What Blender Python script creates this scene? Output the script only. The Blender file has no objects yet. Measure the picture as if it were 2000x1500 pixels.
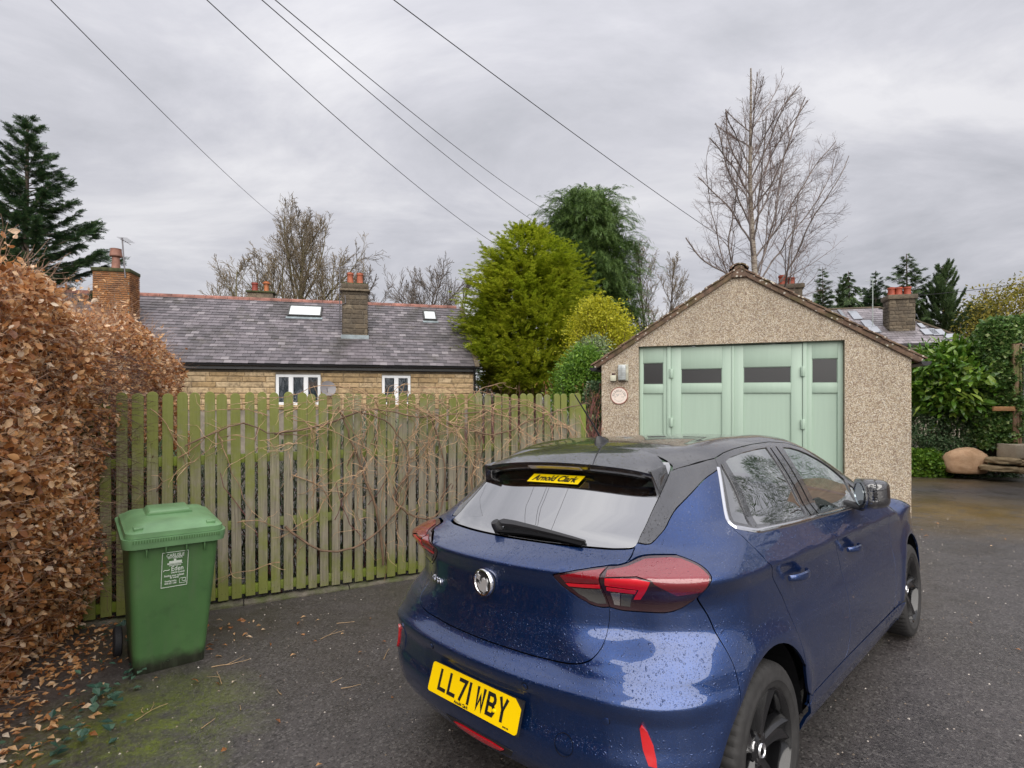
import bpy, bmesh, math, random
import numpy as np
from mathutils import Vector, Matrix, geometry
from mathutils.geometry import delaunay_2d_cdt
rad = math.radians
scene = bpy.context.scene
col = scene.collection
rng = np.random.default_rng(7)
random.seed(7)
# ------------------------------------------------------------ camera
FPX, HOR, CAMZ = 1068.88, 775.5, 1.62
cam_d = bpy.data.cameras.new('camera'); cam = bpy.data.objects.new('camera', cam_d); col.objects.link(cam)
cam_d.sensor_width = 36; cam_d.lens = 36*FPX/2000; cam_d.shift_y = (HOR-750)/2000
cam_d.clip_start = .05; cam_d.clip_end = 2000
cam.location = (0, 0, CAMZ); cam.rotation_euler = (rad(90), 0, 0)
scene.camera = cam
# ------------------------------------------------------------ light
SUN_EL, SUN_AZ = 43, 168      # azimuth clockwise from +Y
sd = bpy.data.lights.new('sun', 'SUN'); sd.energy = 1.5; sd.angle = rad(78); sd.color = (1, .95, .88)
so = bpy.data.objects.new('sun', sd); col.objects.link(so)
so.rotation_euler = (rad(90-SUN_EL), 0, rad(180-SUN_AZ+180-180))
_d = Vector((math.sin(rad(SUN_AZ))*math.cos(rad(SUN_EL)), math.cos(rad(SUN_AZ))*math.cos(rad(SUN_EL)), math.sin(rad(SUN_EL))))
so.rotation_euler = _d.to_track_quat('Z', 'Y').to_euler()
world = bpy.data.worlds.new('World'); scene.world = world; world.use_nodes = True
def build_world():
    nt = world.node_tree; N = nt.nodes; L = nt.links; N.clear()
    out = N.new('ShaderNodeOutputWorld'); bg = N.new('ShaderNodeBackground')
    sky = N.new('ShaderNodeTexSky'); sky.sky_type = 'NISHITA'; sky.sun_disc = False
    sky.sun_elevation = rad(SUN_EL); sky.sun_rotation = rad(SUN_AZ)
    bg.inputs['Strength'].default_value = .0440
    tc = N.new('ShaderNodeTexCoord'); sep = N.new('ShaderNodeSeparateXYZ'); L.new(tc.outputs['Generated'], sep.inputs[0])
    def m(op, a, b=None, clamp=False):
        n = N.new('ShaderNodeMath'); n.operation = op; n.use_clamp = clamp
        for i, v in enumerate((a, b)):
            if v is None: continue
            if isinstance(v, (int, float)): n.inputs[i].default_value = v
            else: L.new(v, n.inputs[i])
        return n.outputs[0]
    z = m('MAXIMUM', sep.outputs[2], 0.0)
    zz = m('ADD', z, .16)
    cx = m('DIVIDE', sep.outputs[0], zz); cy = m('DIVIDE', sep.outputs[1], zz)
    cmb = N.new('ShaderNodeCombineXYZ'); L.new(cx, cmb.inputs[0]); L.new(cy, cmb.inputs[1])
    mp = N.new('ShaderNodeMapping'); L.new(cmb.outputs[0], mp.inputs[0]); mp.inputs['Rotation'].default_value = (0, 0, rad(-28)); mp.inputs['Scale'].default_value = (.8, 1.35, 1); mp.inputs['Location'].default_value = (3.1, 1.7, 0)
    n1 = N.new('ShaderNodeTexNoise'); n1.inputs['Scale'].default_value = 1.0; n1.inputs['Detail'].default_value = 9; n1.inputs['Roughness'].default_value = .60; n1.inputs['Distortion'].default_value = .5
    L.new(mp.outputs[0], n1.inputs['Vector'])
    r1 = N.new('ShaderNodeValToRGB'); L.new(n1.outputs['Fac'], r1.inputs[0])
    e = r1.color_ramp.elements; e[0].position = .32; e[0].color = (.385, .39, .425, 1); e[1].position = .64; e[1].color = (.63, .625, .65, 1)
    el = e.new(.48); el.color = (.49, .49, .53, 1)
    # overcast brightening towards the zenith
    zr0 = m('MULTIPLY_ADD', z, 1.1); zr0.node.inputs[2].default_value = -.10; zr = m('MULTIPLY_ADD', z, zr0); zr.node.inputs[2].default_value = 1.02
    mul = N.new('ShaderNodeMix'); mul.data_type = 'RGBA'; mul.blend_type = 'MULTIPLY'; mul.inputs[0].default_value = 1
    L.new(r1.outputs[0], mul.inputs[6])
    cc = N.new('ShaderNodeCombineXYZ'); [L.new(zr, cc.inputs[i]) for i in range(3)]
    L.new(cc.outputs[0], mul.inputs[7])
    sc = N.new('ShaderNodeVectorMath'); sc.operation = 'SCALE'; sc.inputs['Scale'].default_value = 10.0
    L.new(mul.outputs[2], sc.inputs[0])
    mx = N.new('ShaderNodeMix'); mx.data_type = 'RGBA'; mx.inputs[0].default_value = .96
    L.new(sky.outputs[0], mx.inputs[6]); L.new(sc.outputs[0], mx.inputs[7])
    L.new(mx.outputs[2], bg.inputs[0]); L.new(bg.outputs[0], out.inputs[0])
build_world()
vs = scene.view_settings
scene.display_settings.display_device = 'sRGB'
vs.view_transform = 'Standard'; vs.look = 'None'; vs.exposure = 1.42; vs.gamma = 1; vs.use_curve_mapping = False
scene.cycles.max_bounces = 8; scene.cycles.transparent_max_bounces = 12; scene.cycles.caustics_reflective = False; scene.cycles.caustics_refractive = False
# ------------------------------------------------------------ helpers
def at(u, v, D): return Vector(((u-1000)/FPX*D, D, CAMZ + (HOR-v)/FPX*D))
def ground(X, Y):
    X = np.asarray(X, float); Y = np.asarray(Y, float)
    xs = 5*np.tanh((X+.167)/5); ys = Y-2.057
    ys = np.where(ys > 0, 8.6*np.tanh(ys/8.6*.93)*1.0/.93, ys); ys = np.where(ys < -3, -3 + (ys+3)*.1, ys)
    return .0314*xs - .056*ys - .03*np.clip((1.2-X)/3, 0, 1)*np.clip((Y-3.5)/1.2, 0, 1)
def gz(x, y): return float(ground(x, y))
def tag(o, label=None, cat=None, group=None, kind=None):
    for k, v in (('label', label), ('category', cat), ('group', group), ('kind', kind)):
        if v: o[k] = v
    return o
def empty(name, loc=(0, 0, 0), rz=0, **kw):
    o = bpy.data.objects.new(name, None); col.objects.link(o); o.location = loc; o.rotation_euler = (0, 0, rz); o.empty_display_size = .2
    return tag(o, **kw)
def link(name, me, mat=None, parent=None, smooth=False):
    if mat is not None and len(me.materials) == 0: me.materials.append(mat)
    o = bpy.data.objects.new(name, me); col.objects.link(o)
    if parent is not None: o.parent = parent
    if smooth and len(me.polygons): me.polygons.foreach_set('use_smooth', np.ones(len(me.polygons), bool))
    return o
def npmesh(name, V, Fc, smooth=False, matidx=None):
    """V (n,3), Fc (m,k) all faces with k corners, or list of such arrays"""
    V = np.asarray(V, np.float32).reshape(-1, 3)
    if not isinstance(Fc, list): Fc = [Fc]
    Fc = [np.asarray(f, np.int32) for f in Fc if len(f)]
    me = bpy.data.meshes.new(name)
    me.vertices.add(len(V)); me.vertices.foreach_set('co', V.ravel())
    loops = np.concatenate([f.ravel() for f in Fc]); tot = np.concatenate([np.full(len(f), f.shape[1], np.int32) for f in Fc])
    me.loops.add(len(loops)); me.loops.foreach_set('vertex_index', loops)
    me.polygons.add(len(tot)); st = np.concatenate([[0], np.cumsum(tot)[:-1]]).astype(np.int32)
    me.polygons.foreach_set('loop_start', st)
    if matidx is not None: me.polygons.foreach_set('material_index', np.asarray(matidx, np.int32))
    me.polygons.foreach_set('use_smooth', np.full(len(tot), smooth))
    me.update(calc_edges=True); me.validate()
    return me
class MB:
    """collects shapes, builds one mesh"""
    def __init__(s): s.v = []; s.f = []; s.n = 0
    def add(s, V, Fs):
        s.v.extend([tuple(map(float, p)) for p in V]); s.f.extend([tuple(int(i)+s.n for i in f) for f in Fs]); s.n += len(V); return s
    def box(s, lo, hi, M=None):
        x0, y0, z0 = lo; x1, y1, z1 = hi
        V = [Vector(p) for p in ((x0,y0,z0),(x1,y0,z0),(x1,y1,z0),(x0,y1,z0),(x0,y0,z1),(x1,y0,z1),(x1,y1,z1),(x0,y1,z1))]
        if M is not None: V = [M @ p for p in V]
        return s.add(V, [(0,3,2,1),(4,5,6,7),(0,1,5,4),(1,2,6,5),(2,3,7,6),(3,0,4,7)])
    def prism(s, pts, y0, y1, M=None):
        """pts in xz, extruded along y"""
        n = len(pts); V = [Vector((p[0], y0, p[1])) for p in pts] + [Vector((p[0], y1, p[1])) for p in pts]
        if M is not None: V = [M @ p for p in V]
        return s.add(V, [tuple(range(n)), tuple(range(2*n-1, n-1, -1))] + [(i, i+n, (i+1) % n+n, (i+1) % n) for i in range(n)])
    def tube(s, P, r, n=6, cap=True):
        P = [Vector(p) for p in P]; r = [r]*len(P) if isinstance(r, (int, float)) else r
        V = []; up = None
        for i, p in enumerate(P):
            t = (P[min(i+1, len(P)-1)] - P[max(i-1, 0)]).normalized()
            if up is None: up = Vector((0, 0, 1)) if abs(t.z) < .9 else Vector((1, 0, 0))
            a = t.cross(up).normalized(); b = a.cross(t).normalized(); up = b
            for k in range(n):
                th = 2*math.pi*k/n; V.append(p + (a*math.cos(th) + b*math.sin(th))*r[i])
        Fs = [(i*n+k, i*n+(k+1) % n, (i+1)*n+(k+1) % n, (i+1)*n+k) for i in range(len(P)-1) for k in range(n)]
        if cap: Fs += [tuple(range(n-1, -1, -1)), tuple(range((len(P)-1)*n, len(P)*n))]
        return s.add(V, Fs)
    def lathe(s, prof, n=24, M=None, closed=False):
        """prof: (r, z)"""
        V = []
        for k in range(n):
            th = 2*math.pi*k/n
            for r, z in prof:
                p = Vector((r*math.cos(th), r*math.sin(th), z)); V.append(M @ p if M is not None else p)
        m = len(prof); Fs = []
        for k in range(n):
            for i in range(m-1 if not closed else m):
                Fs.append((k*m+i, ((k+1) % n)*m+i, ((k+1) % n)*m+(i+1) % m, k*m+(i+1) % m))
        return s.add(V, Fs)
    def build(s, name, mat, parent=None, smooth=False, bevel=0, fix=True, weld=False, segs=2):
        me = bpy.data.meshes.new(name); me.from_pydata(s.v, [], s.f)
        bm = bmesh.new(); bm.from_mesh(me)
        if weld: bmesh.ops.remove_doubles(bm, verts=bm.verts, dist=1e-5)
        if fix: bmesh.ops.recalc_face_normals(bm, faces=bm.faces)
        if bevel:
            ed = [e for e in bm.edges if len(e.link_faces) == 2 and e.calc_face_angle(0) > .5]
            bmesh.ops.bevel(bm, geom=ed, offset=bevel, segments=segs, profile=.5, affect='EDGES', clamp_overlap=True)
        bm.to_mesh(me); bm.free()
        o = link(name, me, mat, parent)
        if smooth:
            me.polygons.foreach_set('use_smooth', np.ones(len(me.polygons), bool))
            try: me.set_sharp_from_angle(angle=rad(38))
            except Exception: pass
        return o
def bxo(name, lo, hi, mat, parent=None, bevel=0, M=None):
    return MB().box(lo, hi, M).build(name, mat, parent, bevel=bevel, smooth=bevel > 0)
def scatter(tV, tF, pos, M3):
    """instances of template (k,3) at pos (n,3) with matrices (n,3,3) -> V, F"""
    tV = np.asarray(tV, float); tF = np.asarray(tF); n = len(pos); k = len(tV)
    V = np.einsum('nij,kj->nki', M3, tV) + pos[:, None, :]
    Fc = tF[None] + (np.arange(n)*k)[:, None, None]
    return V.reshape(-1, 3), Fc.reshape(-1, tF.shape[1])
def frames(d, up=None, roll=None):
    """rotation matrices whose x axis is d; returns (n,3,3) columns x,y,z"""
    d = d/np.linalg.norm(d, axis=1, keepdims=True)
    if up is None: up = np.tile([0, 0, 1.], (len(d), 1))
    y = np.cross(up, d); ln = np.linalg.norm(y, axis=1, keepdims=True); y = np.where(ln > 1e-4, y/np.maximum(ln, 1e-9), [[0, 1., 0]])
    z = np.cross(d, y)
    if roll is not None:
        c, s_ = np.cos(roll)[:, None], np.sin(roll)[:, None]; y, z = y*c+z*s_, -y*s_+z*c
    return np.stack([d, y, z], -1)
# ------------------------------------------------------------ materials
class Nd:
    def __init__(s, name):
        s.m = bpy.data.materials.new(name); s.m.use_nodes = True; s.t = s.m.node_tree; s.N = s.t.nodes; s.L = s.t.links
        s.b = s.N['Principled BSDF']; s.tc = None
    def n(s, typ, **kw):
        x = s.N.new(typ)
        for k, v in kw.items():
            if hasattr(x, k) and k not in x.inputs: setattr(x, k, v)
        return x
    def set(s, node, **kw):
        for k, v in kw.items(): s.put(node.inputs[k.replace('_', ' ')], v)
        return node
    def put(s, inp, v):
        if hasattr(v, 'is_output') or isinstance(v, bpy.types.NodeSocket): s.L.new(v, inp)
        elif isinstance(v, tuple) and len(v) == 3 and inp.type == 'RGBA': inp.default_value = (*v, 1)
        else: inp.default_value = v
    def coord(s, kind='Object', scale=(1, 1, 1), rot=(0, 0, 0), loc=(0, 0, 0)):
        if s.tc is None: s.tc = s.N.new('ShaderNodeTexCoord')
        src = s.tc.outputs[kind] if kind != 'World' else s.geo().outputs['Position']
        mp = s.N.new('ShaderNodeMapping'); s.L.new(src, mp.inputs[0])
        mp.inputs['Scale'].default_value = scale; mp.inputs['Rotation'].default_value = rot; mp.inputs['Location'].default_value = loc
        return mp.outputs[0]
    def geo(s):
        if not hasattr(s, '_g'): s._g = s.N.new('ShaderNodeNewGeometry')
        return s._g
    def noise(s, vec, scale=5, detail=4, rough=.55, dist=0):
        x = s.N.new('ShaderNodeTexNoise'); s.L.new(vec, x.inputs['Vector']); x.inputs['Scale'].default_value = scale; x.inputs['Detail'].default_value = detail; x.inputs['Roughness'].default_value = rough; x.inputs['Distortion'].default_value = dist
        return x.outputs['Fac']
    def voro(s, vec, scale=5, feature='F1', out='Distance', rnd=1):
        x = s.N.new('ShaderNodeTexVoronoi'); x.feature = feature; s.L.new(vec, x.inputs['Vector']); x.inputs['Scale'].default_value = scale; x.inputs['Randomness'].default_value = rnd
        return x.outputs[out]
    def ramp(s, fac, stops, interp='LINEAR'):
        x = s.N.new('ShaderNodeValToRGB'); s.L.new(fac, x.inputs[0]); e = x.color_ramp.elements; x.color_ramp.interpolation = interp
        while len(e) < len(stops): e.new(.5)
        for i, (p, c) in enumerate(stops):
            e[i].position = p; c = c if isinstance(c, tuple) else (c, c, c); e[i].color = (*c[:3], 1)
        return x.outputs[0]
    def mix(s, fac, a, b, blend='MIX'):
        x = s.N.new('ShaderNodeMix'); x.data_type = 'RGBA'; x.blend_type = blend
        s.put(x.inputs[0], fac); s.put(x.inputs[6], a); s.put(x.inputs[7], b); return x.outputs[2]
    def math(s, op, a, b=0, c=None, clamp=False):
        x = s.N.new('ShaderNodeMath'); x.operation = op; x.use_clamp = clamp; s.put(x.inputs[0], a); s.put(x.inputs[1], b)
        if c is not None: s.put(x.inputs[2], c)
        return x.outputs[0]
    def bump(s, h, strength=.4, dist=.01, inv=False):
        x = s.N.new('ShaderNodeBump'); s.L.new(h, x.inputs['Height']); x.inputs['Strength'].default_value = strength; x.inputs['Distance'].default_value = dist; x.invert = inv
        s.L.new(x.outputs[0], s.b.inputs['Normal']); return x
    def out(s, **kw):
        for k, v in kw.items(): s.put(s.b.inputs[k.replace('_', ' ')], v)
        return s.m
def flat(name, c, rough=.6, metal=0, spec=.5, coat=0, var=.0, vs_=3, bump=0, bs=60, **kw):
    d = Nd(name); base = c
    if var:
        v = d.coord('Object'); nn = d.noise(v, vs_, 5)
        base = d.mix(d.ramp(nn, [(.3, 0), (.7, 1)]), tuple(x*(1-var) for x in c), tuple(min(1, x*(1+var)) for x in c))
    if bump: d.bump(d.noise(d.coord('Object'), bs, 3), bump, .004)
    d.out(Base_Color=base, Roughness=rough, Metallic=metal, Coat_Weight=coat); d.b.inputs['Specular IOR Level'].default_value = spec
    for k, v in kw.items(): d.put(d.b.inputs[k.replace('_', ' ')], v)
    return d.m
def leafmat(name, stops, rough=.5, spec=.4, trans=.25, noise=None):
    """colour by leaf"""
    d = Nd(name); c = d.ramp(d.geo().outputs['Random Per Island'], stops)
    if noise:
        n = d.noise(d.coord('Object'), noise[0], 3); c = d.mix(d.ramp(n, [(.35, 0), (.65, 1)]), c, noise[1], 'MULTIPLY')
    d.out(Base_Color=c, Roughness=rough); d.b.inputs['Specular IOR Level'].default_value = spec
    if trans:
        tr = d.N.new('ShaderNodeBsdfTranslucent'); d.L.new(c, tr.inputs[0]); ms = d.N.new('ShaderNodeMixShader'); ms.inputs[0].default_value = trans
        d.L.new(d.b.outputs[0], ms.inputs[1]); d.L.new(tr.outputs[0], ms.inputs[2]); d.L.new(ms.outputs[0], d.N['Material Output'].inputs[0])
    return d.m
def glassmat(name, tint=(.5, .55, .52), refl=.12, rough=.0, refl_max=1.0, blend=.25):
    """thin window glass: tinted see-through plus mirror reflection growing at grazing angles"""
    d = Nd(name); N = d.N; L = d.L
    tr = N.new('ShaderNodeBsdfTransparent'); tr.inputs[0].default_value = (*tint, 1)
    gl = N.new('ShaderNodeBsdfGlossy'); gl.inputs['Roughness'].default_value = rough; gl.inputs[0].default_value = (1, 1, 1, 1)
    lw = N.new('ShaderNodeLayerWeight'); lw.inputs['Blend'].default_value = blend
    f = d.math('MULTIPLY_ADD', lw.outputs['Facing'], refl_max-refl, refl, clamp=True); f2 = f
    ms = N.new('ShaderNodeMixShader'); L.new(f2, ms.inputs[0]); L.new(tr.outputs[0], ms.inputs[1]); L.new(gl.outputs[0], ms.inputs[2])
    L.new(ms.outputs[0], N['Material Output'].inputs[0]); return d.m
def textmesh(s, size, squash=1, extrude=.0006, align='CENTER', bold=0):
    c = bpy.data.curves.new('lettering', 'FONT'); c.body = s; c.size = size; c.extrude = extrude; c.align_x = align; c.align_y = 'CENTER'; c.offset = bold; c.resolution_u = 3
    o = bpy.data.objects.new('lettering', c); col.objects.link(o)
    bpy.context.view_layer.update()
    me = bpy.data.meshes.new_from_object(o.evaluated_get(bpy.context.evaluated_depsgraph_get()))
    bpy.data.objects.remove(o); bpy.data.curves.remove(c)
    if squash != 1:
        for v in me.vertices: v.co.x *= squash
    return me
# ================================================================ ground
def build_ground():
    xs = np.unique(np.concatenate([np.linspace(-9, 16, 150), np.linspace(-400, -9, 30), np.linspace(16, 400, 30)]))
    ys = np.unique(np.concatenate([np.linspace(-6, 20, 150), np.linspace(-200, -6, 25), np.linspace(20, 600, 40)]))
    X, Y = np.meshgrid(xs, ys); Z = ground(X, Y)
    V = np.stack([X, Y, Z-.02*0], -1).reshape(-1, 3); nx = len(xs)
    i = np.arange(len(ys)-1)[:, None]*nx + np.arange(nx-1)[None]
    Fc = np.stack([i, i+1, i+1+nx, i+nx], -1).reshape(-1, 4)
    # drop the bit of tarmac under the camera's own plants is not needed
    d = Nd('wet_tarmac'); v = d.coord('World')
    big = d.noise(v, .7, 5, .6); mid = d.noise(v, 6, 5, .6); fine = d.noise(v, 130, 3, .7)
    agg = d.voro(v, 95, 'F1', 'Color'); bw = d.n('ShaderNodeRGBToBW'); d.L.new(agg, bw.inputs[0])
    c = d.mix(d.ramp(mid, [(.35, 0), (.7, 1)]), (.044, .039, .039), (.070, .062, .063))
    c = d.mix(d.ramp(big, [(.35, 0), (.65, 1)]), c, d.mix(.5, c, (.078, .068, .068)))
    c = d.mix(d.ramp(bw.outputs[0], [(.68, 0), (.82, .65)]), c, (.14, .13, .125))
    c = d.mix(d.ramp(bw.outputs[0], [(.14, .8), (.32, 0)]), c, (.014, .012, .013))
    # pale grains
    spk = d.voro(v, 22, 'F1', 'Distance', 1); c = d.mix(d.ramp(spk, [(.04, .5), (.065, 0)]), c, (.20, .18, .16))
    # distance-limited patches: moss, and one dark brown
    sep = d.n('ShaderNodeSeparateXYZ'); d.L.new(d.geo().outputs['Position'], sep.inputs[0])
    def patch(cx, cy, rx, ry, ang=0):
        mp = d.N.new('ShaderNodeMapping'); mp.vector_type = 'TEXTURE'; d.L.new(d.geo().outputs['Position'], mp.inputs[0])
        mp.inputs['Location'].default_value = (cx, cy, -.2); mp.inputs['Rotation'].default_value = (0, 0, rad(ang)); mp.inputs['Scale'].default_value = (rx, ry, 50)
        ln = d.N.new('ShaderNodeVectorMath'); ln.operation = 'LENGTH'; d.L.new(mp.outputs[0], ln.inputs[0])
        return d.ramp(ln.outputs['Value'], [(.15, 1), (1.0, 0)])
    nz = d.noise(v, 5, 6, .65); nf = d.noise(v, 40, 4, .7)
    g1 = d.math('MULTIPLY', patch(-1.95, 2.75, .75, .95, 20), d.ramp(nz, [(.36, 0), (.60, 1)]))
    g1 = d.math('MULTIPLY', g1, d.ramp(nf, [(.3, .3), (.6, 1)]))
    c = d.mix(d.math('MULTIPLY', g1, .95), c, d.mix(nf, (.08, .11, .010), (.19, .23, .018)))
    g2 = d.math('MULTIPLY', d.math('MAXIMUM', patch(7.0, 8.6, 2.8, 2.5, 20), d.math('MULTIPLY', patch(8.5, 12.2, 5, 1.3, 0), .6)), d.ramp(nz, [(.28, 0), (.50, 1)]))
    c = d.mix(d.math('MULTIPLY', g2, .95), c, d.mix(nf, (.07, .040, .012), (.20, .13, .022)))
    g3 = d.math('MULTIPLY', patch(-2.7, 4.2, 1.4, .7, 25), d.ramp(nz, [(.40, 0), (.62, .8)]))  # dark brown patch near the fence
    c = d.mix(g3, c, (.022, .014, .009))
    rgh = d.ramp(d.noise(v, 1.4, 4), [(.35, .28), (.65, .52)])
    h = d.math('ADD', d.math('MULTIPLY', bw.outputs[0], .6), d.math('MULTIPLY', fine, .7))
    crk = d.N.new('ShaderNodeTexVoronoi'); crk.feature = 'DISTANCE_TO_EDGE'; crk.inputs['Scale'].default_value = .55; wv = d.N.new('ShaderNodeVectorMath'); wv.operation = 'ADD'; nz2 = d.N.new('ShaderNodeTexNoise'); nz2.inputs['Scale'].default_value = 2.5; nz2.inputs['Detail'].default_value = 6; d.L.new(v, nz2.inputs['Vector']); d.L.new(v, wv.inputs[0]); d.L.new(nz2.outputs['Color'], wv.inputs[1]); d.L.new(wv.outputs[0], crk.inputs['Vector'])
    ck = d.math('MULTIPLY', d.ramp(crk.outputs['Distance'], [(.0, 1), (.006, 0)]), d.ramp(big, [(.45, 0), (.6, .8)])); c = d.mix(ck, c, (.010, .009, .008))
    d.bump(h, .8, .006)
    m = d.out(Base_Color=c, Roughness=rgh); d.b.inputs['Specular IOR Level'].default_value = .65
    o = link('ground', npmesh('ground', V, Fc, smooth=True), m); tag(o, kind='structure')
build_ground()
# ================================================================ fence
def mossy(name, wood=(.265, .24, .175), green=(.135, .155, .025), amt=.5, grain=(60, 60, 3), lowz=None, wet=.6):
    d = Nd(name); v = d.coord('World'); vg = d.coord('World', grain)
    oi = d.n('ShaderNodeObjectInfo')
    add = d.N.new('ShaderNodeVectorMath'); add.operation = 'ADD'; d.L.new(vg, add.inputs[0])
    sc = d.N.new('ShaderNodeVectorMath'); sc.operation = 'SCALE'; sc.inputs['Scale'].default_value = 37; cx = d.n('ShaderNodeCombineXYZ'); d.L.new(oi.outputs['Random'], cx.inputs[0]); d.L.new(oi.outputs['Random'], cx.inputs[2]); d.L.new(cx.outputs[0], sc.inputs[0]); d.L.new(sc.outputs[0], add.inputs[1])
    g = d.noise(add.outputs[0], 1, 5, .65, .6)
    c = d.mix(d.ramp(g, [(.3, 0), (.7, 1)]), tuple(x*.45 for x in wood), tuple(x*1.25 for x in wood))
    c = d.mix(d.math('MULTIPLY', oi.outputs['Random'], .35), c, (.20, .175, .15))
    n = d.noise(v, 3.2, 6, .62); n2 = d.noise(v, 26, 4, .6)
    sep = d.n('ShaderNodeSeparateXYZ'); d.L.new(d.geo().outputs['Position'], sep.inputs[0])
    top = d.ramp(d.math('MULTIPLY_ADD', sep.outputs[2], .5, .1), [(.45, 0), (.95, .30)])   # more moss high and low on the boards
    low = d.ramp(d.math('MULTIPLY_ADD', sep.outputs[2], 1, .3), [(.0, .30), (.55, 0)])
    xx = d.ramp(d.math('MULTIPLY_ADD', sep.outputs[0], .3, 1.1), [(.0, .22), (.7, 0)])
    s_ = d.math('ADD', d.math('ADD', n, d.math('MULTIPLY', n2, .25)), d.math('ADD', d.math('ADD', top, low), d.math('ADD', xx, d.math('MULTIPLY', oi.outputs['Random'], .1))))
    k = d.ramp(s_, [(.90-amt*.35, 0), (1.25-amt*.2, .85)])
    c = d.mix(k, c, d.mix(n2, green, tuple(x*1.4 for x in green)))
    d.bump(d.math('ADD', g, d.math('MULTIPLY', n2, .5)), .5, .004)
    d.out(Base_Color=c, Roughness=wet); d.b.inputs['Specular IOR Level'].default_value = .3
    return d.m
M_picket = mossy('weathered_mossy_wood'); M_rail = mossy('green_stained_rail', wood=(.14, .15, .05), green=(.15, .20, .02), amt=.9)
FA = Vector((-3.147, 4.597, 0)); FS = Vector((.0962, .0471, 0)); FD = FS.normalized(); FN = Vector((FD.y, -FD.x, 0))   # FN towards the camera
FROT = math.atan2(FD.y, FD.x)
def fpt(i, off=0, z=0): return FA + FS*i + FN*off + Vector((0, 0, z))
fence = empty('wooden_fence', fpt(0, 0, -.27), FROT, label='tall mossy picket fence with rounded board tops hung with bare climber', cat='fence')
def build_fence():
    inv = Matrix.Rotation(-FROT, 4, 'Z') @ Matrix.Translation(-fence.location)
    ms = []
    for k in range(6):
        w, h, r = .0400, 1.85, .0385
        pts = [(-w, 0), (w, 0), (w, h-r)] + [(w*math.cos(a), h-r+r*(.9+.03*k)*math.sin(a)) for a in np.linspace(.35, math.pi-.35, 6)] + [(-w, h-r)]
        mb = MB(); jit = random.uniform(-.002, .002)
        mb.prism(pts, -.0105, .0105)
        o = mb.build('picket', M_picket, fence, bevel=.0025, segs=1); ms.append(o.data); bpy.data.objects.remove(o)
    n = 0
    for i in range(-6, 42):
        o = bpy.data.objects.new('picket', ms[i % 6]); col.objects.link(o); o.parent = fence
        p = inv @ fpt(i, 0, -.19)
        o.location = p + Vector((random.uniform(-.004, .004), random.uniform(-.003, .003), random.uniform(-.008, .010)))
        o.rotation_euler = (random.uniform(-.006, .006), random.uniform(-.008, .008), 0); o.scale = (random.uniform(.94, 1.05), 1, 1)
    L0, L1 = -.75, 42*.107
    for z in (.03, .62, 1.22):
        bxo('rail', (L0, .012, z+.075), (L1, .052, z+.155), M_rail, fence, .004)
    for x in (-.5, 1.55, 3.05, 4.44):
        bxo('post', (x, .054, -.1), (x+.09, .144, 1.80), M_rail, fence, .006)
    d = Nd('edging_concrete'); v = d.coord('World'); n1 = d.noise(v, 12, 6, .7)
    c = d.mix(d.ramp(n1, [(.3, 0), (.7, 1)]), (.045, .04, .03), (.17, .15, .12)); n2 = d.noise(v, 4, 5)
    c = d.mix(d.ramp(n2, [(.42, 0), (.62, .85)]), c, (.06, .08, .012)); d.bump(n1, .8, .012); m = d.out(Base_Color=c, Roughness=.85)
    s = L0
    while s < L1-.3:
        l = random.uniform(.75, 1.0); e = min(s+l, L1)
        mb = MB(); seg = max(3, int((e-s)/.07))
        V = []; 
        for k in range(seg+1):
            x = s+(e-s)*k/seg-.003*(k == seg)
            for (y, z) in ((-.055, -.12), (-.055, .035), (-.035, .055), (.04, .055), (.05, -.12)):
                V.append((x, y+random.uniform(-.006, .006), z+(random.uniform(-.007, .007) if z > 0 else 0)))
        Fs = [(k*5+a, (k+1)*5+a, (k+1)*5+(a+1) % 5, k*5+(a+1) % 5) for k in range(seg) for a in range(5)] + [(0, 1, 2, 3, 4), tuple(range(seg*5+4, seg*5-1, -1))]
        mb.add(V, Fs); mb.build('edging_block', m, fence); s = e+.006
    # nail heads
    mb = MB(); 
    for i in range(-2, 42):
        for z in (.02+.115, .62+.115, 1.22+.115):
            p = inv @ fpt(i, 0, 0); 
            for dx in (-.013, .015): mb.box((p.x+dx-.0022, -.0125, z+.0-.002), (p.x+dx+.0022, -.0105, z+.0022))
    o = mb.build('nails', flat('rusty_nail', (.03, .025, .02), .8), fence); o['kind'] = 'stuff'
build_fence()
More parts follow.
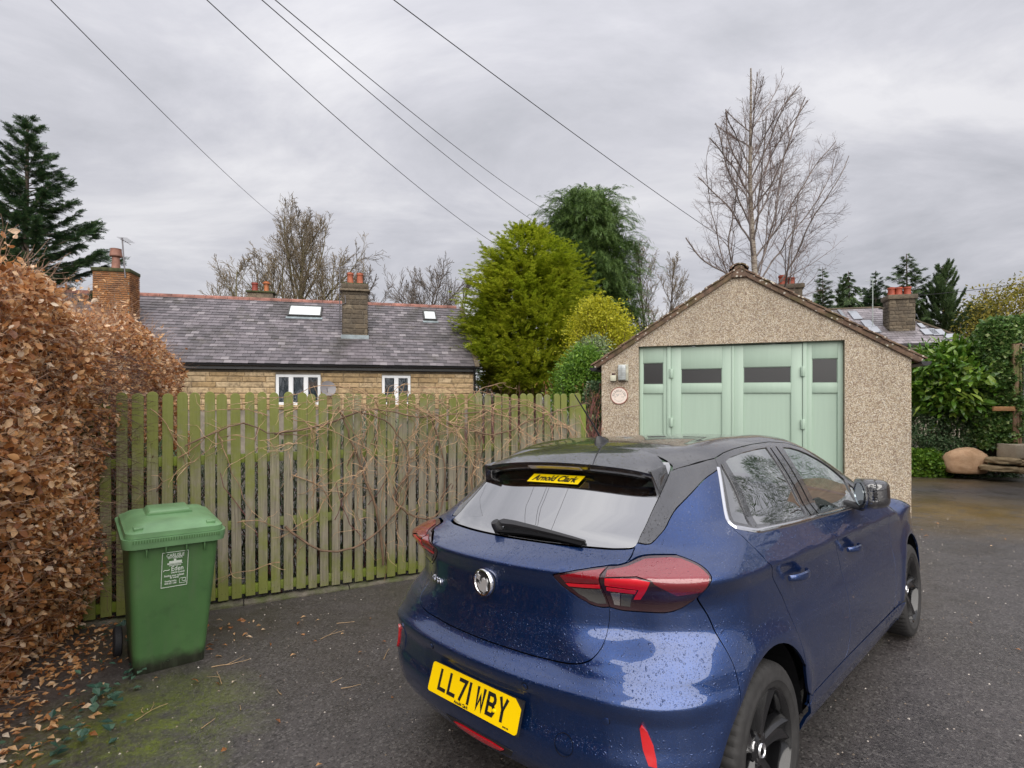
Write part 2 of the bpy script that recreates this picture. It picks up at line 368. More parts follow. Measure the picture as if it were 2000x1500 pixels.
# ================================================================ climber on the fence
def wander(p, d, n, step, jit, grav=0., plane=None):
    P = [Vector(p)]; d = Vector(d).normalized()
    for _ in range(n):
        d = (d + Vector((random.gauss(0, jit), random.gauss(0, jit*.5), random.gauss(0, jit) - grav))).normalized()
        q = P[-1] + d*step
        if plane: q = plane(q)
        P.append(q)
    return P
def build_vine():
    M1 = flat('vine_bark', (.30, .19, .11), .75, var=.45, vs_=14, bump=.4); M2 = flat('old_vine_bark', (.15, .095, .06), .8, var=.45, vs_=10, bump=.5)
    root = empty('climbing_vine', fpt(13, .06, -.2), label='leafless brown climber tangled over the front and top of the picket fence', cat='climbing plant')
    def W_(s, off, z): return FA + FD*s + FN*off + Vector((0, 0, z)) - root.location
    def keep(lo=.02, hi=.30):
        def f(q):
            w = q + root.location - FA; o = w.dot(FN); c = min(max(o, lo), hi)
            if (q.z+root.location.z) > 1.72: q = q - Vector((0, 0, .5*((q.z+root.location.z)-1.72)))
            return q + FN*(c-o)
        return f
    thick = MB()
    def spline(pts, n=24):
        P = [W_(*p) for p in pts]; out = []
        Q = [P[0]] + P + [P[-1]]
        for i in range(1, len(Q)-2):
            for t in np.linspace(0, 1, max(3, n//len(P)), endpoint=False):
                a, b, c, d = Q[i-1], Q[i], Q[i+1], Q[i+2]
                out.append(.5*((2*b) + (c-a)*t + (2*a-5*b+4*c-d)*t*t + (3*b-3*c+d-a)*t**3))
        out.append(P[-1]); return out
    olds = [
        ([(2.05, .05, -.05), (2.0, .07, .4), (1.85, .05, .9), (1.7, .06, 1.3), (1.62, .08, 1.52)], .013),
        ([(1.15, .05, .42), (1.45, .09, .18), (1.75, .10, .16), (2.0, .08, .3), (2.25, .06, .55), (2.3, .05, .85)], .011),
        ([(2.35, .05, .9), (2.15, .08, .62), (2.38, .10, .40), (2.62, .09, .42), (2.7, .05, .8), (2.62, .05, 1.2), (2.5, .08, 1.5)], .011),
        ([(2.6, .05, .1), (2.75, .09, -.08), (2.95, .10, .02), (3.05, .06, .4), (3.0, .05, .8), (3.15, .07, 1.3)], .010),
        ([(1.05, .06, 1.28), (1.5, .08, 1.36), (1.9, .1, 1.5), (2.4, .12, 1.42), (2.9, .1, 1.45), (3.5, .08, 1.5)], .011),
        ([(3.2, .05, .3), (3.35, .09, .62), (3.6, .1, .7), (3.75, .06, 1.0), (3.8, .08, 1.4)], .009),
        ([(2.7, .1, 1.35), (3.2, .12, 1.22), (3.7, .1, 1.35), (4.2, .08, 1.5), (4.5, .06, 1.55)], .009),
        ([(.35, .06, 1.2), (.75, .08, 1.38), (1.0, .06, 1.30), (1.35, .06, 1.25)], .008),
        ([(1.75, .06, 1.5), (2.1, .12, 1.35), (2.3, .1, 1.0), (2.2, .07, .6)], .009),
    ]
    anchors = []
    for pts, r in olds:
        P = spline(pts); P = [p + Vector((random.gauss(0, .006), random.gauss(0, .004), random.gauss(0, .006))) for p in P]
        thick.tube(P, [r*(1-.45*i/len(P))*random.uniform(.85, 1.2) for i in range(len(P))], 6); anchors += P
    thick.build('old_stem', M2, root, smooth=True)
    mid = MB(); fine = MB()
    centres = [(1.75, 1.53), (1.95, 1.5), (2.6, 1.42), (3.0, 1.5), (2.45, 1.45), (3.4, 1.48), (3.9, 1.5), (1.0, 1.34), (4.3, 1.5), (.55, 1.3)]
    wts = np.array([6, 5, 8, 8, 6, 6, 4, 2, 2, 1.0]); wts /= wts.sum()
    def knobbly(mb, P, r, n=5):
        rr = [r*(1-.6*i/len(P))*(1.35 if random.random() < .22 else 1) for i in range(len(P))]; mb.tube(P, rr, n)
    for k in range(50):
        s, z = centres[rng.choice(len(centres), p=wts)]
        s += random.gauss(0, .16); z += random.gauss(0, .05)
        a = random.choice([-1, 1])*random.uniform(.2, 1.0)
        up = random.uniform(-.4, .55)
        P = wander(W_(s, random.uniform(.03, .16), z), FD*a + Vector((0, 0, up)) + FN*random.uniform(0, .4), random.randint(12, 34), .05, .16, random.uniform(.0, .10), keep())
        knobbly(mid, P, random.uniform(.0026, .0050)); anchors += P
        for q in range(random.randint(3, 8)):
            j = random.randrange(2, len(P)); dd = (P[j]-P[j-1]).normalized()
            P2 = wander(P[j], dd + Vector((random.gauss(0, .7), random.gauss(0, .3), random.gauss(0, .7))), random.randint(3, 14), .028, .28, .05, keep())
            knobbly(fine, P2, random.uniform(.0018, .0032), 4)
    # hanging whips and a few loose ones far left
    for k in range(34):
        s = random.choice([random.uniform(1.4, 4.4), random.gauss(2.1, .5), random.gauss(2.6, .35)]); z = random.uniform(1.2, 1.5)
        if s < .2 or s > 4.5: continue
        P = wander(W_(s, random.uniform(.03, .10), z), Vector((random.gauss(0, .4), 0, -1)), random.randint(12, 34), .042, .17, .05, keep(.015, .12))
        P = [p for p in P if p.z+root.location.z > -.1]
        if len(P) > 3: knobbly(mid, P, random.uniform(.0024, .0046))
        for q in range(random.randint(3, 8)):
            j = random.randrange(1, max(2, len(P)-1)); P2 = wander(P[j], Vector((random.gauss(0, 1), random.gauss(0, .2), random.gauss(0, 1))), random.randint(3, 12), .028, .25, .03, keep(.01, .12))
            knobbly(fine, P2, random.uniform(.0016, .003), 4)
    for (s, z, dx, dz, n) in ((.1, 1.52, .5, -.6, 14), (.6, 1.3, .1, -1, 18), (1.55, .7, -.6, -.5, 14), (1.2, .9, .7, -.2, 14), (2.0, .7, -.8, .1, 18), (1.1, .1, -.9, .3, 12), (1.0, 1.45, -.5, .3, 12), (.3, 1.1, .6, .5, 14), (.75, .5, .9, .3, 16)):
        P = wander(W_(s, .05, z), FD*dx+Vector((0, 0, dz)), n, .045, .16, .02, keep(.015, .1)); knobbly(mid, P, .0045)
        for q in range(4):
            j = random.randrange(1, len(P)); knobbly(fine, wander(P[j], Vector((random.gauss(0, 1), 0, random.gauss(0, 1))), 6, .028, .25, .03, keep(.01, .1)), .0022, 4)
    o = mid.build('shoot', M1, root, smooth=True, fix=False); o['kind'] = 'stuff'
    o = fine.build('twig', flat('vine_twig', (.45, .30, .18), .75, var=.4, vs_=20), root, fix=False); o['kind'] = 'stuff'
build_vine()
# ================================================================ wheelie bin
def build_bin():
    bl, br = Vector((-2.425, 3.48, 0)), Vector((-2.10, 3.74, 0)); wd = (br-bl).normalized(); rz = math.atan2(wd.y, wd.x)
    dep = Vector((-wd.y, wd.x, 0)); c = (bl+br)/2 + dep*.20
    root = empty('wheelie_bin', (c.x, c.y, gz(c.x, c.y)), rz, label='green wheeled rubbish bin with flat lid standing against the hedge and fence', cat='wheelie bin')
    root.rotation_euler = (rad(1.5), rad(1.2), rz); root.scale = (.93, 1, 1); root.location.z -= .02
    d = Nd('green_bin_plastic'); v = d.coord('Object'); n = d.noise(v, 3, 5); n2 = d.noise(v, 60, 4, .7); nb = d.noise(v, 9, 5, .6)
    c_ = d.mix(d.ramp(n, [(.35, 0), (.65, 1)]), (.056, .135, .046), (.075, .170, .056))
    sep = d.n('ShaderNodeSeparateXYZ'); d.L.new(v, sep.inputs[0])
    low_band = d.ramp(d.math('ADD', sep.outputs[2], d.math('MULTIPLY', nb, -.13)), [(.025, 1), (.10, 0)])  # darker towards the bottom, with an uneven edge
    c_ = d.mix(d.math('MULTIPLY', low_band, .93), c_, (.018, .015, .012))
    c_ = d.mix(d.ramp(n2, [(.64, 0), (.74, .45)]), c_, (.18, .23, .13)); dr_ = d.noise(d.coord('Object', (16, 16, 1.2)), 1, 5, .65); c_ = d.mix(d.ramp(dr_, [(.48, 0), (.70, .35)]), c_, (.10, .13, .08)); c_ = d.mix(d.ramp(nb, [(.55, 0), (.75, .35)]), c_, (.035, .07, .03))
    d.bump(n2, .12, .002); mg = d.out(Base_Color=c_, Roughness=d.ramp(n, [(.3, .42), (.7, .55)]))
    ml = flat('bin_lid_plastic', (.13, .255, .12), .38, var=.18, vs_=5, bump=.1)
    mk = flat('bin_rubber', (.015, .016, .02), .7); 
    # body: tapered shell
    def ring(w, dp, y0, z, r=.045, n=5):
        P = []
        for (cx, cy, a0) in ((w-r, dp-r, 0), (-w+r, dp-r, 90), (-w+r, y0+r, 180), (w-r, y0+r, 270)):
            for k in range(n+1):
                a = rad(a0+90*k/n); P.append((cx+r*math.cos(a), cy+r*math.sin(a), z))
        return P
    H = .93
    lv = [(.0, .205, .24, -.235), (.012, .215, .25, -.245), (.12, .220, .26, -.257), (.5, .245, .31, -.300), (.80, .262, .345, -.335), (.86, .266, .352, -.342), (H, .270, .36, -.348)]
    V = []; 
    for z, w, d1, d0 in lv: V += ring(w, d1, d0, z)
    m_ = 24; Fs = [(i*m_+k, i*m_+(k+1) % m_, (i+1)*m_+(k+1) % m_, (i+1)*m_+k) for i in range(len(lv)-1) for k in range(m_)] + [tuple(range(m_-1, -1, -1))]
    MB().add(V, Fs).build('body', mg, root, smooth=True)
    # rim
    V = []
    for z, g in ((H-.05, .012), (H-.05, .040), (H-.005, .047), (H+.012, .047), (H+.012, .0)): V += ring(.262+g, .352+g, -.342-g, z, .05+g*.5)
    Fs = [(i*m_+k, i*m_+(k+1) % m_, (i+1)*m_+(k+1) % m_, (i+1)*m_+k) for i in range(4) for k in range(m_)]
    MB().add(V, Fs).build('rim', ml, root, smooth=True)
    g = MB()
    for x in (-.17, -.06, .06, .17): g.prism([(x-.006, H-.05), (x+.006, H-.05), (x, H-.11)], -.375, -.33)
    g.build('rim_rib', mg, root)
    # notched comb under the rim
    g = MB()
    for k in range(34): x = -.25+k*.0152; g.box((x, -.392, H-.012), (x+.008, -.385, H+.008))
    o = g.build('rim_comb', mg, root); o['kind'] = 'stuff'
    # lid
    V = []; L = [(H+.014, .292, .335, -.372), (H+.045, .288, .330, -.372), (H+.052, .270, .31, -.345), (H+.075, .235, .28, -.29), (H+.085, .17, .22, -.20)]
    for z, w, d1, d0 in L: V += ring(w, d1, d0, z, .06)
    Fs = [(i*m_+k, i*m_+(k+1) % m_, (i+1)*m_+(k+1) % m_, (i+1)*m_+k) for i in range(len(L)-1) for k in range(m_)] + [tuple(range((len(L)-1)*m_, len(L)*m_))]
    lid = MB().add(V, Fs).build('lid', ml, root, smooth=True)
    MB().prism([(-.15, .0), (.15, .0), (.125, .030), (-.125, .030)], -.02, .22, Matrix.Translation((0, -.02, H+.082))).build('lid_ridge', ml, lid, bevel=.008, smooth=True)
    for s in (-1, 1):
        MB().box((s*.215-.028, -.33, H+.056), (s*.215+.028, -.27, H+.074)).build('lid_grip', mk if 0 else ml, lid, bevel=.005, smooth=True)
    MB().tube([(-.2, .385, H-.0), (.2, .385, H-.0)], .013, 8).build('handle', ml, root, smooth=True)
    for s in (-1, 1):
        w = MB().lathe([(.0, -.028), (.05, -.028), (.09, -.026), (.10, -.018), (.10, .018), (.09, .026), (.05, .028), (0, .028)], 28, Matrix.Translation((s*.275, .245, .10)) @ Matrix.Rotation(rad(90), 4, 'Y')).build('wheel', mk, root, smooth=True)
        MB().lathe([(0, .030*s), (.035, .030*s), (.042, .024*s)], 16, Matrix.Translation((s*.275, .245, .10)) @ Matrix.Rotation(rad(90), 4, 'Y')).build('hub', flat('bin_hub', (.03, .03, .034), .5), w)
    # printed panel on the front
    tilt = math.atan2(.065, .68)
    Mx = Matrix.Translation((.0, -.3275, .715)) @ Matrix.Rotation(rad(90)+.117, 4, 'X')
    mw = flat('white_print', (.62, .68, .62), .6)
    lab = MB()
    w, h, t = .078, .117, .0032
    for b in ((-w, -h, w, -h+t), (-w, h-t, w, h), (-w, -h, -w+t, h), (w-t, -h, w, h)): lab.box((b[0], b[1], .0), (b[2], b[3], .0016), Mx)
    for b in ((-.035, .040, .04, .056), (-.008, .056, .006, .068), (-.045, .034, .045, .037), (-.045, .036, -.035, .043)): lab.box((b[0], b[1], 0), (b[2], b[3], .0016), Mx)
    for b in ((.03, -.100, .068, -.098), (.03, -.100, .032, -.066), (.03, -.068, .068, -.066), (.066, -.100, .068, -.066)): lab.box((b[0], b[1], 0), (b[2], b[3], .0016), Mx)
    lab.tube([Mx @ Vector((.058+.012*math.cos(a), -.078+.010*math.sin(a), .001)) for a in np.linspace(.5, 5.6, 12)], .0014, 4)
    lab.tube([Mx @ Vector((x, y, .001)) for x, y in ((-.068, -.008), (-.058, .0), (-.045, -.004), (-.03, .0))], .0022, 4)
    bdy = [o for o in root.children if o.name.startswith('body')][0]
    pn = lab.build('printed_panel', mw, bdy)
    for txt, x, y, s_, sq in (('CARLISLE', .0, .093, .030, .85), ('CITY COUNCIL', 0, .0765, .0135, .95), ('www.carlisle.gov.uk', 0, .027, .010, .9), ('Eden', .015, .003, .042, .9), ('District Council', .018, -.0215, .0155, .8), ('Putting your rubbish', -.002, -.041, .0175, .82), ('to work!', .0, -.055, .0175, .85), ('Recycling hotline', -.022, -.076, .0125, .8), ('0845 851 1208', -.022, -.092, .0135, .85)):
        me = textmesh(txt, s_, sq, .0008, bold=.0004)
        o = link('lettering', me, mw, bdy); o.matrix_local = Mx @ Matrix.Translation((x, y, .001))
build_bin()
# ================================================================ garage
GL, GR = Vector((1.367, 8.35, 0)), Vector((5.064, 6.94, 0)); GD = (GR-GL).normalized(); GW = (GR-GL).length; GROT = math.atan2(GD.y, GD.x)
GZ = -.20
def build_garage():
    root = empty('garage', (GL.x, GL.y, GZ), GROT, label='small gabled garage in pebbledash with pale green wooden doors behind the blue car', cat='garage')
    # local: x along front, y backwards (into garage), z up
    EH, AP, DP = 2.13-GZ, 3.37-GZ, 5.4
    d = Nd('pebbledash'); v = d.coord('Object')
    pe = d.voro(v, 135, 'F1', 'Color'); ds = d.voro(v, 135, 'F1', 'Distance'); bw = d.n('ShaderNodeRGBToBW'); d.L.new(pe, bw.inputs[0])
    c = d.ramp(bw.outputs[0], [(.12, (.17, .12, .08)), (.28, (.44, .34, .23)), (.5, (.62, .51, .365)), (.68, (.73, .645, .49)), (.86, (.86, .82, .74))])
    pe2 = d.voro(v, 60, 'F1', 'Color'); bw2 = d.n('ShaderNodeRGBToBW'); d.L.new(pe2, bw2.inputs[0])
    c = d.mix(d.ramp(bw2.outputs[0], [(.22, .55), (.36, 0)]), c, (.20, .12, .09))
    c = d.mix(d.ramp(ds, [(.50, 0), (.85, .75)]), c, (.36, .27, .19))
    st = d.noise(d.coord('Object', (1, 1, .55)), 1.6, 6, .62)
    c = d.mix(d.ramp(st, [(.46, 0), (.72, .55)]), c, d.mix(.45, c, (.10, .08, .065), 'MIX'))
    sep = d.n('ShaderNodeSeparateXYZ'); d.L.new(v, sep.inputs[0])
    d.bump(d.math('SUBTRACT', 1.0, ds), .9, .010); mw = d.out(Base_Color=c, Roughness=.85)
    ox0, ox1, oz = .0, 0, 0
    # opening from fractions along the wall
    def along(u):    # where the sight line through u meets the front plane
        k = (u-1000)/FPX; n = Vector((GD.y, -GD.x)); # solve GL + t GD on ray X = kY
        t = (k*GL.y - GL.x)/(GD.x - k*GD.y); return t
    ox0, ox1 = along(1247), along(1650); oz = 2.372-GZ; ax = GW/2-.04; T_ = .22
    w = MB()
    w.prism([(0, -.3), (ox0, -.3), (ox0, oz), (ox1, oz), (ox1, -.3), (GW, -.3), (GW, EH), (ax, AP), (0, EH)], 0, T_)
    # split concave front into convex pieces instead
    w = MB(); yL = lambda x: EH+(AP-EH)*(x/ax if x < ax else (GW-x)/(GW-ax))
    w.prism([(0, -.3), (ox0, -.3), (ox0, yL(ox0)), (0, EH)], 0, T_)
    w.prism([(ox1, -.3), (GW, -.3), (GW, EH), (ox1, yL(ox1))], 0, T_)
    w.prism([(ox0, oz), (ox1, oz), (ox1, yL(ox1)), (ax, AP), (ox0, yL(ox0))], 0, T_)
    o = w.build('front_wall', mw, root, weld=True)
    w = MB(); w.box((0, T_, -.3), (.2, DP, EH)); w.box((GW-.2, T_, -.3), (GW, DP, EH)); w.prism([(.2, -.3), (GW-.2, -.3), (GW-.2, EH), (ax, AP), (.2, EH)], DP-.2, DP); w.build('side_wall', mw, root)
    bxo('garage_floor', (.2, T_, -.3), (GW-.2, DP-.2, .02), flat('dark_floor', (.04, .04, .04), .9), root)
    # roof: bedding mortar, verge tiles, slopes
    dm = Nd('lichened_tile'); v = dm.coord('World'); n1 = dm.noise(v, 14, 6, .7); n2 = dm.noise(v, 5, 4); sp = dm.voro(v, 16, 'F1', 'Distance'); n3 = dm.noise(v, 30, 3)
    c = dm.mix(dm.ramp(n1, [(.3, 0), (.7, 1)]), (.06, .04, .03), (.24, .15, .10))
    c = dm.mix(dm.ramp(n2, [(.48, 0), (.62, .7)]), c, (.10, .085, .03)); c = dm.mix(dm.ramp(dm.math('ADD', sp, dm.math('MULTIPLY', n3, .25)), [(.30, .95), (.38, 0)]), c, (.58, .54, .46))
    dm.bump(n1, .7, .01); mt = dm.out(Base_Color=c, Roughness=.85)
    dk = flat('dark_roof_tile', (.035, .03, .03), .75, var=.4, vs_=9, bump=.5)
    roof = empty('roof'); roof.parent = root
    roof.name = 'roof'
    for sgn, x0, x1 in ((-1, -.10, ax), (1, GW+.10, ax)):
        A = Vector((x0, 0, EH-.10*(AP-EH)/ax)); B = Vector((x1, 0, AP)); L = (B-A).length; dr = (B-A).normalized(); nn = Vector((-dr.z, 0, dr.x)) if dr.x > 0 else Vector((dr.z, 0, -dr.x))
        Mx = Matrix(((dr.x, 0, nn.x, A.x), (dr.y, 1, nn.y, A.y), (dr.z, 0, nn.z, A.z), (0, 0, 0, 1)))
        bxo('roof_slope', (0, -.02, .012), (L, DP+.05, .05), dk, roof, M=Mx)
        bxo('verge_mortar', (0, -.035, -.02), (L-.02, .1, .045), mt, roof, .006, M=Mx)
        k = 0; s = -.04; npc = 10; st = (L+.02)/npc
        for k in range(npc):
            s = -.03+k*st
            mb = MB(); yj = random.uniform(-.06, -.045); Mk = Mx @ Matrix.Translation((s, 0, .055)) @ Matrix.Rotation(rad(3.2), 4, 'Y')
            mb.box((0, yj, 0), (st+.055, .30, .022), Mk); o = mb.build('roof_tile', mt, roof, bevel=.004)
            mb = MB(); mb.box((0, .31, 0), (st+.05, .62, .02), Mk); mb.build('roof_tile', dk, roof)
    # ridge tiles
    for k in range(12):
        mb = MB(); P = [Vector((math.cos(a)*.13, 0, math.sin(a)*.10)) for a in np.linspace(.25, math.pi-.25, 9)]
        y0 = -.06+k*.45; V = [p+Vector((ax, y0, AP+.02)) for p in P]+[p+Vector((ax, y0+.44, AP+.02)) for p in P]+[p*.82+Vector((ax, y0, AP+.02)) for p in P]+[p*.82+Vector((ax, y0+.44, AP+.02)) for p in P]
        n = 9; Fs = [(i, i+1, n+i+1, n+i) for i in range(n-1)] + [(2*n+i, 3*n+i, 3*n+i+1, 2*n+i+1) for i in range(n-1)] + [(i, 2*n+i, 2*n+i+1, i+1) for i in range(n-1)] + [(n+i, n+i+1, 3*n+i+1, 3*n+i) for i in range(n-1)]
        mb.add(V, Fs); mb.build('ridge_tile', mt, roof)
    MB().prism([(ax-.11, AP-.08), (ax+.11, AP-.08), (ax+.06, AP+.07), (ax, AP+.10), (ax-.06, AP+.07)], -.045, .02).build('ridge_mortar', mt, roof, bevel=.01)
    mg = flat('black_gutter', (.012, .012, .016), .35)
    for x, s in ((-.08, -1), (GW+.10, 1)):
        P = [(math.cos(a)*.055*1+x+s*.03, math.sin(a)*.055+EH-.065) for a in np.linspace(math.pi, 2*math.pi, 8)]; P += [(p[0]*.9+(x+s*.03)*.1, p[1]*.9+(EH-.065)*.1+.004) for p in P[::-1]]
        mb = MB(); n = len(P); V = [(p[0], y, p[1]) for y in (-.10, DP) for p in P]; mb.add(V, [(i, (i+1) % n, n+(i+1) % n, n+i) for i in range(n)]); mb.prism([(p[0], p[1]) for p in P[:8]], -.103, -.10)
        mb.build('gutter', mg, root)
    # joinery
    d = Nd('pale_green_paint'); v = d.coord('Object', (1, 1, 1)); n = d.noise(d.coord('Object', (30, 30, 1.5)), 1, 4, .6); n2 = d.noise(v, 2.2, 5, .6)
    c = d.mix(d.ramp(n, [(.3, 0), (.7, 1)]), (.36, .475, .385), (.385, .505, .41)); c = d.mix(d.ramp(n2, [(.45, 0), (.75, .20)]), c, (.34, .44, .37))
    d.bump(n, .04, .002); mp = d.out(Base_Color=c, Roughness=.42)
    mgl = glassmat('dark_garage_glass', (.08, .08, .09), .09, .35, .35)
    def leaf(name, x0, x1, y, z0, z1, gz0, gz1, stile, midz, label=None, top=.09):
        lf = empty(name); lf.parent = root
        if label: lf['label'] = label
        t = .045
        def b(nm, a, c_, e, f, y0=y, y1=y+t, bv=.003): return bxo(nm, (a, y0, e), (c_, y1, f), mp, lf, bv)
        b('stile', x0, x0+stile, z0, z1); b('stile', x1-stile, x1, z0, z1)
        b('top_rail', x0+stile, x1-stile, z1-top, z1, y+.0, y+t-.002); b('middle_rail', x0+stile, x1-stile, midz, gz0, y+.002, y+t-.002); b('bottom_rail', x0+stile, x1-stile, z0, z0+.2, y+.001, y+t-.002)
        # mouldings round pane and panel
        def bead(a, c_, e, f, w=.009, yb=y+.004):
            m = MB(); 
            for q in ((a, e, c_, e+w), (a, f-w, c_, f), (a, e+w, a+w, f-w), (c_-w, e+w, c_, f-w)): m.box((q[0], yb+.006, q[1]), (q[2], yb+.022, q[3]))
            return m.build('moulding', mp, lf, bevel=.004)
        bead(x0+stile, x1-stile, gz0, z1-top); bead(x0+stile, x1-stile, z0+.2, midz)
        bxo('window_pane', (x0+stile+.002, y+.018, gz0+.002), (x1-stile-.002, y+.022, z1-top-.002), mgl, lf)
        bxo('panel', (x0+stile, y+.022, z0+.2), (x1-stile, y+.036, midz), mp, lf)
        return lf
    z0, z1 = .08, oz-.012; Y = .07
    def X(u): return along(u)
    pz = lambda v, u=1450: CAMZ + (HOR-v)/FPX*(GL.y+GD.y*along(u)) - GZ
    # fixed side lights and the two doors; glass heights from the door
    fr = MB(); fr.box((ox0+.004, Y, z1), (ox1-.004, Y+.07, oz-.001)); fr.build('door_head', mp, root, bevel=.003)
    xA, xB, xC, xD = X(1302), X(1309.5), X(1569), X(1577)
    leaf('side_panel', ox0+.005, xA-.002, Y+.01, z0, z1, pz(751, 1275), 0, .052, pz(768, 1275), 'left fixed side panel with a square dark pane', top=z1-pz(708, 1275))
    leaf('side_panel', xD+.002, ox1-.005, Y+.01, z0, z1, pz(748, 1613), 0, .062, pz(767, 1613), 'right fixed side panel with a square dark pane', top=z1-pz(699, 1613))
    for a, b in ((xA, xB), (xC, xD)): bxo('door_post', (a, Y-.012, z0), (b, Y+.07, z1), mp, root, .003)
    xm = X(1431.5)
    leaf('door', xB+.004, xm-.003, Y, z0, z1-.01, pz(749, 1370), 0, X(1329)-xB, pz(767, 1370), 'left garage door leaf', top=z1-pz(718, 1370))
    leaf('door', xm+.003, xC-.004, Y, z0, z1-.01, pz(748, 1496), 0, X(1452)-xm, pz(767, 1496), 'right garage door leaf', top=z1-pz(714.5, 1496))
    bxo('meeting_strip', (xm-.014, Y-.012, z0), (xm+.012, Y-.001, z1-.01), mp, root, .003)
    for x in (xB+.002, xC-.002):
        for z in (pz(727, 1440), pz(827, 1440)):
            h = MB(); h.box((x-.022, Y-.03, z-.065), (x+.03, Y-.013, z+.065)); h.tube([(x, Y-.028, z-.068), (x, Y-.028, z+.068)], .012, 8); h.build('hinge', mp, root, bevel=.003, smooth=True)
    # fittings on the wall
    R = Matrix.Translation((GL.x, GL.y, GZ)) @ Matrix.Rotation(GROT, 4, 'Z')
    x = X(1218); zc_ = pz(728, 1218)
    lp = empty('wall_light', R @ Vector((x, 0, zc_)), GROT, label='old rectangular bulkhead light with clear ribbed cover on the pebbledash', cat='wall light')
    bxo('backplate', (-.075, -.045, -.125), (.075, -.002, .125), flat('weathered_cream_plastic', (.42, .41, .33), .6, var=.3, vs_=20), lp, .01)
    bxo('cover', (-.068, -.105, -.115), (.045, -.046, .115), flat('clouded_lamp_cover', (.62, .66, .66), .25, var=.2, vs_=15, Transmission_Weight=.3), lp, .014)
    g = MB()
    for k in range(7): g.box((-.066, -.108, -.1+k*.026), (.043, -.1055, -.098+k*.026))
    g.box((-.012, -.108, -.105), (-.010, -.1055, .105)); g.build('grid', flat('lamp_grid', (.25, .25, .22), .5), lp)
    x = X(1199); zc_ = pz(739, 1199)
    sn = empty('motion_sensor', R @ Vector((x, 0, zc_)), GROT, label='small square cream sensor box left of the wall light', cat='sensor')
    bxo('housing', (-.045, -.07, -.045), (.045, -.002, .045), flat('cream_plastic', (.55, .54, .42), .5, var=.15), sn, .012)
    MB().lathe([(0, .035), (.022, .03), (.024, 0)], 12, Matrix.Translation((0, -.035, .042))).build('knob', flat('brown_knob', (.06, .03, .03), .5), sn, smooth=True)
    x = X(1209.5); zc_ = pz(773, 1209)
    pl = empty('house_plaque', R @ Vector((x, 0, zc_)), GROT, label='round white ceramic house name plaque with red rim on the garage wall', cat='sign')
    RX = Matrix.Rotation(rad(90), 4, 'X')
    MB().lathe([(0, .010), (.118, .010), (.126, .014), (.13, .008), (.13, 0), (0, 0)], 48, RX @ Matrix.Translation((0, 0, .002))).build('rim', flat('terracotta_rim', (.30, .075, .05), .4), pl, smooth=True)
    fc = MB().lathe([(0, .0135), (.116, .0135), (.119, .011)], 48, RX @ Matrix.Translation((0, 0, .002))).build('face', flat('cream_glaze', (.80, .70, .62), .2, var=.06, vs_=10), pl)
    mk = flat('black_lettering', (.03, .03, .035), .4)
    for i, ch in enumerate('GLENLEIGH'):
        a = rad(168-i*19.5); me = textmesh(ch, .040, .85, .0006, bold=.0003); o = link('letter', me, mk, pl)
        o.matrix_local = RX @ Matrix.Translation((.088*math.cos(a), .088*math.sin(a)-.012, .0165)) @ Matrix.Rotation(a-rad(90), 4, 'Z')
    g = MB()
    for sx in (-.06, .06): g.lathe([(0, .002), (.0065, .002), (.0065, 0)], 12, RX @ Matrix.Translation((sx, -.018, .0155)))
    g.build('screw', mk, pl)
    g = MB()
    for k in range(14):
        a = rad(215+k*8.5); g.lathe([(0, .0006), (random.uniform(.003, .006), .0006), (.004, 0)], 7, RX @ Matrix.Translation((.082*math.cos(a), .082*math.sin(a)+.0, .0157)))
    for k in range(16): g.lathe([(0, .0006), (random.uniform(.003, .007), .0006), (.004, 0)], 7, RX @ Matrix.Translation((random.uniform(-.04, .04), random.uniform(-.02, .035), .0157)))
    g.build('painted_flowers', flat('faded_flower_print', (.42, .40, .36), .4), pl)
build_garage()
# ================================================================ bungalow behind the fence
def mk_slate(name, c0, c1, lich=.3):
    d = Nd(name); oi = d.n('ShaderNodeObjectInfo'); v = d.coord('World'); g = d.geo()
    rnd = d.math('FRACT', d.math('ADD', oi.outputs['Random'], d.math('MULTIPLY', g.outputs['Random Per Island'], 3.7)))
    c = d.mix(rnd, c0, c1); n = d.noise(v, .55, 6, .68); n2 = d.noise(v, 7, 5, .65); n3 = d.noise(d.coord('World', (1, 1, .35)), 1.3, 5, .65)
    c = d.mix(d.ramp(n, [(.48, 0), (.66, .75)]), c, (.040, .036, .030))
    c = d.mix(d.ramp(n3, [(.55, 0), (.72, .55)]), c, (.06, .055, .03))
    c = d.mix(d.ramp(n2, [(.3, .35), (.5, 0)]), c, (.035, .03, .035))
    c = d.mix(d.ramp(rnd, [(.93, 0), (.97, .5)]), c, (.27, .25, .26))
    d.bump(n2, .4, .006)
    return d.out(Base_Color=c, Roughness=d.ramp(n2, [(.3, .38), (.7, .55)]))
M_slate = mk_slate('purple_slate', (.080, .072, .080), (.190, .168, .185))
def mk_stone(name, cols, dark=.5, scale=1.):
    d = Nd(name); oi = d.n('ShaderNodeObjectInfo'); v = d.coord('World'); g = d.geo()
    rnd = d.math('FRACT', d.math('ADD', oi.outputs['Random'], d.math('MULTIPLY', g.outputs['Random Per Island'], 3.7)))
    c = d.ramp(rnd, cols); n = d.noise(v, 9*scale, 6, .65); n2 = d.noise(v, 1.3, 4)
    c = d.mix(d.ramp(n, [(.32, .7), (.55, 0)]), c, tuple(x*.35 for x in cols[0][1])); c = d.mix(d.ramp(n2, [(.45, 0), (.7, dark)]), c, (.06, .05, .04))
    d.bump(n, .7, .02); return d.out(Base_Color=c, Roughness=.85)
M_sand = mk_stone('sandstone', [(0, (.36, .245, .12)), (.5, (.46, .33, .18)), (1, (.54, .41, .25))], .35)
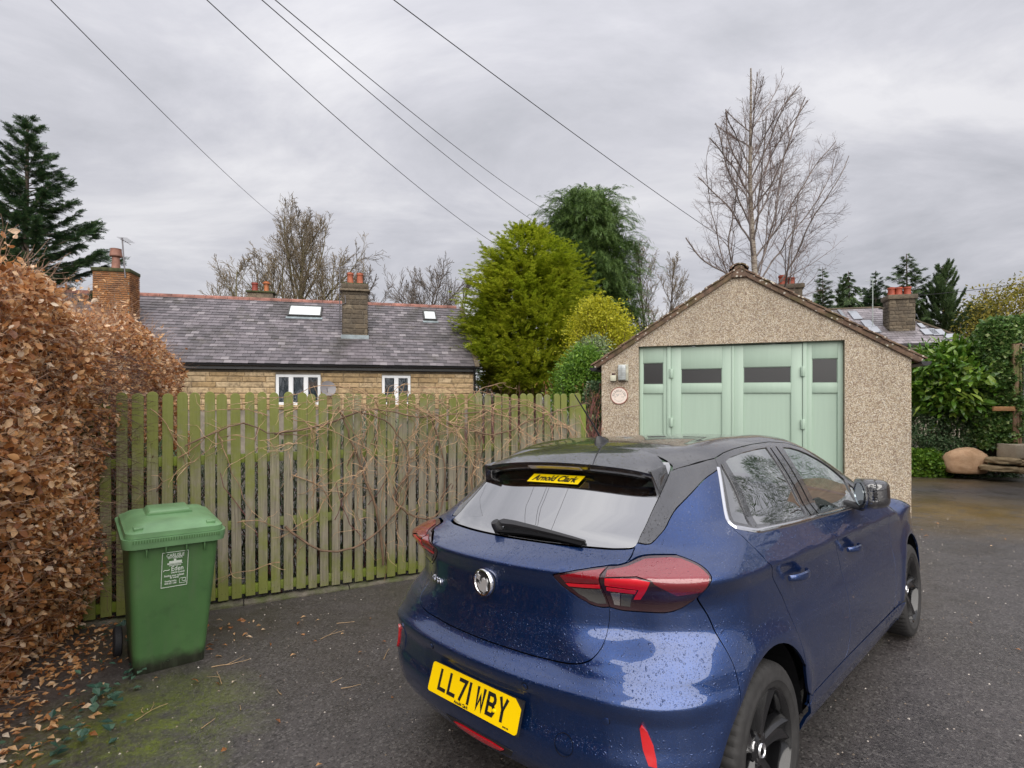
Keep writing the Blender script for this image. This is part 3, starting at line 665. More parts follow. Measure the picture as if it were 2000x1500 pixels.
M_grit = mk_stone('sooty_gritstone', [(0, (.085, .066, .045)), (.5, (.14, .108, .072)), (1, (.20, .16, .11))], .6)
M_brick = mk_stone('orange_brick', [(0, (.22, .09, .035)), (.5, (.33, .145, .05)), (1, (.42, .20, .08))], .5, 2)
M_mort = flat('mortar', (.20, .175, .14), .9, var=.3, vs_=4)
M_pot = flat('terracotta', (.36, .105, .055), .7, var=.35, vs_=6, bump=.2)
M_lead = flat('lead_flashing', (.22, .26, .28), .5, var=.3, vs_=5)
M_white = flat('white_upvc', (.78, .80, .82), .3, var=.04)
M_blk = flat('black_plastic', (.012, .012, .014), .35)
M_moss = flat('dark_moss', (.05, .055, .02), .95, var=.5, vs_=12, bump=1, bs=40)
M_steel = flat('grey_aerial_metal', (.18, .17, .18), .4, .6)
def masonry(name, x0, x1, z0, z1, y, ch, bl, mat, parent, proud=.03, joint=.012, nmax=300, holes=(), rough=.4, M=None, shared=None):
    """coursed blocks on a plane facing -y, each a part"""
    n = 0; z = z0; row = 0
    while z < z1-.02:
        h = min(ch*random.uniform(.93, 1.07), z1-z); x = x0-random.uniform(0, .5)*bl*(row % 2 + .2); 
        while x < x1:
            l = bl*random.uniform(.75, 1.3); a, b = max(x, x0), min(x+l, x1)
            segs = [(a, b)]
            for (ha, hb, hc, hd) in holes:
                if z+h > hc+.02 and z < hd-.02:
                    ns = []
                    for (p, q) in segs:
                        if q <= ha or p >= hb: ns.append((p, q))
                        else:
                            if p < ha: ns.append((p, ha))
                            if q > hb: ns.append((hb, q))
                    segs = ns
            for (p, q) in segs:
                if q-p < .05: continue
                j = joint/2; e = proud*rough; mb = MB()
                P = [(p+j, z+j), (q-j, z+j), (q-j, z+h-j), (p+j, z+h-j)]; i_ = min(.03, (q-p)/4, h/4)
                V = [(a_, y, b_) for a_, b_ in P] + [(a_, y-proud*.5, b_) for a_, b_ in P]
                cx = (p+q)/2
                V += [(p+j+i_, y-proud-random.uniform(0, e), z+j+i_), (cx, y-proud-random.uniform(0, e*1.5), z+j+i_), (q-j-i_, y-proud-random.uniform(0, e), z+j+i_), (q-j-i_, y-proud-random.uniform(0, e), z+h-j-i_), (cx, y-proud-random.uniform(0, e*1.5), z+h-j-i_), (p+j+i_, y-proud-random.uniform(0, e), z+h-j-i_)]
                if M is not None: V = [M @ Vector(v) for v in V]
                Fs = [(0, 1, 5, 4), (1, 2, 6, 5), (2, 3, 7, 6), (3, 0, 4, 7), (4, 5, 10, 9, 8), (5, 6, 11, 10), (6, 7, 13, 12, 11), (7, 4, 8, 13), (8, 9, 12, 13), (9, 10, 11, 12)]
                if n < nmax: mb.add(V, Fs).build(name, mat, parent, fix=False)
                n += 1
            x += l
        z += h; row += 1
    return n
def pot(parent, loc, h=.45, r=.13, style=0, mat=None):
    if style == 0: prof = [(r*.98, 0), (r*.9, .03), (r*.82, h*.75), (r*.86, h*.80), (r*1.0, h*.82), (r*1.0, h*.90), (r*.92, h*.92), (r*.95, h), (r*.78, h), (r*.7, .05)]
    elif style == 1: prof = [(r*.8, 0), (r*.75, h*.75), (r*1.3, h*.78), (r*1.3, h*.88), (r*.8, h*.90), (r*.85, h), (r*.6, h), (r*.6, .05)]
    else: prof = [(r*.85, 0), (r*.70, h*.60), (r*1.15, h*.64), (r*1.2, h*.68), (r*1.15, h*.72), (r*1.02, h*.97), (r*1.08, h), (r*.8, h), (r*.5, .1)]
    o = MB().lathe(prof, 20, Matrix.Translation(loc)).build('chimney_pot', mat or M_pot, parent, smooth=True); return o
def build_house():
    D0 = 20*64.5/67.5; P0 = at(370, 708, D0)                 # gutter point
    HD = Vector((4137, 1069, 0)).normalized(); HN = Vector((HD.y, -HD.x, 0)); rot = math.atan2(HD.y, HD.x)
    def along(u, off=0):
        k = (u-1000)/FPX; b = P0 - HN*off; return (k*b.y - b.x)/(HD.x - k*HD.y)
    zg = -.7; EZ = P0.z; 
    root = empty('bungalow', (P0.x, P0.y, zg), rot, label='long stone bungalow with purple slate roof, stone and brick chimneys and white windows', cat='house')
    e = EZ - zg; RUN, RISE = 4.0, 2.98
    xL, xR = along(-260), along(934)
    # wall behind (overhang .25)
    yw = .28
    def hz(v, u, off): 
        t = along(u, off); Y = (P0+HD*t-HN*off).y; return CAMZ+(HOR-v)/FPX*Y - zg
    holes = []
    wins = [(538, 626, 731), (746, 802, 733)]
    for a, b, v in wins: holes.append((along(a, yw), along(b, yw), hz(778, (a+b)/2, yw)-.25, hz(v, (a+b)/2, yw)))
    bxw = MB()
    xe = xR-.12
    xs = [xL]+[q for h in holes for q in (h[0], h[1])]+[xe]
    for i in range(0, len(xs), 2): bxw.box((xs[i], yw+.03, 0), (xs[i+1], yw+.3, e-.02))
    for h in holes: bxw.box((h[0], yw+.03, 0), (h[1], yw+.3, h[2])); bxw.box((h[0], yw+.03, h[3]), (h[1], yw+.3, e-.02))
    bxw.box((xe-.3, yw+.3, 0), (xe, RUN*2-yw, e-.02)); bxw.box((xL, RUN*2-yw-.3, 0), (xe-.3, RUN*2-yw, e-.02))
    bxw.build('wall', M_mort, root)
    masonry('stone_block', along(330, yw), xe-.02, hz(800, 700, yw), e-.30, yw+.03, .205, .62, M_sand, root, holes=holes)
    # darker top course and frieze
    mk = mk_stone('dark_sandstone', [(0, (.09, .07, .045)), (.5, (.15, .115, .07)), (1, (.22, .17, .10))], .4)
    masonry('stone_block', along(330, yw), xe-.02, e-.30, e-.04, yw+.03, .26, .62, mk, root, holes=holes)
    Mg = Matrix.Translation((xe-.01, 0, 0)) @ Matrix.Rotation(rad(90), 4, 'Z')
    masonry('stone_block', yw+.05, 3.0, 1.4, e-.05, 0, .205, .62, M_sand, root, M=Mg)
    # windows
    mc = Nd('net_curtain'); vv = mc.coord('Object', (40, 1, 1)); nn = mc.noise(vv, 1, 3); n2 = mc.voro(mc.coord('Object', (1, 1, 1)), 22)
    cc = mc.mix(mc.ramp(nn, [(.3, 0), (.7, 1)]), (.16, .17, .19), (.34, .36, .38)); cc = mc.mix(mc.ramp(n2, [(.2, .4), (.5, 0)]), cc, (.45, .46, .47)); mcur = mc.out(Base_Color=cc, Roughness=.9)
    mg = glassmat('house_glass', (.75, .78, .8), .10, 0, .7)
    for wi, (h, nl) in enumerate(zip(holes, (3, 2))):
        w = empty('window'); w.parent = root; a, b, c0, c1 = h; y = yw+.06; t = .07
        f = MB(); f.box((a, y, c0), (b, y+.06, c0+t)); f.box((a, y, c1-t), (b, y+.06, c1)); f.box((a, y, c0+t), (a+t, y+.06, c1-t)); f.box((b-t, y, c0+t), (b, y+.06, c1-t))
        wl = (b-a)/nl
        for k in range(1, nl): f.box((a+k*wl-.045, y-.004, c0+t), (a+k*wl+.045, y+.06, c1-t))
        f.build('frame', M_white, w, bevel=.006)
        for k in range(nl):
            xa = a+k*wl+(t if k == 0 else .045); xb = a+(k+1)*wl-(t if k == nl-1 else .045)
            s_ = MB(); q = .035
            for z in ((xa, c0+t, xb, c0+t+q), (xa, c1-t-q, xb, c1-t), (xa, c0+t+q, xa+q, c1-t-q), (xb-q, c0+t+q, xb, c1-t-q)): s_.box((z[0], y+.008, z[1]), (z[2], y+.045, z[3]))
            s_.build('sash', M_white, w, bevel=.004)
            bxo('pane', (xa+q, y+.02, c0+t+q), (xb-q, y+.026, c1-t-q), mg, w)
            cm = MB(); n = 30; V = []
            for i in range(n+1):
                x = xa+(xb-xa)*i/n; yy = y+.11+.018*math.sin(i*1.7+k); V += [(x, yy, c0), (x, yy, c1)]
            cm.add(V, [(2*i, 2*i+2, 2*i+3, 2*i+1) for i in range(n)]); cm.build('curtain', mcur, w, fix=False)
        bxo('room_back', (a-.1, yw+.9, c0-.1), (b+.1, yw+.95, c1+.1), flat('dark_room', (.03, .03, .03), .9), w)
        bxo('sill', (a-.08, yw-.06, c0-.08), (b+.08, yw+.1, c0-.0), M_sand, w, .01)
    # gutter and fascia
    bxo('fascia', (xL, .12, e-.20), (xR-.05, .15, e-.02), M_blk, root)
    bxo('soffit', (xL, .15, e-.20), (xR-.05, yw+.02, e-.17), M_blk, root)
    P = [(math.cos(a)*.065, math.sin(a)*.06) for a in np.linspace(math.pi, 2*math.pi, 8)]; P += [(p[0]*.86, p[1]*.86+.002) for p in P[::-1]]
    n = len(P); g = MB(); g.add([(x, .03+p[0], e-.035+p[1]) for x in (xL, xR+.02) for p in P], [(i, (i+1) % n, n+(i+1) % n, n+i) for i in range(n)] + [tuple(range(n))]+[tuple(range(2*n-1, n-1, -1))]); g.build('gutter', M_blk, root)
    MB().tube([(xe-.02, .05, e-.09), (xe-.02, .09, e-.2), (xe+.03, yw-.04, e-.42), (xe+.03, yw-.04, 0)], .036, 10).build('downpipe', M_blk, root, smooth=True)
    # satellite dish
    dx = along(641, yw); dz = hz(760, 641, yw); ds = empty('satellite_dish', root.matrix_basis @ Vector((dx, yw, dz)), rot, label='grey satellite dish on the bungalow wall right of the three-light window', cat='satellite dish')
    MB().lathe([(0, 0), (.12, .012), (.22, .045), (.29, .08), (.285, .088), (.2, .05), (0, .01)], 24, Matrix.Translation((0, -.3, 0)) @ Matrix.Rotation(rad(75), 4, 'X') @ Matrix.Rotation(rad(20), 4, 'Y')).build('dish', flat('mesh_grey', (.20, .19, .20), .5), ds, smooth=True)
    MB().tube([(0, 0, -.1), (0, -.25, -.05)], .02, 6).tube([(0, -.28, -.2), (0, -.62, .05)], .012, 6).build('arm', M_steel, ds)
    # roof
    roof = empty('roof'); roof.parent = root
    sl = math.hypot(RUN, RISE); dr = Vector((0, RUN, RISE))/sl; nn = Vector((0, -RISE, RUN))/sl
    Mr = Matrix(((1, 0, 0, 0), (0, dr.y, nn.y, 0), (0, dr.z, nn.z, e), (0, 0, 0, 1)))   # local: x along, y up the slope, z normal
    und = MB().box((xL, .02, -.05), (xR-.03, sl, -.012), Mr).build('roof_slope', flat('roof_felt', (.03, .03, .03), .9), roof)
    Mb = Matrix(((1, 0, 0, 0), (0, -dr.y, -nn.y, 2*RUN), (0, dr.z, nn.z, e), (0, 0, 0, 1)))
    MB().box((xL, .02, -.05), (xR-.03, sl, .0), Mb).build('roof_slope', M_slate, roof)
    rows = 23; ga = sl/rows; sw = .27
    sm_ = []
    for k in range(5):
        mb = MB(); w = sw-.006; l = ga*1.32; t0, t1 = .007, .016
        j = [random.uniform(-.004, .004) for _ in range(4)]
        mb.add([(0, j[0], .004), (w, j[1], .004), (w, l, -.010), (0, l, -.010), (0, j[0], .004+t1), (w, j[1], .004+t1), (w, l, -.006), (0, l, -.006)], [(0, 3, 2, 1), (4, 5, 6, 7), (0, 1, 5, 4), (1, 2, 6, 5), (2, 3, 7, 6), (3, 0, 4, 7)])
        o = mb.build('slate', M_slate, None, fix=True); sm_.append(o.data); bpy.data.objects.remove(o)
    tV = np.array([v.co[:] for v in sm_[0].vertices]); tF = np.array([p.vertices[:] for p in sm_[0].polygons])
    cells = []
    xvis0 = along(150)
    for r in range(rows):
        x = xL - sw*(.5 if r % 2 else 0)
        while x < xR-.12:
            cells.append((r, x)); x += sw
    vis = [c for c in cells if c[1] > xvis0 and c[0] < 20]; vis.sort(key=lambda c: (c[1]*.985 + c[0]*.1))
    own = set(vis[:300]); rest = [c for c in cells if c not in own]
    for r, x in vis[:300]:
        o = bpy.data.objects.new('slate', random.choice(sm_)); col.objects.link(o); o.parent = roof
        o.matrix_local = Mr @ Matrix.Translation((x+random.uniform(-.004, .004), r*ga+random.uniform(-.010, .008), random.uniform(0, .004))) @ Matrix.Rotation(random.gauss(0, .006), 4, 'Z')
    pos = np.array([(x+random.uniform(-.004, .004), r*ga+random.uniform(-.010, .008), random.uniform(0, .004)) for r, x in rest])
    a = rng.normal(0, .006, len(rest)); M3 = np.zeros((len(rest), 3, 3)); M3[:, 0, 0] = M3[:, 1, 1] = np.cos(a); M3[:, 0, 1] = -np.sin(a); M3[:, 1, 0] = np.sin(a); M3[:, 2, 2] = 1
    V, Fc = scatter(tV, tF, pos, M3); Rm = np.array(Mr.to_3x3()); V = V @ Rm.T + np.array([0, 0, e])
    o = link('slates', npmesh('slates', V, Fc), M_slate, roof); o['kind'] = 'stuff'
    # red ridge tiles
    x = xL; mr = flat('red_ridge_tile', (.25, .11, .085), .8, var=.5, vs_=3, bump=.3)
    while x < xR-.4:
        l = .42; P = [(-.15, -.10), (-.13, -.02), (-.05, .055), (0, .065), (.05, .055), (.13, -.02), (.15, -.10), (0, -.02)]
        mb = MB(); V = [(xx, RUN+p[0], e+RISE+p[1]) for xx in (x, x+l-.01) for p in P]; n = 8
        mb.add(V, [tuple(range(n)), tuple(range(2*n-1, n-1, -1))]+[(i, i+n, (i+1) % n+n, (i+1) % n) for i in range(n)])
        mb.box((x-.012, RUN-.16, e+RISE-.09), (x+.02, RUN+.16, e+RISE+.0)) if 0 else None
        mb.build('ridge_tile', mr, roof, fix=True); x += l
    # stone verge coping on the right gable
    mv = mk_stone('lichened_coping', [(0, (.12, .09, .06)), (1, (.26, .21, .15))], .5); k = 0; s = -.02
    while s < sl:
        l = random.uniform(.5, .62); o = MB().box((xR-.13, s, -.02), (xR+.05, min(s+l-.01, sl+.05), .055), Mr).build('coping_stone', mv, roof, bevel=.012); s += l
    MB().box((xR-.13, 0, -.02), (xR+.05, sl, .055), Mb).build('coping_stone', mv, roof, bevel=.012)
    MB().prism([(yw, e-.05), (2*RUN-yw, e-.05), (RUN, e+RISE-.2)], 0, .2, Matrix.Translation((xe-.2, 0, 0)) @ Matrix.Rotation(rad(90), 4, 'Z') @ Matrix.Translation((0, -.2, 0))).build('gable', M_mort, root)
    # rooflights: (u0,u1,fraction up the slope)
    def roofpt(u, v):      # sight line meets front roof plane -> local x, y
        o = Vector((0, 0, CAMZ)); d_ = Vector(((u-1000)/FPX, 1, (HOR-v)/FPX)); Mw = root.matrix_basis @ Mr; Mi = Mw.inverted(); lo = Mi @ o; ld = Mi.to_3x3() @ d_; t = -lo.z/ld.z; q = lo+ld*t; return q.x, q.y
    root.matrix_basis = Matrix.Translation((P0.x, P0.y, zg)) @ Matrix.Rotation(rot, 4, 'Z')
    mskg = flat('rooflight_glass', (.62, .66, .68), .12, spec=.8)
    for (a, b, c_, d_) in (((561, 620), (628, 620), (630, 601), (566, 599)), ((828, 627), (853, 628), (851, 611), (825, 609))):
        pts = [roofpt(*q) for q in (a, b, c_, d_)]; x0, x1 = (pts[0][0]+pts[3][0])/2, (pts[1][0]+pts[2][0])/2; y0, y1 = (pts[0][1]+pts[1][1])/2, (pts[2][1]+pts[3][1])/2
        sk = empty('rooflight'); sk.parent = roof; fr = MB(); t = .055
        for q in ((x0, y0, x1, y0+t), (x0, y1-t, x1, y1), (x0, y0+t, x0+t, y1-t), (x1-t, y0+t, x1, y1-t)): fr.box((q[0], q[1], 0), (q[2], q[3], .11), Mr)
        fr.build('frame', flat('dark_grey_frame', (.05, .048, .045), .5), sk, bevel=.006)
        MB().box((x0+t, y0+t, .07), (x1-t, y1-t, .078), Mr).build('glass', mskg, sk)
        MB().box((x0-.05, y0-.16, .022), (x1+.05, y0, .03), Mr).build('flashing', M_lead, sk)
    # chimneys
    def stack(u0, u1, vb, vt, depth, mat, ch, bl, crown, nm, bump_=0):
        x0, y0 = roofpt(u0, vb); x1, _ = roofpt(u1, vb); yy = Mr @ Vector((0, y0, 0)); y = yy.y; zb = yy.z-.3
        Yw = (root.matrix_basis @ Vector((x0, y, 0))).y; zt = CAMZ+(HOR-vt)/FPX*Yw-zg
        ck = empty('chimney'); ck.parent = roof
        bxo('core', (x0+.02, y+.02, zb), (x1-.02, y+depth-.02, zt), M_mort, ck)
        zt2 = zt-crown
        tot = 0
        tot += masonry('stone_block' if nm == 's' else 'brick', x0, x1, zb+.3, zt2, y+.02, ch, bl, mat, ck, proud=.02, joint=.014, nmax=200)
        Ms = Matrix.Translation((x1, 0, 0)) @ Matrix.Rotation(rad(90), 4, 'Z')
        masonry('stone_block' if nm == 's' else 'brick', y, y+depth, zb+.3, zt2, .02-.04+.02, ch, bl, mat, ck, proud=.02, joint=.014, nmax=150, M=Ms)
        Ms = Matrix.Translation((x0, y+depth, 0)) @ Matrix.Rotation(rad(-90), 4, 'Z')
        masonry('stone_block' if nm == 's' else 'brick', 0, depth, zb+.3, zt2, 0, ch, bl, mat, ck, proud=.02, joint=.014, nmax=60, M=Ms)
        bxo('flashing', (x0-.06, y-.05, zb+.25), (x1+.06, y-.028, zb+.43), M_lead, ck)
        return ck, x0, x1, y, zt2, zt
    ck, x0, x1, y, z2, zt = stack(669, 717.5, 660, 552, .62, M_grit, .20, .42, .32, 's')
    bxo('crown', (x0-.10, y-.10, z2), (x1+.10, y+.72, z2+.09), M_grit, ck, .02); bxo('crown', (x0-.05, y-.05, z2+.095), (x1+.05, y+.67, z2+.30), M_grit, ck, .03)
    mo = bxo('moss', (x0-.02, y-.02, z2+.28), (x1+.02, y+.64, z2+.34), M_moss, ck, .025)
    for u in (683.5, 702.5):
        xx = x0+(u-669)/(717.5-669)*(x1-x0); pot(ck, (xx, y+.3, z2+.32), .47, .14)
    # aerial on that chimney
    ae = MB(); ax_ = x0-.12; 
    ae.tube([(ax_, y+.25, z2-1.3), (ax_, y+.25, z2+.95)], .022, 8); ae.tube([(ax_-.35, y+.25, z2+.88), (ax_-.35, y+.25, z2+.78), (ax_+.3, y+.25, z2+.90), (ax_+.3, y+.25, z2+1.02)], .012, 6)
    ae.tube([(ax_-.75, y+.3, z2+.84), (ax_+.85, y+.2, z2+1.12)], .010, 5)
    for k in range(15):
        f = k/14; p = Vector((ax_-.72+1.35*f, y+.3-.1*f, z2+.845+.245*f)); ae.tube([p+Vector((-.02, -.13, .0)), p+Vector((.02, .13, 0))], .006, 4)
    p = Vector((ax_+.80, y+.2, z2+1.11))
    for s in (-1, 1): ae.tube([p+Vector((.1, -.15, .0)), p+Vector((.1, 0, s*.13)), p+Vector((.1, .15, 0))], .006, 4); ae.tube([p, p+Vector((-.25, 0, s*.13)), p+Vector((.1, 0, s*.13))], .006, 4)
    ae.build('television_aerial', M_steel, ck)
    MB().tube([(ax_-.02, y+.23, z2-.2), (x0+.1, y-.04, z2-.2), (x0+.12, y-.045, z2-.5), (x0-.02, y-.03, z2-.55)], .02, 6).build('bracket', M_steel, ck)
    # brick chimney on the left
    ck, x0, x1, y, z2, zt = stack(180, 254, 646, 522, .9, M_brick, .075, .23, .12, 'b')
    bxo('crown', (x0-.04, y-.04, z2), (x1+.04, y+.92, z2+.14), M_moss, ck, .03)
    xx = x0+.52*(x1-x0); pot(ck, (xx, y+.35, z2+.13), .78, .17, 2, flat('weathered_pot', (.27, .13, .095), .7, var=.3, vs_=5))
    ae = MB(); xx = x1-.12; ae.tube([(xx, y-.03, z2-.2), (xx-.1, y-.03, z2+1.25)], .025, 8)
    p = Vector((xx-.1, y-.03, z2+1.2)); ae.tube([p+Vector((-.05, 0, .02)), p+Vector((.35, -.2, -.24))], .012, 5)
    for k in range(5): q = p+Vector((.0+.07*k, -.04*k, .06-.05*k)); ae.tube([q+Vector((-.17, 0, 0)), q+Vector((.17, .02, -.01))], .007, 4)
    ae.build('television_aerial', M_steel, ck)
    # stack rising behind the ridge
    tq = along(508, RUN*2-1.8); yb = RUN*2-1.8; Yw = (root.matrix_basis @ Vector((tq, yb, 0))).y
    zt = CAMZ+(HOR-572)/FPX*Yw-zg; ck = empty('chimney'); ck.parent = roof
    bxo('stack', (tq-.55, yb, e+.6), (tq+.55, yb+.6, zt), M_grit, ck, .01); bxo('crown', (tq-.62, yb-.06, zt), (tq+.62, yb+.66, zt+.10), M_moss, ck, .04)
    pot(ck, (tq-.28, yb+.3, zt+.09), .42, .15, 0, flat('dark_red_pot', (.25, .045, .03), .6, var=.2)); pot(ck, (tq+.22, yb+.3, zt+.09), .50, .13, 1, flat('orange_pot', (.45, .15, .055), .6, var=.2))
build_house()
# ================================================================ house far right behind the garage
def build_far_house():
    D = 24.; e0 = at(1900, 668, D); rz = rad(-16)
    root = empty('far_house', (e0.x, e0.y, -.8), rz, label='distant slate roofed house with solar panels behind the garage', cat='house')
    root.matrix_basis = Matrix.Translation((e0.x, e0.y, -.8)) @ Matrix.Rotation(rz, 4, 'Z')
    ez = e0.z+.8; L, RUN, RISE = -9.5, 4.2, 2.25
    mw = flat('render', (.35, .30, .24), .9, var=.2)
    bxo('wall', (L, .2, 0), (-.2, 2*RUN, ez-.05), mw, root)
    sl = math.hypot(RUN, RISE); dr = Vector((0, RUN, RISE))/sl; nn = Vector((0, -RISE, RUN))/sl
    # hipped right end: slope polygon
    def P3(x, y): return Vector((x, dr.y*y, ez+dr.z*y))
    ms = mk_slate('far_slate', (.20, .18, .195), (.32, .29, .31))
    roof = empty('roof'); roof.parent = root
    xr = -2.2
    mb = MB(); V = [P3(L, 0), P3(.0, 0), P3(xr, sl), P3(L, sl)]; mb.add(V+[v-Vector((0, 0, .1)) for v in V], [(0, 1, 2, 3), (7, 6, 5, 4), (0, 4, 5, 1), (1, 5, 6, 2), (2, 6, 7, 3), (3, 7, 4, 0)]); mb.build('roof_slope', flat('felt2', (.05, .045, .05), .9), roof)
    A, B, C = P3(0, 0), Vector((0, 2*RUN, ez)), P3(xr, sl); mb = MB(); V = [A, B, C]; mb.add(V+[v-Vector((0, 0, .1)) for v in V], [(0, 1, 2), (5, 4, 3), (0, 3, 4, 1), (1, 4, 5, 2), (2, 5, 3, 0)]); mb.build('roof_slope', ms, roof)
    V_ = []; F_ = []; rows = 17; ga = sl/rows; cellsz = .3; pos = []
    for r in range(rows):
        x = L
        while x < 0-(r+1)*ga/sl*(-xr)-.3: pos.append((x+(cellsz/2 if r % 2 else 0), r*ga, 0)); x += cellsz
    t = np.array([(0, 0, .02), (cellsz-.01, 0, .02), (cellsz-.01, ga*1.1, .004), (0, ga*1.1, .004), (0, 0, -.0), (cellsz-.01, 0, -.0)]); tf = np.array([(0, 1, 2, 3), (4, 5, 1, 0)])
    V, Fc = scatter(t, tf, np.array(pos), np.tile(np.eye(3), (len(pos), 1, 1))); Mr = np.array([[1, 0, 0], [0, dr.y, nn.y], [0, dr.z, nn.z]])
    V = V @ Mr.T + np.array([0, 0, ez]); o = link('slates', npmesh('slates', V, Fc), ms, roof); o['kind'] = 'stuff'
    MB().tube([P3(L, sl)+Vector((0, 0, .02)), P3(xr, sl)+Vector((0, 0, .02)), P3(0, 0)+Vector((0, 0, .02))], .07, 6).build('hip_tiles', M_grit, roof)
    Mp = Matrix(((1, 0, 0, 0), (0, dr.y, nn.y, 0), (0, dr.z, nn.z, ez), (0, 0, 0, 1))); Mi = (root.matrix_basis @ Mp).inverted()
    def rp(u, v): lo = Mi @ Vector((0, 0, CAMZ)); ld = Mi.to_3x3() @ Vector(((u-1000)/FPX, 1, (HOR-v)/FPX)); q = lo-ld*(lo.z/ld.z); return q.x, q.y
    mp = flat('solar_glass', (.30, .32, .36), .15, spec=1.0, coat=.5)
    for quad in (((1635, 607), (1655, 625)), ((1655, 610), (1685, 625)), ((1680, 628), (1710, 640)), ((1692, 640), (1722, 651)), ((1790, 634), (1808, 642)), ((1795, 645), (1835, 655)), ((1812, 646), (1850, 656)), ((1840, 655), (1872, 664))):
        x0, y1 = rp(*quad[0]); x1, y0 = rp(*quad[1]); x0, x1 = min(x0, x1), max(x0, x1); y0, y1 = min(y0, y1), max(y0, y1)
        MB().box((x0, y0, .04), (x1, y1, .075), Mp).build('solar_panel', mp, root)
    x0, y0 = rp(1737, 648); x1, _ = rp(1790, 648); b = P3(x0, y0); Yw = (root.matrix_basis @ Vector((x0, b.y, 0))).y; zt = CAMZ+(HOR-575)/FPX*Yw+.8
    ck = empty('chimney'); ck.parent = roof
    bxo('core', (x0+.02, b.y+.02, b.z-.3), (x1-.02, b.y+.78, zt-.25), M_mort, ck)
    masonry('stone_block', x0, x1, b.z-.05, zt-.25, b.y+.02, .17, .33, M_grit, ck, proud=.02, nmax=60)
    Ms = Matrix.Translation((x0, b.y+.8, 0)) @ Matrix.Rotation(rad(-90), 4, 'Z'); masonry('stone_block', 0, .8, b.z-.05, zt-.25, 0, .17, .33, M_grit, ck, proud=.02, nmax=40, M=Ms)
    bxo('crown', (x0-.08, b.y-.08, zt-.25), (x1+.08, b.y+.88, zt-.03), M_grit, ck, .03)
    for i, f in enumerate((.2, .48, .82)): pot(ck, (x0+f*(x1-x0), b.y+.4, zt-.04), .42, .17, 0, flat('red_pot', (.36, .07, .035), .6, var=.25) if i == 0 else bpy.data.materials['red_pot'])
    MB().tube([(x0-.5, b.y+.6, b.z), (x0-.5, b.y+.6, zt+.9)], .02, 5).tube([(x0-.8, b.y+.6, zt+.8), (x0-.2, b.y+.6, zt+.86)], .012, 4).build('television_aerial', flat('pale_mast', (.4, .45, .42), .5), ck)
    # pots peeping over the garage roof belong to another chimney
    D2 = 17; c = at(1545, 560, D2); r2 = empty('neighbour_chimney', (c.x, c.y, 0), rad(-20), label='dark chimney with two red pots peeping over the right garage roof slope', cat='chimney')
    zt = at(1545, 556, D2).z
    bxo('stack', (-.32, 0, 0), (.32, .6, zt-.12), M_grit, r2, .01); bxo('crown', (-.38, -.05, zt-.12), (.38, .65, zt+.03), M_grit, r2, .03)
    pot(r2, (-.22, .25, zt+.02), .33, .12, 0, bpy.data.materials['red_pot']); pot(r2, (.03, .25, zt+.02), .24, .12, 0, bpy.data.materials['red_pot'])
    MB().tube([(-.1, .45, zt-.3), (-.1, .45, at(1540, 470, D2).z)], .018, 6).build('mast', M_steel, r2)
build_far_house()
# ================================================================ vegetation
def tubes(P, r, n=5):
    """many polylines at once: list of (points (k,3), radii (k)) -> V, F"""
    Vs, Fs, off = [], [], 0
    ring = np.arange(n)*2*math.pi/n
    for pts, rr in zip(P, r):
        pts = np.asarray(pts, float); k = len(pts); t = np.gradient(pts, axis=0); t /= np.linalg.norm(t, axis=1, keepdims=True)+1e-9
        u = np.cross(t, [0.31, .22, .92]); u /= np.linalg.norm(u, axis=1, keepdims=True)+1e-9; w = np.cross(t, u)
        V = pts[:, None]+(u[:, None]*np.cos(ring)[None, :, None]+w[:, None]*np.sin(ring)[None, :, None])*np.asarray(rr)[:, None, None]
        Vs.append(V.reshape(-1, 3)); i = np.arange(k-1)[:, None]*n; j = np.arange(n)[None]; a = i+j; b = i+(j+1) % n
        Fs.append((np.stack([a, b, b+n, a+n], -1).reshape(-1, 4))+off); off += k*n
    return np.concatenate(Vs), np.concatenate(Fs)
def grow(p, d, length, r0, step, jit, up, R, minr=.003, curve=None):
    k = max(3, int(length/step)); pts = [np.array(p, float)]; d = np.array(d, float); d /= np.linalg.norm(d)
    for i in range(k):
        d = d + R.normal(0, jit, 3) + np.array([0, 0, up]); d /= np.linalg.norm(d); pts.append(pts[-1]+d*length/k)
    rr = r0*(1-np.linspace(0, 1, k+1)**1.1*.85); return np.array(pts), np.maximum(rr, minr)
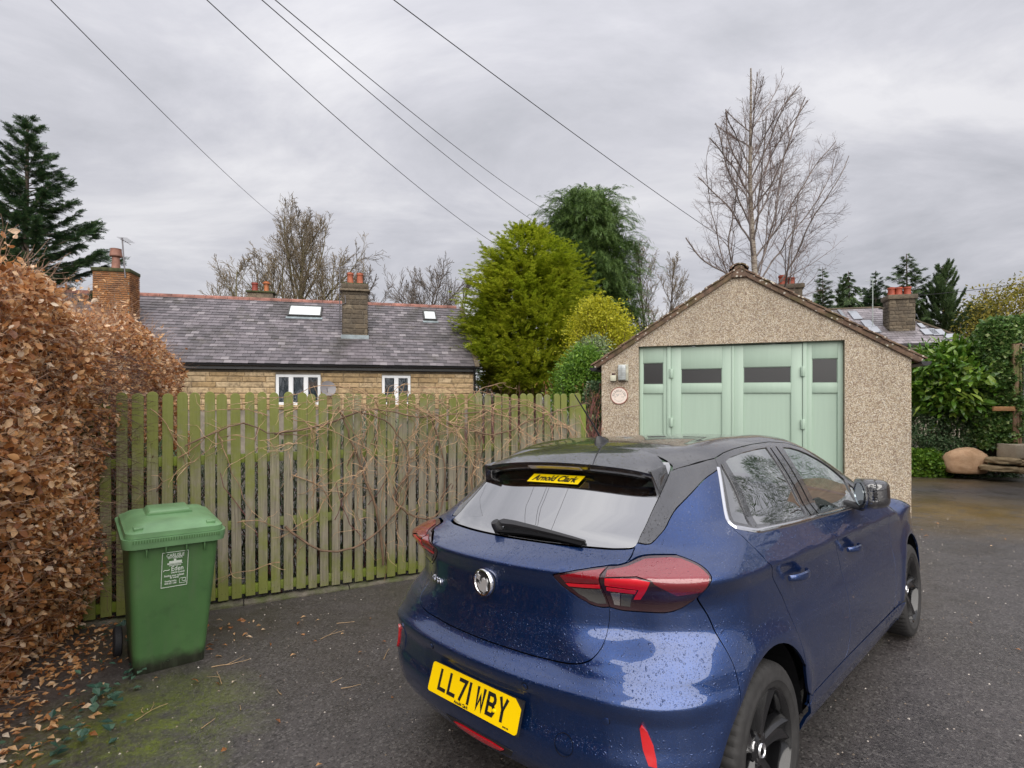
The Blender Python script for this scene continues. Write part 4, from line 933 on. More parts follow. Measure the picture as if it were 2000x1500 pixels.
def bare_tree(name, base, H, spread, seed, mat, label, group=None, trunkr=.16, levels=3, n1=26, n2=9, n3=9, n4=0, start=.2, rise=.06, crown=None, ang=.75, minr=.006, twigmat=None, lean=0, cat='tree', multi=1):
    R = np.random.default_rng(seed); root = empty(name, base, label=label, cat=cat, group=group)
    trunks = []; 
    for m in range(multi):
        d0 = np.array([lean+(R.normal(0, .22) if multi > 1 else 0), R.normal(0, .15) if multi > 1 else 0, 1]); trunks.append(grow((R.normal(0, .25)*(multi > 1), 0, -.3), d0, H, trunkr, H/16, .035, .04, R, minr))
    V, Fc = tubes(*zip(*trunks), n=9); link('trunk', npmesh('trunk', V, Fc, True), mat, root)
    L1, L2, L3, L4 = [], [], [], []
    def kids(par, n, lo, lenf, rf, angf, up, jit, out):
        for pts, rr in par:
            L = np.linalg.norm(np.diff(pts, axis=0), axis=1).sum()
            for q in range(n):
                f = lo+(1-lo)*((q+R.random())/n); i = min(int(f*(len(pts)-1)), len(pts)-2); fr = f*(len(pts)-1)-i; p = pts[i]*(1-fr)+pts[i+1]*fr
                t = pts[i+1]-pts[i]; t = t/np.linalg.norm(t); a = R.random()*2*math.pi; s_ = np.cross(t, [math.cos(a), math.sin(a), .3*R.normal()]); s_ /= np.linalg.norm(s_)+1e-9
                g = angf*(R.uniform(.75, 1.2)); d = t*math.cos(g)+s_*math.sin(g); l = lenf(L, f, p)*R.uniform(.7, 1.15)
                if l < .05: continue
                out.append(grow(p, d, l, min(rr[i]*rf, max(minr, l*.016)), max(l/9, .05), jit, up, R, minr))
    cr = crown or (lambda h: spread*math.sin(math.pi*min(1, max(0, (h-.12)/.95))**.7))
    kids(trunks, n1, start, lambda L, f, p: cr(p[2]/H)*1.25+.1, .6, ang, rise, .07, L1)
    kids(L1, n2, .18, lambda L, f, p: L*.48*(1.15-f*.7), .6, .62, rise*.7, .09, L2)
    kids(L2, n3, .12, lambda L, f, p: L*.55*(1.1-f*.6), .6, .6, rise*.5, .10, L3)
    V, Fc = tubes(*zip(*L1), n=6); link('limbs', npmesh('limbs', V, Fc, True), mat, root)['kind'] = 'stuff'
    V, Fc = tubes(*zip(*L2), n=4); o = link('branches', npmesh('branches', V, Fc), twigmat or mat, root); o['kind'] = 'stuff'
    tw = L3
    if n4: kids(L3, n4, .1, lambda L, f, p: L*.5, .6, .6, 0, .12, L4); tw = L3+L4
    V, Fc = tubes(*zip(*tw), n=3); o = link('twigs', npmesh('twigs', V, Fc), twigmat or mat, root); o['kind'] = 'stuff'
    return root, L2, L3
# --- leaf and spray templates
def tpl_leaf(L=1., W_=.5, fold=.15, curl=.1, n=3):
    V = []; F_ = []
    for i in range(n+1):
        t = i/n; w = W_*.5*math.sin(math.pi*min(1, max(.0, t*.96+.02)))**.8; z = curl*math.sin(t*2.2)*L
        V += [(t*L, -w, z+fold*w), (t*L, 0, z), (t*L, w, z+fold*w)]
    for i in range(n):
        a = i*3; F_ += [(a, a+1, a+4, a+3), (a+1, a+2, a+5, a+4)]
    return np.array(V), np.array(F_)
def tpl_spray(n=9, L=1., w=.42, droop=.25, lw=.07):
    """flat conifer spray: central rib with pairs of narrow leaflets"""
    V, F_ = [], []
    def q(a, b, wd):
        a, b = np.array(a), np.array(b); d = b-a; s_ = np.cross(d, [0, 0, 1.]); s_ = s_/np.linalg.norm(s_)*wd; m = a+d*.45; k = len(V)
        V.extend([a, m+s_, b, m-s_]); F_.append((k, k+1, k+2, k+3))
    rz = lambda t: -droop*t*t
    q((0, 0, 0), (L, 0, rz(1)), lw*.8)
    R = np.random.default_rng(3)
    for i in range(n):
        t = .08+.85*i/n; l = w*(1-t*.62)*R.uniform(.8, 1.15)
        for s_ in (-1, 1): q((t*L, 0, rz(t)), (t*L+l*.75, s_*l*.8, rz(t)-droop*.25*l+R.normal(0, .03)), lw)
    return np.array(V), np.array(F_)
def envelope(tab, D):
    """tab rows (v, uL, uR) -> function height -> (centre x, half width), in world metres at distance D"""
    z = np.array([CAMZ+(HOR-r[0])/FPX*D for r in tab]); a = np.array([(r[1]-1000)/FPX*D for r in tab]); b = np.array([(r[2]-1000)/FPX*D for r in tab])
    o = np.argsort(z); z, a, b = z[o], a[o], b[o]
    return z[0], z[-1], lambda h: ((np.interp(h, z, a)+np.interp(h, z, b))/2, (np.interp(h, z, b)-np.interp(h, z, a))/2)
def conifer(name, D, tab, n, size, mat, label, seed, spray=None, droop_dir=-.15, shell=(.45, 1.02), depthk=1., trunkm=None, ntr=1, lumps=.16, lf=2.2, group=None, cat='tree', tsz=False, fronds=None, zpow=1., outw=1.0, upj=.35, base=None, tw=.12):
    R = np.random.default_rng(seed); z0, z1, env = envelope(tab, D); tV, tF = spray or tpl_spray()
    cx0, _ = env((z0+z1)/2); root = empty(name, (cx0, D, min(z0, -.2)), label=label, cat=cat, group=group); o_ = np.array([cx0, D, min(z0, -.2)])
    h = z0+(z1-z0)*R.random(n)**zpow; c, a = env(h); a = np.maximum(a*(.88 if fronds else 1)-size*.42, .12); 
    keep = R.random(n) < np.clip((a/np.max(a))**1.0+.10, 0, 1)*1.0; h, c, a = h[keep], c[keep], a[keep]; m = len(h)
    th = R.random(m)*2*math.pi; th = np.where(R.random(m) < .25, th, -math.pi/2+R.normal(0, 1.25, m))
    # lumpy outline
    ph = R.random(6)*6.28
    lump = 1+lumps*(np.sin(th*3+h*lf+ph[0])*.5+np.sin(th*5-h*lf*1.7+ph[1])*.3+np.sin(h*lf*2.6+ph[2]+th)*.4)
    rr = shell[0]+(shell[1]-shell[0])*R.random(m)**.6
    rr = rr*(1+(R.random(m) < .14)*R.uniform(0, .20, m)); rad_ = a*rr*lump
    pos = np.stack([c+rad_*np.cos(th), D+rad_*np.sin(th)*depthk, h], -1)
    d = np.stack([np.cos(th)*outw+R.normal(0, .35, m), np.sin(th)*outw+R.normal(0, .35, m), droop_dir+R.normal(0, upj, m)], -1)
    M3 = frames(d, roll=R.normal(0, .7, m))*(size*R.uniform(.5, 1.35, m)*(np.clip(a/a.max()*1.3, .35, 1) if tsz else 1))[:, None, None]
    pos = pos - M3[:, :, 0]*.55; pos[:, 2] -= size*.4*(droop_dir > 0)
    V, Fc = scatter(tV, tF, pos, M3)
    if fronds:
        # boughs that break the outline: each a short arm dressed with sprays
        nb_, arm, rise_, curl_ = fronds; P_, D_, S_ = [], [], []
        for q in range(nb_):
            hh = z0+(z1-z0)*R.random()**.9; cc, aa = env(hh); aa = max(aa-size*.3, .15); t_ = -math.pi/2+R.normal(0, 1.3); r0 = aa*R.uniform(.62, .98); L_ = arm*R.uniform(.6, 1.25)*(.45+.55*min(1, aa/1.5))
            g = grow((cc+r0*math.cos(t_), D+r0*math.sin(t_)*depthk, hh), (math.cos(t_)*outw, math.sin(t_)*outw, rise_+R.normal(0, .15)), L_, .01, L_/6, .05, curl_, R)[0]
            for s_ in range(int(16*(.5+L_/arm*.5))):
                j = R.integers(0, len(g)-1); tt = g[j+1]-g[j]; tt /= np.linalg.norm(tt); sd_ = np.cross(tt, [0, 0, 1.])*R.choice([-1, 1]); f_ = j/len(g)
                P_.append(g[j]+(g[j+1]-g[j])*R.random()+R.normal(0, .03, 3)); D_.append(tt+sd_*R.uniform(0, .9)*(1-f_*.5)+np.array([0, 0, rise_*.4+R.normal(0, .15)])); S_.append(size*.62*R.uniform(.6, 1.1)*(1.1-f_*.5))
        V2, F2 = scatter(tV, tF, np.array(P_), frames(np.array(D_), roll=R.normal(0, .35, len(P_)))*np.array(S_)[:, None, None]); Fc = np.concatenate([Fc, F2+len(V)]); V = np.concatenate([V, V2])
    o = link('foliage', npmesh('foliage', V-o_, Fc), mat, root); o['kind'] = 'stuff'
    tm = trunkm or M_bark; P = []
    for k in range(ntr):
        x = cx0+(R.normal(0, .12)*a.max() if ntr > 1 else 0); P.append(grow(np.array([x, D+R.normal(0, .2)*(ntr > 1), -.5])-o_, (R.normal(0, .05), 0, 1), (z1-(-.5))*.93, tw, .6, .02, .02, R, .015))
    V, Fc = tubes(*zip(*P), n=8); link('trunk', npmesh('trunk', V, Fc, True), tm, root)
    # limbs
    P = []
    for k in range(int(50+m/260)):
        hh = R.uniform(z0, z1*.97); cc, aa = env(hh); t_ = R.random()*6.28; P.append(grow(np.array([cc, D, hh-.15*aa])-o_, (math.cos(t_), math.sin(t_)*depthk, .15), aa*.95, .02+aa*.008, aa/6+.02, .05, 0, R, .006))
    V, Fc = tubes(*zip(*P), n=4); o = link('limbs', npmesh('limbs', V, Fc), tm, root); o['kind'] = 'stuff'
    return root
M_bark = flat('grey_brown_bark', (.085, .065, .05), .9, var=.4, vs_=6, bump=.6)
M_twig = flat('twig_bark', (.12, .10, .085), .85, var=.3, vs_=3)
def birchmat():
    d = Nd('birch_bark'); v = d.coord('Object', (1, 1, 3)); n = d.noise(v, 6, 6, .7); n2 = d.noise(d.coord('Object', (.6, .6, 4)), 7, 3, .6)
    c = d.mix(d.ramp(n, [(.4, 0), (.62, 1)]), (.16, .12, .09), (.46, .41, .34)); c = d.mix(d.ramp(n2, [(.56, 0), (.63, .85)]), c, (.05, .04, .035)); d.bump(n, .5, .01); return d.out(Base_Color=c, Roughness=.8)
M_birch = birchmat(); M_blimb = flat('birch_limb', (.21, .175, .16), .8, var=.5, vs_=4); M_bt = flat('birch_twig', (.15, .105, .09), .8, var=.3, vs_=2)
# --- birch
def build_birch():
    D = 17.5; b = at(1492, 800, D); top = at(1500, 118, D); H = top.z+.6
    R = np.random.default_rng(11); root = empty('silver_birch', (b.x, D, -.4), label='tall leafless silver birch with pale trunk rising behind the garage gable', cat='tree')
    tab = [(540, 1345, 1650), (480, 1338, 1665), (400, 1345, 1668), (330, 1350, 1665), (280, 1378, 1655), (230, 1400, 1630), (190, 1430, 1580), (150, 1440, 1560), (128, 1455, 1545), (115, 1480, 1530)]
    z0, z1, env = envelope(tab, D); o_ = np.array([b.x, D, -.4])
    tr = grow((0, 0, -.2), (.0, 0, 1), H*.99, .15, .5, .016, .03, R, .007); V, Fc = tubes([tr[0]], [tr[1]], 10); link('trunk', npmesh('trunk', V, Fc, True), M_birch, root)
    def clip(pts, rr):
        w = pts+o_; w = np.stack([w[:, 0]*D/w[:, 1], w[:, 1], CAMZ+(w[:, 2]-CAMZ)*D/w[:, 1]], -1); c, a = env(w[:, 2]); out = (np.abs(w[:, 0]-c) > a*R.uniform(.90, 1.04)) | (w[:, 2] > z1+R.normal(0, .15)) | (np.abs(w[:, 1]-D) > a*1.0)
        k = np.argmax(out) if out.any() else len(w); return (pts[:k], rr[:k]) if k >= 3 else None
    L1, L2, L3, L4 = [], [], [], []
    pts, rr = tr
    for q in range(32):
        f = .30+.60*(q+R.random()*.8)/32; i = int(f*(len(pts)-1)); p = pts[i]; a = q*2.4+R.normal(0, .4); g = R.uniform(.65, 1.15)*(1.15-f*.55)
        d = np.array([math.cos(a)*math.sin(g), math.sin(a)*math.sin(g)*.8, math.cos(g)]); c, aw = env(p[2]+1.2); l = (aw*1.5+2.0)*R.uniform(.8, 1.15)
        r = clip(*grow(p, d, l, min(rr[i]*.45, .030), .16, .065, .012, R, .006)); r and L1.append(r)
    def kids(par, n, lo, lf, rf, ang, up, jit, out, mr):
        for pts, rr in par:
            L = len(pts)*.16 if par is L1 else np.linalg.norm(pts[-1]-pts[0])
            for q in range(n):
                f = lo+(1-lo)*((q+R.random())/n); i = min(int(f*(len(pts)-1)), len(pts)-2); t = pts[i+1]-pts[i]; t /= np.linalg.norm(t); s_ = np.cross(t, R.normal(0, 1, 3)); s_ /= np.linalg.norm(s_); g = ang*R.uniform(.7, 1.3)
                l = L*lf*(1.15-f*.75)*R.uniform(.6, 1.2)
                if l < .12: continue
                r = clip(*grow(pts[i], t*math.cos(g)+s_*math.sin(g), l, max(mr, min(rr[i]*rf, .025)), max(l/8, .05), jit, up, R, mr)); r and out.append(r)
    kids(L1, 12, .2, .42, .5, .55, .012, .10, L2, .0036); kids(L2, 10, .12, .50, .6, .6, -.005, .13, L3, .0025); kids(L3, 4, .12, .55, .7, .6, -.05, .15, L4, .0019)
    V, Fc = tubes(*zip(*L1), n=6); o = link('limbs', npmesh('limbs', V, Fc, True), M_blimb, root); o['kind'] = 'stuff'
    V, Fc = tubes(*zip(*L2), n=4); o = link('branches', npmesh('branches', V, Fc), M_bt, root); o['kind'] = 'stuff'
    V, Fc = tubes(*zip(*(L3+L4)), n=3); o = link('twigs', npmesh('twigs', V, Fc), M_bt, root); o['kind'] = 'stuff'
build_birch()
# --- bare trees
def bt(u, D, vtop, spread, seed, label, **kw):
    t = at(u, vtop, D); bare_tree('bare_tree', (t.x, D, -.8), t.z+.8, spread, seed, kw.pop('mat', M_bark), label, group='leafless trees behind the bungalow' if u < 930 else None, **kw)
M_olive = flat('mossy_bark', (.15, .13, .065), .9, var=.4, vs_=5, bump=.4)
M_otw = flat('olive_twig', (.16, .125, .08), .85, var=.3, vs_=2)
bt(575, 31, 452, 4.6, 21, 'tallest leafless tree behind the bungalow, left of its stone chimney', trunkr=.24, n1=30, n2=10, n3=8, n4=2, mat=M_olive, twigmat=M_otw, minr=.009, ang=.62)
bt(462, 30, 518, 3.0, 22, 'low spreading bare tree left of the tallest one, behind the roof ridge', trunkr=.14, n1=22, n2=9, n3=7, mat=M_olive, twigmat=M_otw, minr=.010, start=.3)
bt(522, 32, 505, 3.0, 23, 'mossy bare tree between the low pair of chimney pots and the tallest tree', trunkr=.14, n1=22, n2=9, n3=7, mat=M_olive, twigmat=M_otw, minr=.010, start=.3)
bt(640, 30, 505, 3.0, 28, 'mossy bare tree just left of the stone chimney behind the ridge', trunkr=.14, n1=22, n2=9, n3=7, mat=M_olive, twigmat=M_otw, minr=.010, start=.3)
bt(742, 30, 535, 2.2, 24, 'slim leafless tree just right of the stone chimney', trunkr=.10, n1=20, n2=8, n3=7, minr=.009, start=.35)
bt(845, 33, 545, 3.6, 25, 'rounded leafless tree behind the right end of the bungalow roof', trunkr=.16, n1=26, n2=9, n3=8, minr=.010, start=.35, twigmat=M_twig)
bt(905, 33, 550, 2.2, 29, 'leafless tree half hidden by the yellow green conifer', trunkr=.12, n1=18, n2=8, n3=7, minr=.009, start=.35)
bt(790, 34, 550, 2.2, 30, 'small pale leafless tree between two others behind the ridge', trunkr=.10, n1=18, n2=8, n3=6, minr=.009, start=.35)
bt(1290, 31, 490, 2.1, 26, 'upright leafless tree between the dark conifer and the garage roof', trunkr=.11, n1=26, n2=8, n3=7, n4=1, minr=.007, ang=.42, start=.2, rise=.08, multi=2, twigmat=M_otw)
# --- evergreens
M_gold = leafmat('golden_green_foliage', [(0, (.15, .20, .015)), (.4, (.32, .38, .022)), (.75, (.50, .53, .035)), (1, (.68, .66, .07))], .6, .25, .42, noise=(.7, (.72, .82, .7)))
M_dkgreen = leafmat('dark_green_foliage', [(0, (.04, .07, .03)), (.5, (.085, .14, .055)), (1, (.16, .23, .085))], .55, .3, .28, noise=(.6, (.6, .65, .6)))
M_weep = leafmat('weeping_green_foliage', [(0, (.05, .095, .03)), (.5, (.12, .20, .055)), (.85, (.21, .31, .085)), (1, (.27, .37, .11))], .55, .3, .3, noise=(.6, (.6, .68, .6)))
sp1 = tpl_spray(8, 1, .5, .22, .045)
conifer('golden_conifer', 24, [(765, 960, 1130), (740, 930, 1160), (700, 905, 1172), (640, 903, 1170), (580, 912, 1150), (530, 935, 1128), (495, 972, 1098), (478, 990, 1072), (462, 1004, 1052), (450, 1018, 1038)], 13000, .44, M_gold, 'broad yellow green conifer between the bungalow and the garage', 31, sp1, .35, ntr=6, lumps=.20, shell=(.5, 1.0), upj=.5, lf=1.9, tsz=True, fronds=(900, 1.0, .10, .05), tw=.09)
weep = tpl_spray(7, 1, .22, .5, .035)
conifer('weeping_conifer', 28, [(700, 1090, 1230), (660, 1075, 1240), (600, 1065, 1250), (540, 1058, 1252), (500, 1055, 1245), (470, 1058, 1238), (440, 1058, 1222), (415, 1064, 1214), (398, 1078, 1205), (386, 1092, 1196), (380, 1120, 1180)], 10000, .62, M_weep, 'tall dark weeping conifer behind the yellow green one', 32, weep, -.95, upj=.3, lumps=.30, lf=2.2, outw=.55, tw=.22, fronds=(700, 1.3, .35, -.22))
def spruce(name, u, D, vtop, vbase, halfpx, mat, label, seed, nb=120, layers=18, droop=-.12, gapy=0, size=.3, group=None, dens_=1.0, lean=0, tipup=0.0, power=1.0, lsp=None):
    R = np.random.default_rng(seed); T_ = at(u, vtop, D); zb = at(u, vbase, D).z; H = T_.z; W_ = halfpx/FPX*D
    root = empty(name, (T_.x, D, -.6), label=label, cat='tree', group=group); o_ = np.array([T_.x, D, -.6])
    tr = grow((0, 0, 0), (lean, 0, 1), H+.6, .05+W_*.05, .4, .006, .01, R, .012); V, Fc = tubes([tr[0]], [tr[1]], 7); link('trunk', npmesh('trunk', V, Fc, True), M_bark, root)
    tV, tF = lsp or tpl_spray(6, 1, .5, .15, .05); P = []; pos = []; dd = []; sc = []
    for q in range(nb):
        f = ((q+R.random())/nb)**.85; z = H-(H-zb)*f-.03; i = min(int((z+.6)/(H+.6)*(len(tr[0])-1)), len(tr[0])-1); p = tr[0][i].copy(); p[2] = z+.6
        a = q*2.399+R.normal(0, .3); l = W_*(f**power*.95+.06)*R.uniform(.45, 1.25)
        b = grow(p, (math.cos(a), math.sin(a), .12+.3*(1-f)), l, .012+l*.010, max(l/8, .05), .04, droop*.25+tipup*.1, R, .006); P.append(b)
        L = len(b[0]); ns = int((4+l*16)*dens_)
        for s_ in range(ns):
            t = .15+.85*R.random()**.8; j = min(int(t*(L-1)), L-2); pp = b[0][j]+(b[0][j+1]-b[0][j])*(t*(L-1)-j); t_ = b[0][j+1]-b[0][j]; t_ /= np.linalg.norm(t_)
            sd_ = np.cross(t_, [0, 0, 1.])*R.choice([-1, 1]); pos.append(pp); dd.append(t_*.75+sd_*R.uniform(.1, .8)+np.array([0, 0, droop*1.5+R.normal(0, .2)])); sc.append(size*R.uniform(.6, 1.3)*(.5+.5*min(1, l/W_+.2)))
    V, Fc = tubes(*zip(*P), n=4); o = link('limbs', npmesh('limbs', V, Fc), M_bark, root); o['kind'] = 'stuff'
    M3 = frames(np.array(dd), roll=R.normal(0, .5, len(dd)))*np.array(sc)[:, None, None]; V, Fc = scatter(tV, tF, np.array(pos), M3); o = link('foliage', npmesh('foliage', V, Fc), mat, root); o['kind'] = 'stuff'
M_fir = leafmat('fir_foliage', [(0, (.025, .058, .03)), (.5, (.055, .11, .045)), (1, (.11, .17, .065))], .55, .3, .22)
spruce('conifer', 50, 21, 232, 640, 165, M_fir, 'tall dark conifer at the left edge behind the beech hedge', 41, nb=150, droop=-.16, size=.40, dens_=1.6, power=.85, tipup=1.0)
spruce('conifer', -70, 23, 330, 620, 130, M_fir, 'lower dark conifer cut off by the left edge of the picture', 42, nb=120, droop=-.2, size=.42, dens_=2.0)
for i, (u, vt, vb, w, D, lab, mt, pw) in enumerate(((1610, 522, 640, 22, 30, 'small pointed conifer nearest the garage roof on the right', M_dkgreen, .8), (1640, 538, 640, 20, 31, 'narrow scruffy conifer second from the garage roof', M_dkgreen, .7), (1672, 530, 640, 30, 30, 'two topped conifer left of the far house chimney', M_dkgreen, .6),
        (1712, 528, 640, 32, 33, 'symmetrical blue green spruce behind the far roof', M_fir, .9), (1772, 495, 645, 62, 32, 'broad spruce behind the far house chimney', M_dkgreen, .8), (1845, 520, 670, 62, 31, 'spreading cedar right of the far house chimney', M_dkgreen, .55), (1600, 560, 640, 30, 33, 'low dark conifer partly hidden by the garage roof', M_dkgreen, .8), (1690, 562, 650, 50, 34, 'dark fir mass just above the far slate roof', M_fir, .6))):
    spruce('conifer', u, D, vt, vb, w, mt, lab, 50+i, nb=48 if w < 40 else 75, size=.34, dens_=1.7, power=pw, group='conifers behind the far house', droop=(-.1, .1, -.3, -.05, -.35, .15, 0, -.2)[i], tipup=(0, .8, -.6, .4, 1.2, 1.5, 0, .5)[i], lean=(.0, .05, -.06, 0, .02, -.05, 0, .03)[i])
# --- broadleaf shrubs and hedges: leaves on the outside of a lumpy volume
def shrub(name, D, tab, n, leaf, mat, label, seed, tpl=None, cat='shrub', depth=None, stems=40, lumps=.22, dirz=.25, group=None, stemmat=None, shell=(.62, 1.03), y0=None, clump=0, cs=.2):
    R = np.random.default_rng(seed); z0, z1, env = envelope(tab, D); tV, tF = tpl or tpl_leaf(1, .45, .15, .12, 2); cx0, a0 = env((z0+z1)/2); o_ = np.array([cx0, D, z0])
    root = empty(name, o_, label=label, cat=cat, group=group); depth = depth or a0
    def surf(m):
        # points on/in an ellipsoid-like body cut by the outline
        h = z0+(z1-z0)*R.random(m); c, a = env(h); th = R.random(m)*2*math.pi; th = np.where(R.random(m) < .3, th, -math.pi/2+R.normal(0, 1.0, m)); ph = np.random.default_rng(seed+9).random(5)*6.28
        lump = 1+lumps*(np.sin(th*4+h*5+ph[0])*.4+np.sin(th*7-h*8+ph[1])*.35+np.sin(h*11+ph[2]+th*2)*.3)
        rr = (shell[0]+(shell[1]-shell[0])*R.random(m)**.6)*lump
        dz_ = np.minimum(1, np.sqrt(np.clip((z1-h)/(.35*(z1-z0)+1e-6), 0, 1)))
        return np.stack([c+a*rr*np.cos(th), D+depth*rr*np.sin(th)*(.35+.65*dz_), h], -1), np.stack([np.cos(th), np.sin(th), 0*th], -1)
    if clump:
        C, N_ = surf(n//clump); pos = np.repeat(C, clump, 0); off = R.normal(0, 1, (len(pos), 3))*cs*np.array([1, 1, .8]); pos = pos+off; d = np.repeat(N_, clump, 0)*.6+off/cs*.7
    else: pos, d = surf(n); 
    m = len(pos); up_ = d*.9+R.normal(0, .45, (m, 3))+np.array([0, 0, .75]); d = d*.55+R.normal(0, .75, (m, 3))+np.array([0, 0, dirz-.35]); M3 = frames(d, up=up_, roll=R.normal(0, .5, m))*(leaf*R.uniform(.6, 1.3, m))[:, None, None]
    V, Fc = scatter(tV, tF, pos-o_, M3); o = link('foliage', npmesh('foliage', V, Fc, False), mat, root); o['kind'] = 'stuff'
    P = []
    for k in range(stems):
        p, nn = surf(1); b = np.array([cx0+R.normal(0, .25)*a0, D+R.normal(0, .15)*depth, min(z0, -.2)]); e = p[0]; mid = (b+e)/2+R.normal(0, .08, 3)*a0+np.array([0, 0, .1]); t = np.linspace(0, 1, 9)[:, None]
        q = b*(1-t)**2+2*mid*t*(1-t)+e*t*t; P.append((q-o_, np.linspace(.016, .004, 9)*(1+a0*.3)))
    if P:
        V, Fc = tubes(*zip(*P), n=4); o = link('stems', npmesh('stems', V, Fc), stemmat or M_twig, root); o['kind'] = 'stuff'
    return root
M_yell = leafmat('yellow_green_leaf', [(0, (.22, .24, .015)), (.5, (.42, .42, .02)), (1, (.60, .56, .04))], .5, .3, .35)
M_lime = leafmat('fresh_green_leaf', [(0, (.07, .15, .018)), (.5, (.14, .28, .03)), (1, (.26, .40, .05))], .45, .35, .3, noise=(1.5, (.6, .65, .6)))
M_laurel = leafmat('laurel_leaf', [(0, (.06, .14, .018)), (.5, (.13, .26, .03)), (.85, (.24, .37, .05)), (1, (.42, .52, .10))], .28, .5, .2, noise=(1.2, (.55, .65, .5)))
M_darkl = leafmat('dark_small_leaf', [(0, (.04, .085, .035)), (.6, (.09, .16, .065)), (.9, (.16, .22, .11)), (1, (.28, .30, .19))], .5, .35, .15)
M_ivy = leafmat('ivy_leaf', [(0, (.05, .11, .03)), (.5, (.11, .21, .05)), (.85, (.20, .30, .08)), (1, (.34, .40, .16))], .35, .45, .15)
M_autumn = leafmat('yellow_catkin_leaf', [(0, (.12, .12, .02)), (.5, (.24, .22, .03)), (1, (.42, .34, .08))], .6, .2, .35)
M_redtwig = flat('maroon_twig', (.16, .065, .06), .8, var=.3, vs_=2)
shrub('yellow_shrub', 15, [(712, 1110, 1235), (680, 1108, 1245), (650, 1112, 1242), (620, 1120, 1215), (600, 1140, 1190), (592, 1155, 1172)], 15000, .075, M_yell, 'bright yellow shrub above the left slope of the garage roof', 61, stems=70, clump=10, cs=.12, stemmat=M_redtwig, shell=(.2, 1.05))
shrub('green_shrub', 10.5, [(800, 1085, 1185), (770, 1082, 1185), (740, 1086, 1182), (715, 1100, 1172), (695, 1122, 1160), (684, 1135, 1150)], 12000, .062, M_lime, 'fresh green shrub against the left corner of the garage', 62, stems=40, clump=8, cs=.08)
shrub('pale_leafed_shrub', 12.5, [(730, 1120, 1185), (700, 1125, 1188), (680, 1132, 1183), (665, 1145, 1175)], 3500, .07, leafmat('grey_green_leaf', [(0, (.10, .15, .05)), (1, (.30, .36, .20))], .5, .3, .25), 'pale variegated bush in front of the yellow shrub', 63, stems=25, clump=8, cs=.09)
shrub('dark_shrub', 9.2, [(860, 1135, 1182), (820, 1130, 1182), (780, 1140, 1180), (745, 1150, 1178)], 4500, .05, M_darkl, 'dark evergreen bush in the gap between fence and garage', 64, stems=20)
def build_blossom():
    D = 7.6; R = np.random.default_rng(5); root = empty('flowering_currant', at(1165, 850, D), label='pink and salmon budding twigs beside the end of the fence', cat='shrub'); P = []; pos = []
    o_ = np.array(root.location)
    for k in range(42):
        b = np.array(at(R.uniform(1135, 1170), 880, D)); e = np.array(at(R.uniform(1118, 1176), R.uniform(745, 850), D+R.normal(0, .15))); t = np.linspace(0, 1, 8)[:, None]; q = b*(1-t)+e*t+np.sin(t*3.1)*R.normal(0, .05, 3); P.append((q-o_, np.linspace(.005, .0018, 8)))
        for j in range(22): pos.append(q[R.integers(3, 8)]+R.normal(0, .02, 3)-o_)
    V, Fc = tubes(*zip(*P), n=4); o = link('stems', npmesh('stems', V, Fc), M_redtwig, root); o['kind'] = 'stuff'
    tV, tF = tpl_leaf(1, .6, .3, .2, 1); pos = np.array(pos); M3 = frames(R.normal(0, 1, (len(pos), 3)))*.030
    V, Fc = scatter(tV, tF, pos, M3); o = link('flowers', npmesh('flowers', V, Fc), leafmat('salmon_blossom', [(0, (.45, .09, .07)), (.4, (.65, .20, .14)), (.7, (.62, .30, .12)), (1, (.30, .30, .06))], .6, .2, .3), root); o['kind'] = 'stuff'
    shp = empty('orange_azalea', at(1065, 765, 9), label='small orange budded shoot showing just above the fence top', cat='shrub'); pos = R.normal(0, 1, (70, 3))*np.array([.06, .06, .10]); M3 = frames(R.normal(0, 1, (70, 3)))*.045; V, Fc = scatter(tV, tF, pos, M3)
    o = link('flowers', npmesh('flowers', V, Fc), bpy.data.materials['salmon_blossom'], shp); o['kind'] = 'stuff'; V, Fc = tubes([np.array([[0, 0, -1.], [0.02, 0, -.5], [0, 0, .1]])], [np.array([.012, .01, .004])], 5); link('stem', npmesh('stem', V, Fc), M_redtwig, shp)
build_blossom()
def build_thicket():
    D = 22.5; R = np.random.default_rng(8); root = empty('bare_thicket', (0, D, -.8), label='maroon leafless thicket under the yellow green conifer', cat='bush'); P = []
    for k in range(900):
        x = (R.uniform(915, 1090)-1000)/FPX*D; y = D+R.uniform(-1.2, 1.5); P.append(grow((x, y-D, 0), (R.normal(0, .35), R.normal(0, .3), 1), R.uniform(1.2, 3.2), .014, .25, .12, 0, R, .005))
    V, Fc = tubes(*zip(*P), n=3); o = link('stems', npmesh('stems', V, Fc), M_redtwig, root); o['kind'] = 'stuff'
build_thicket()
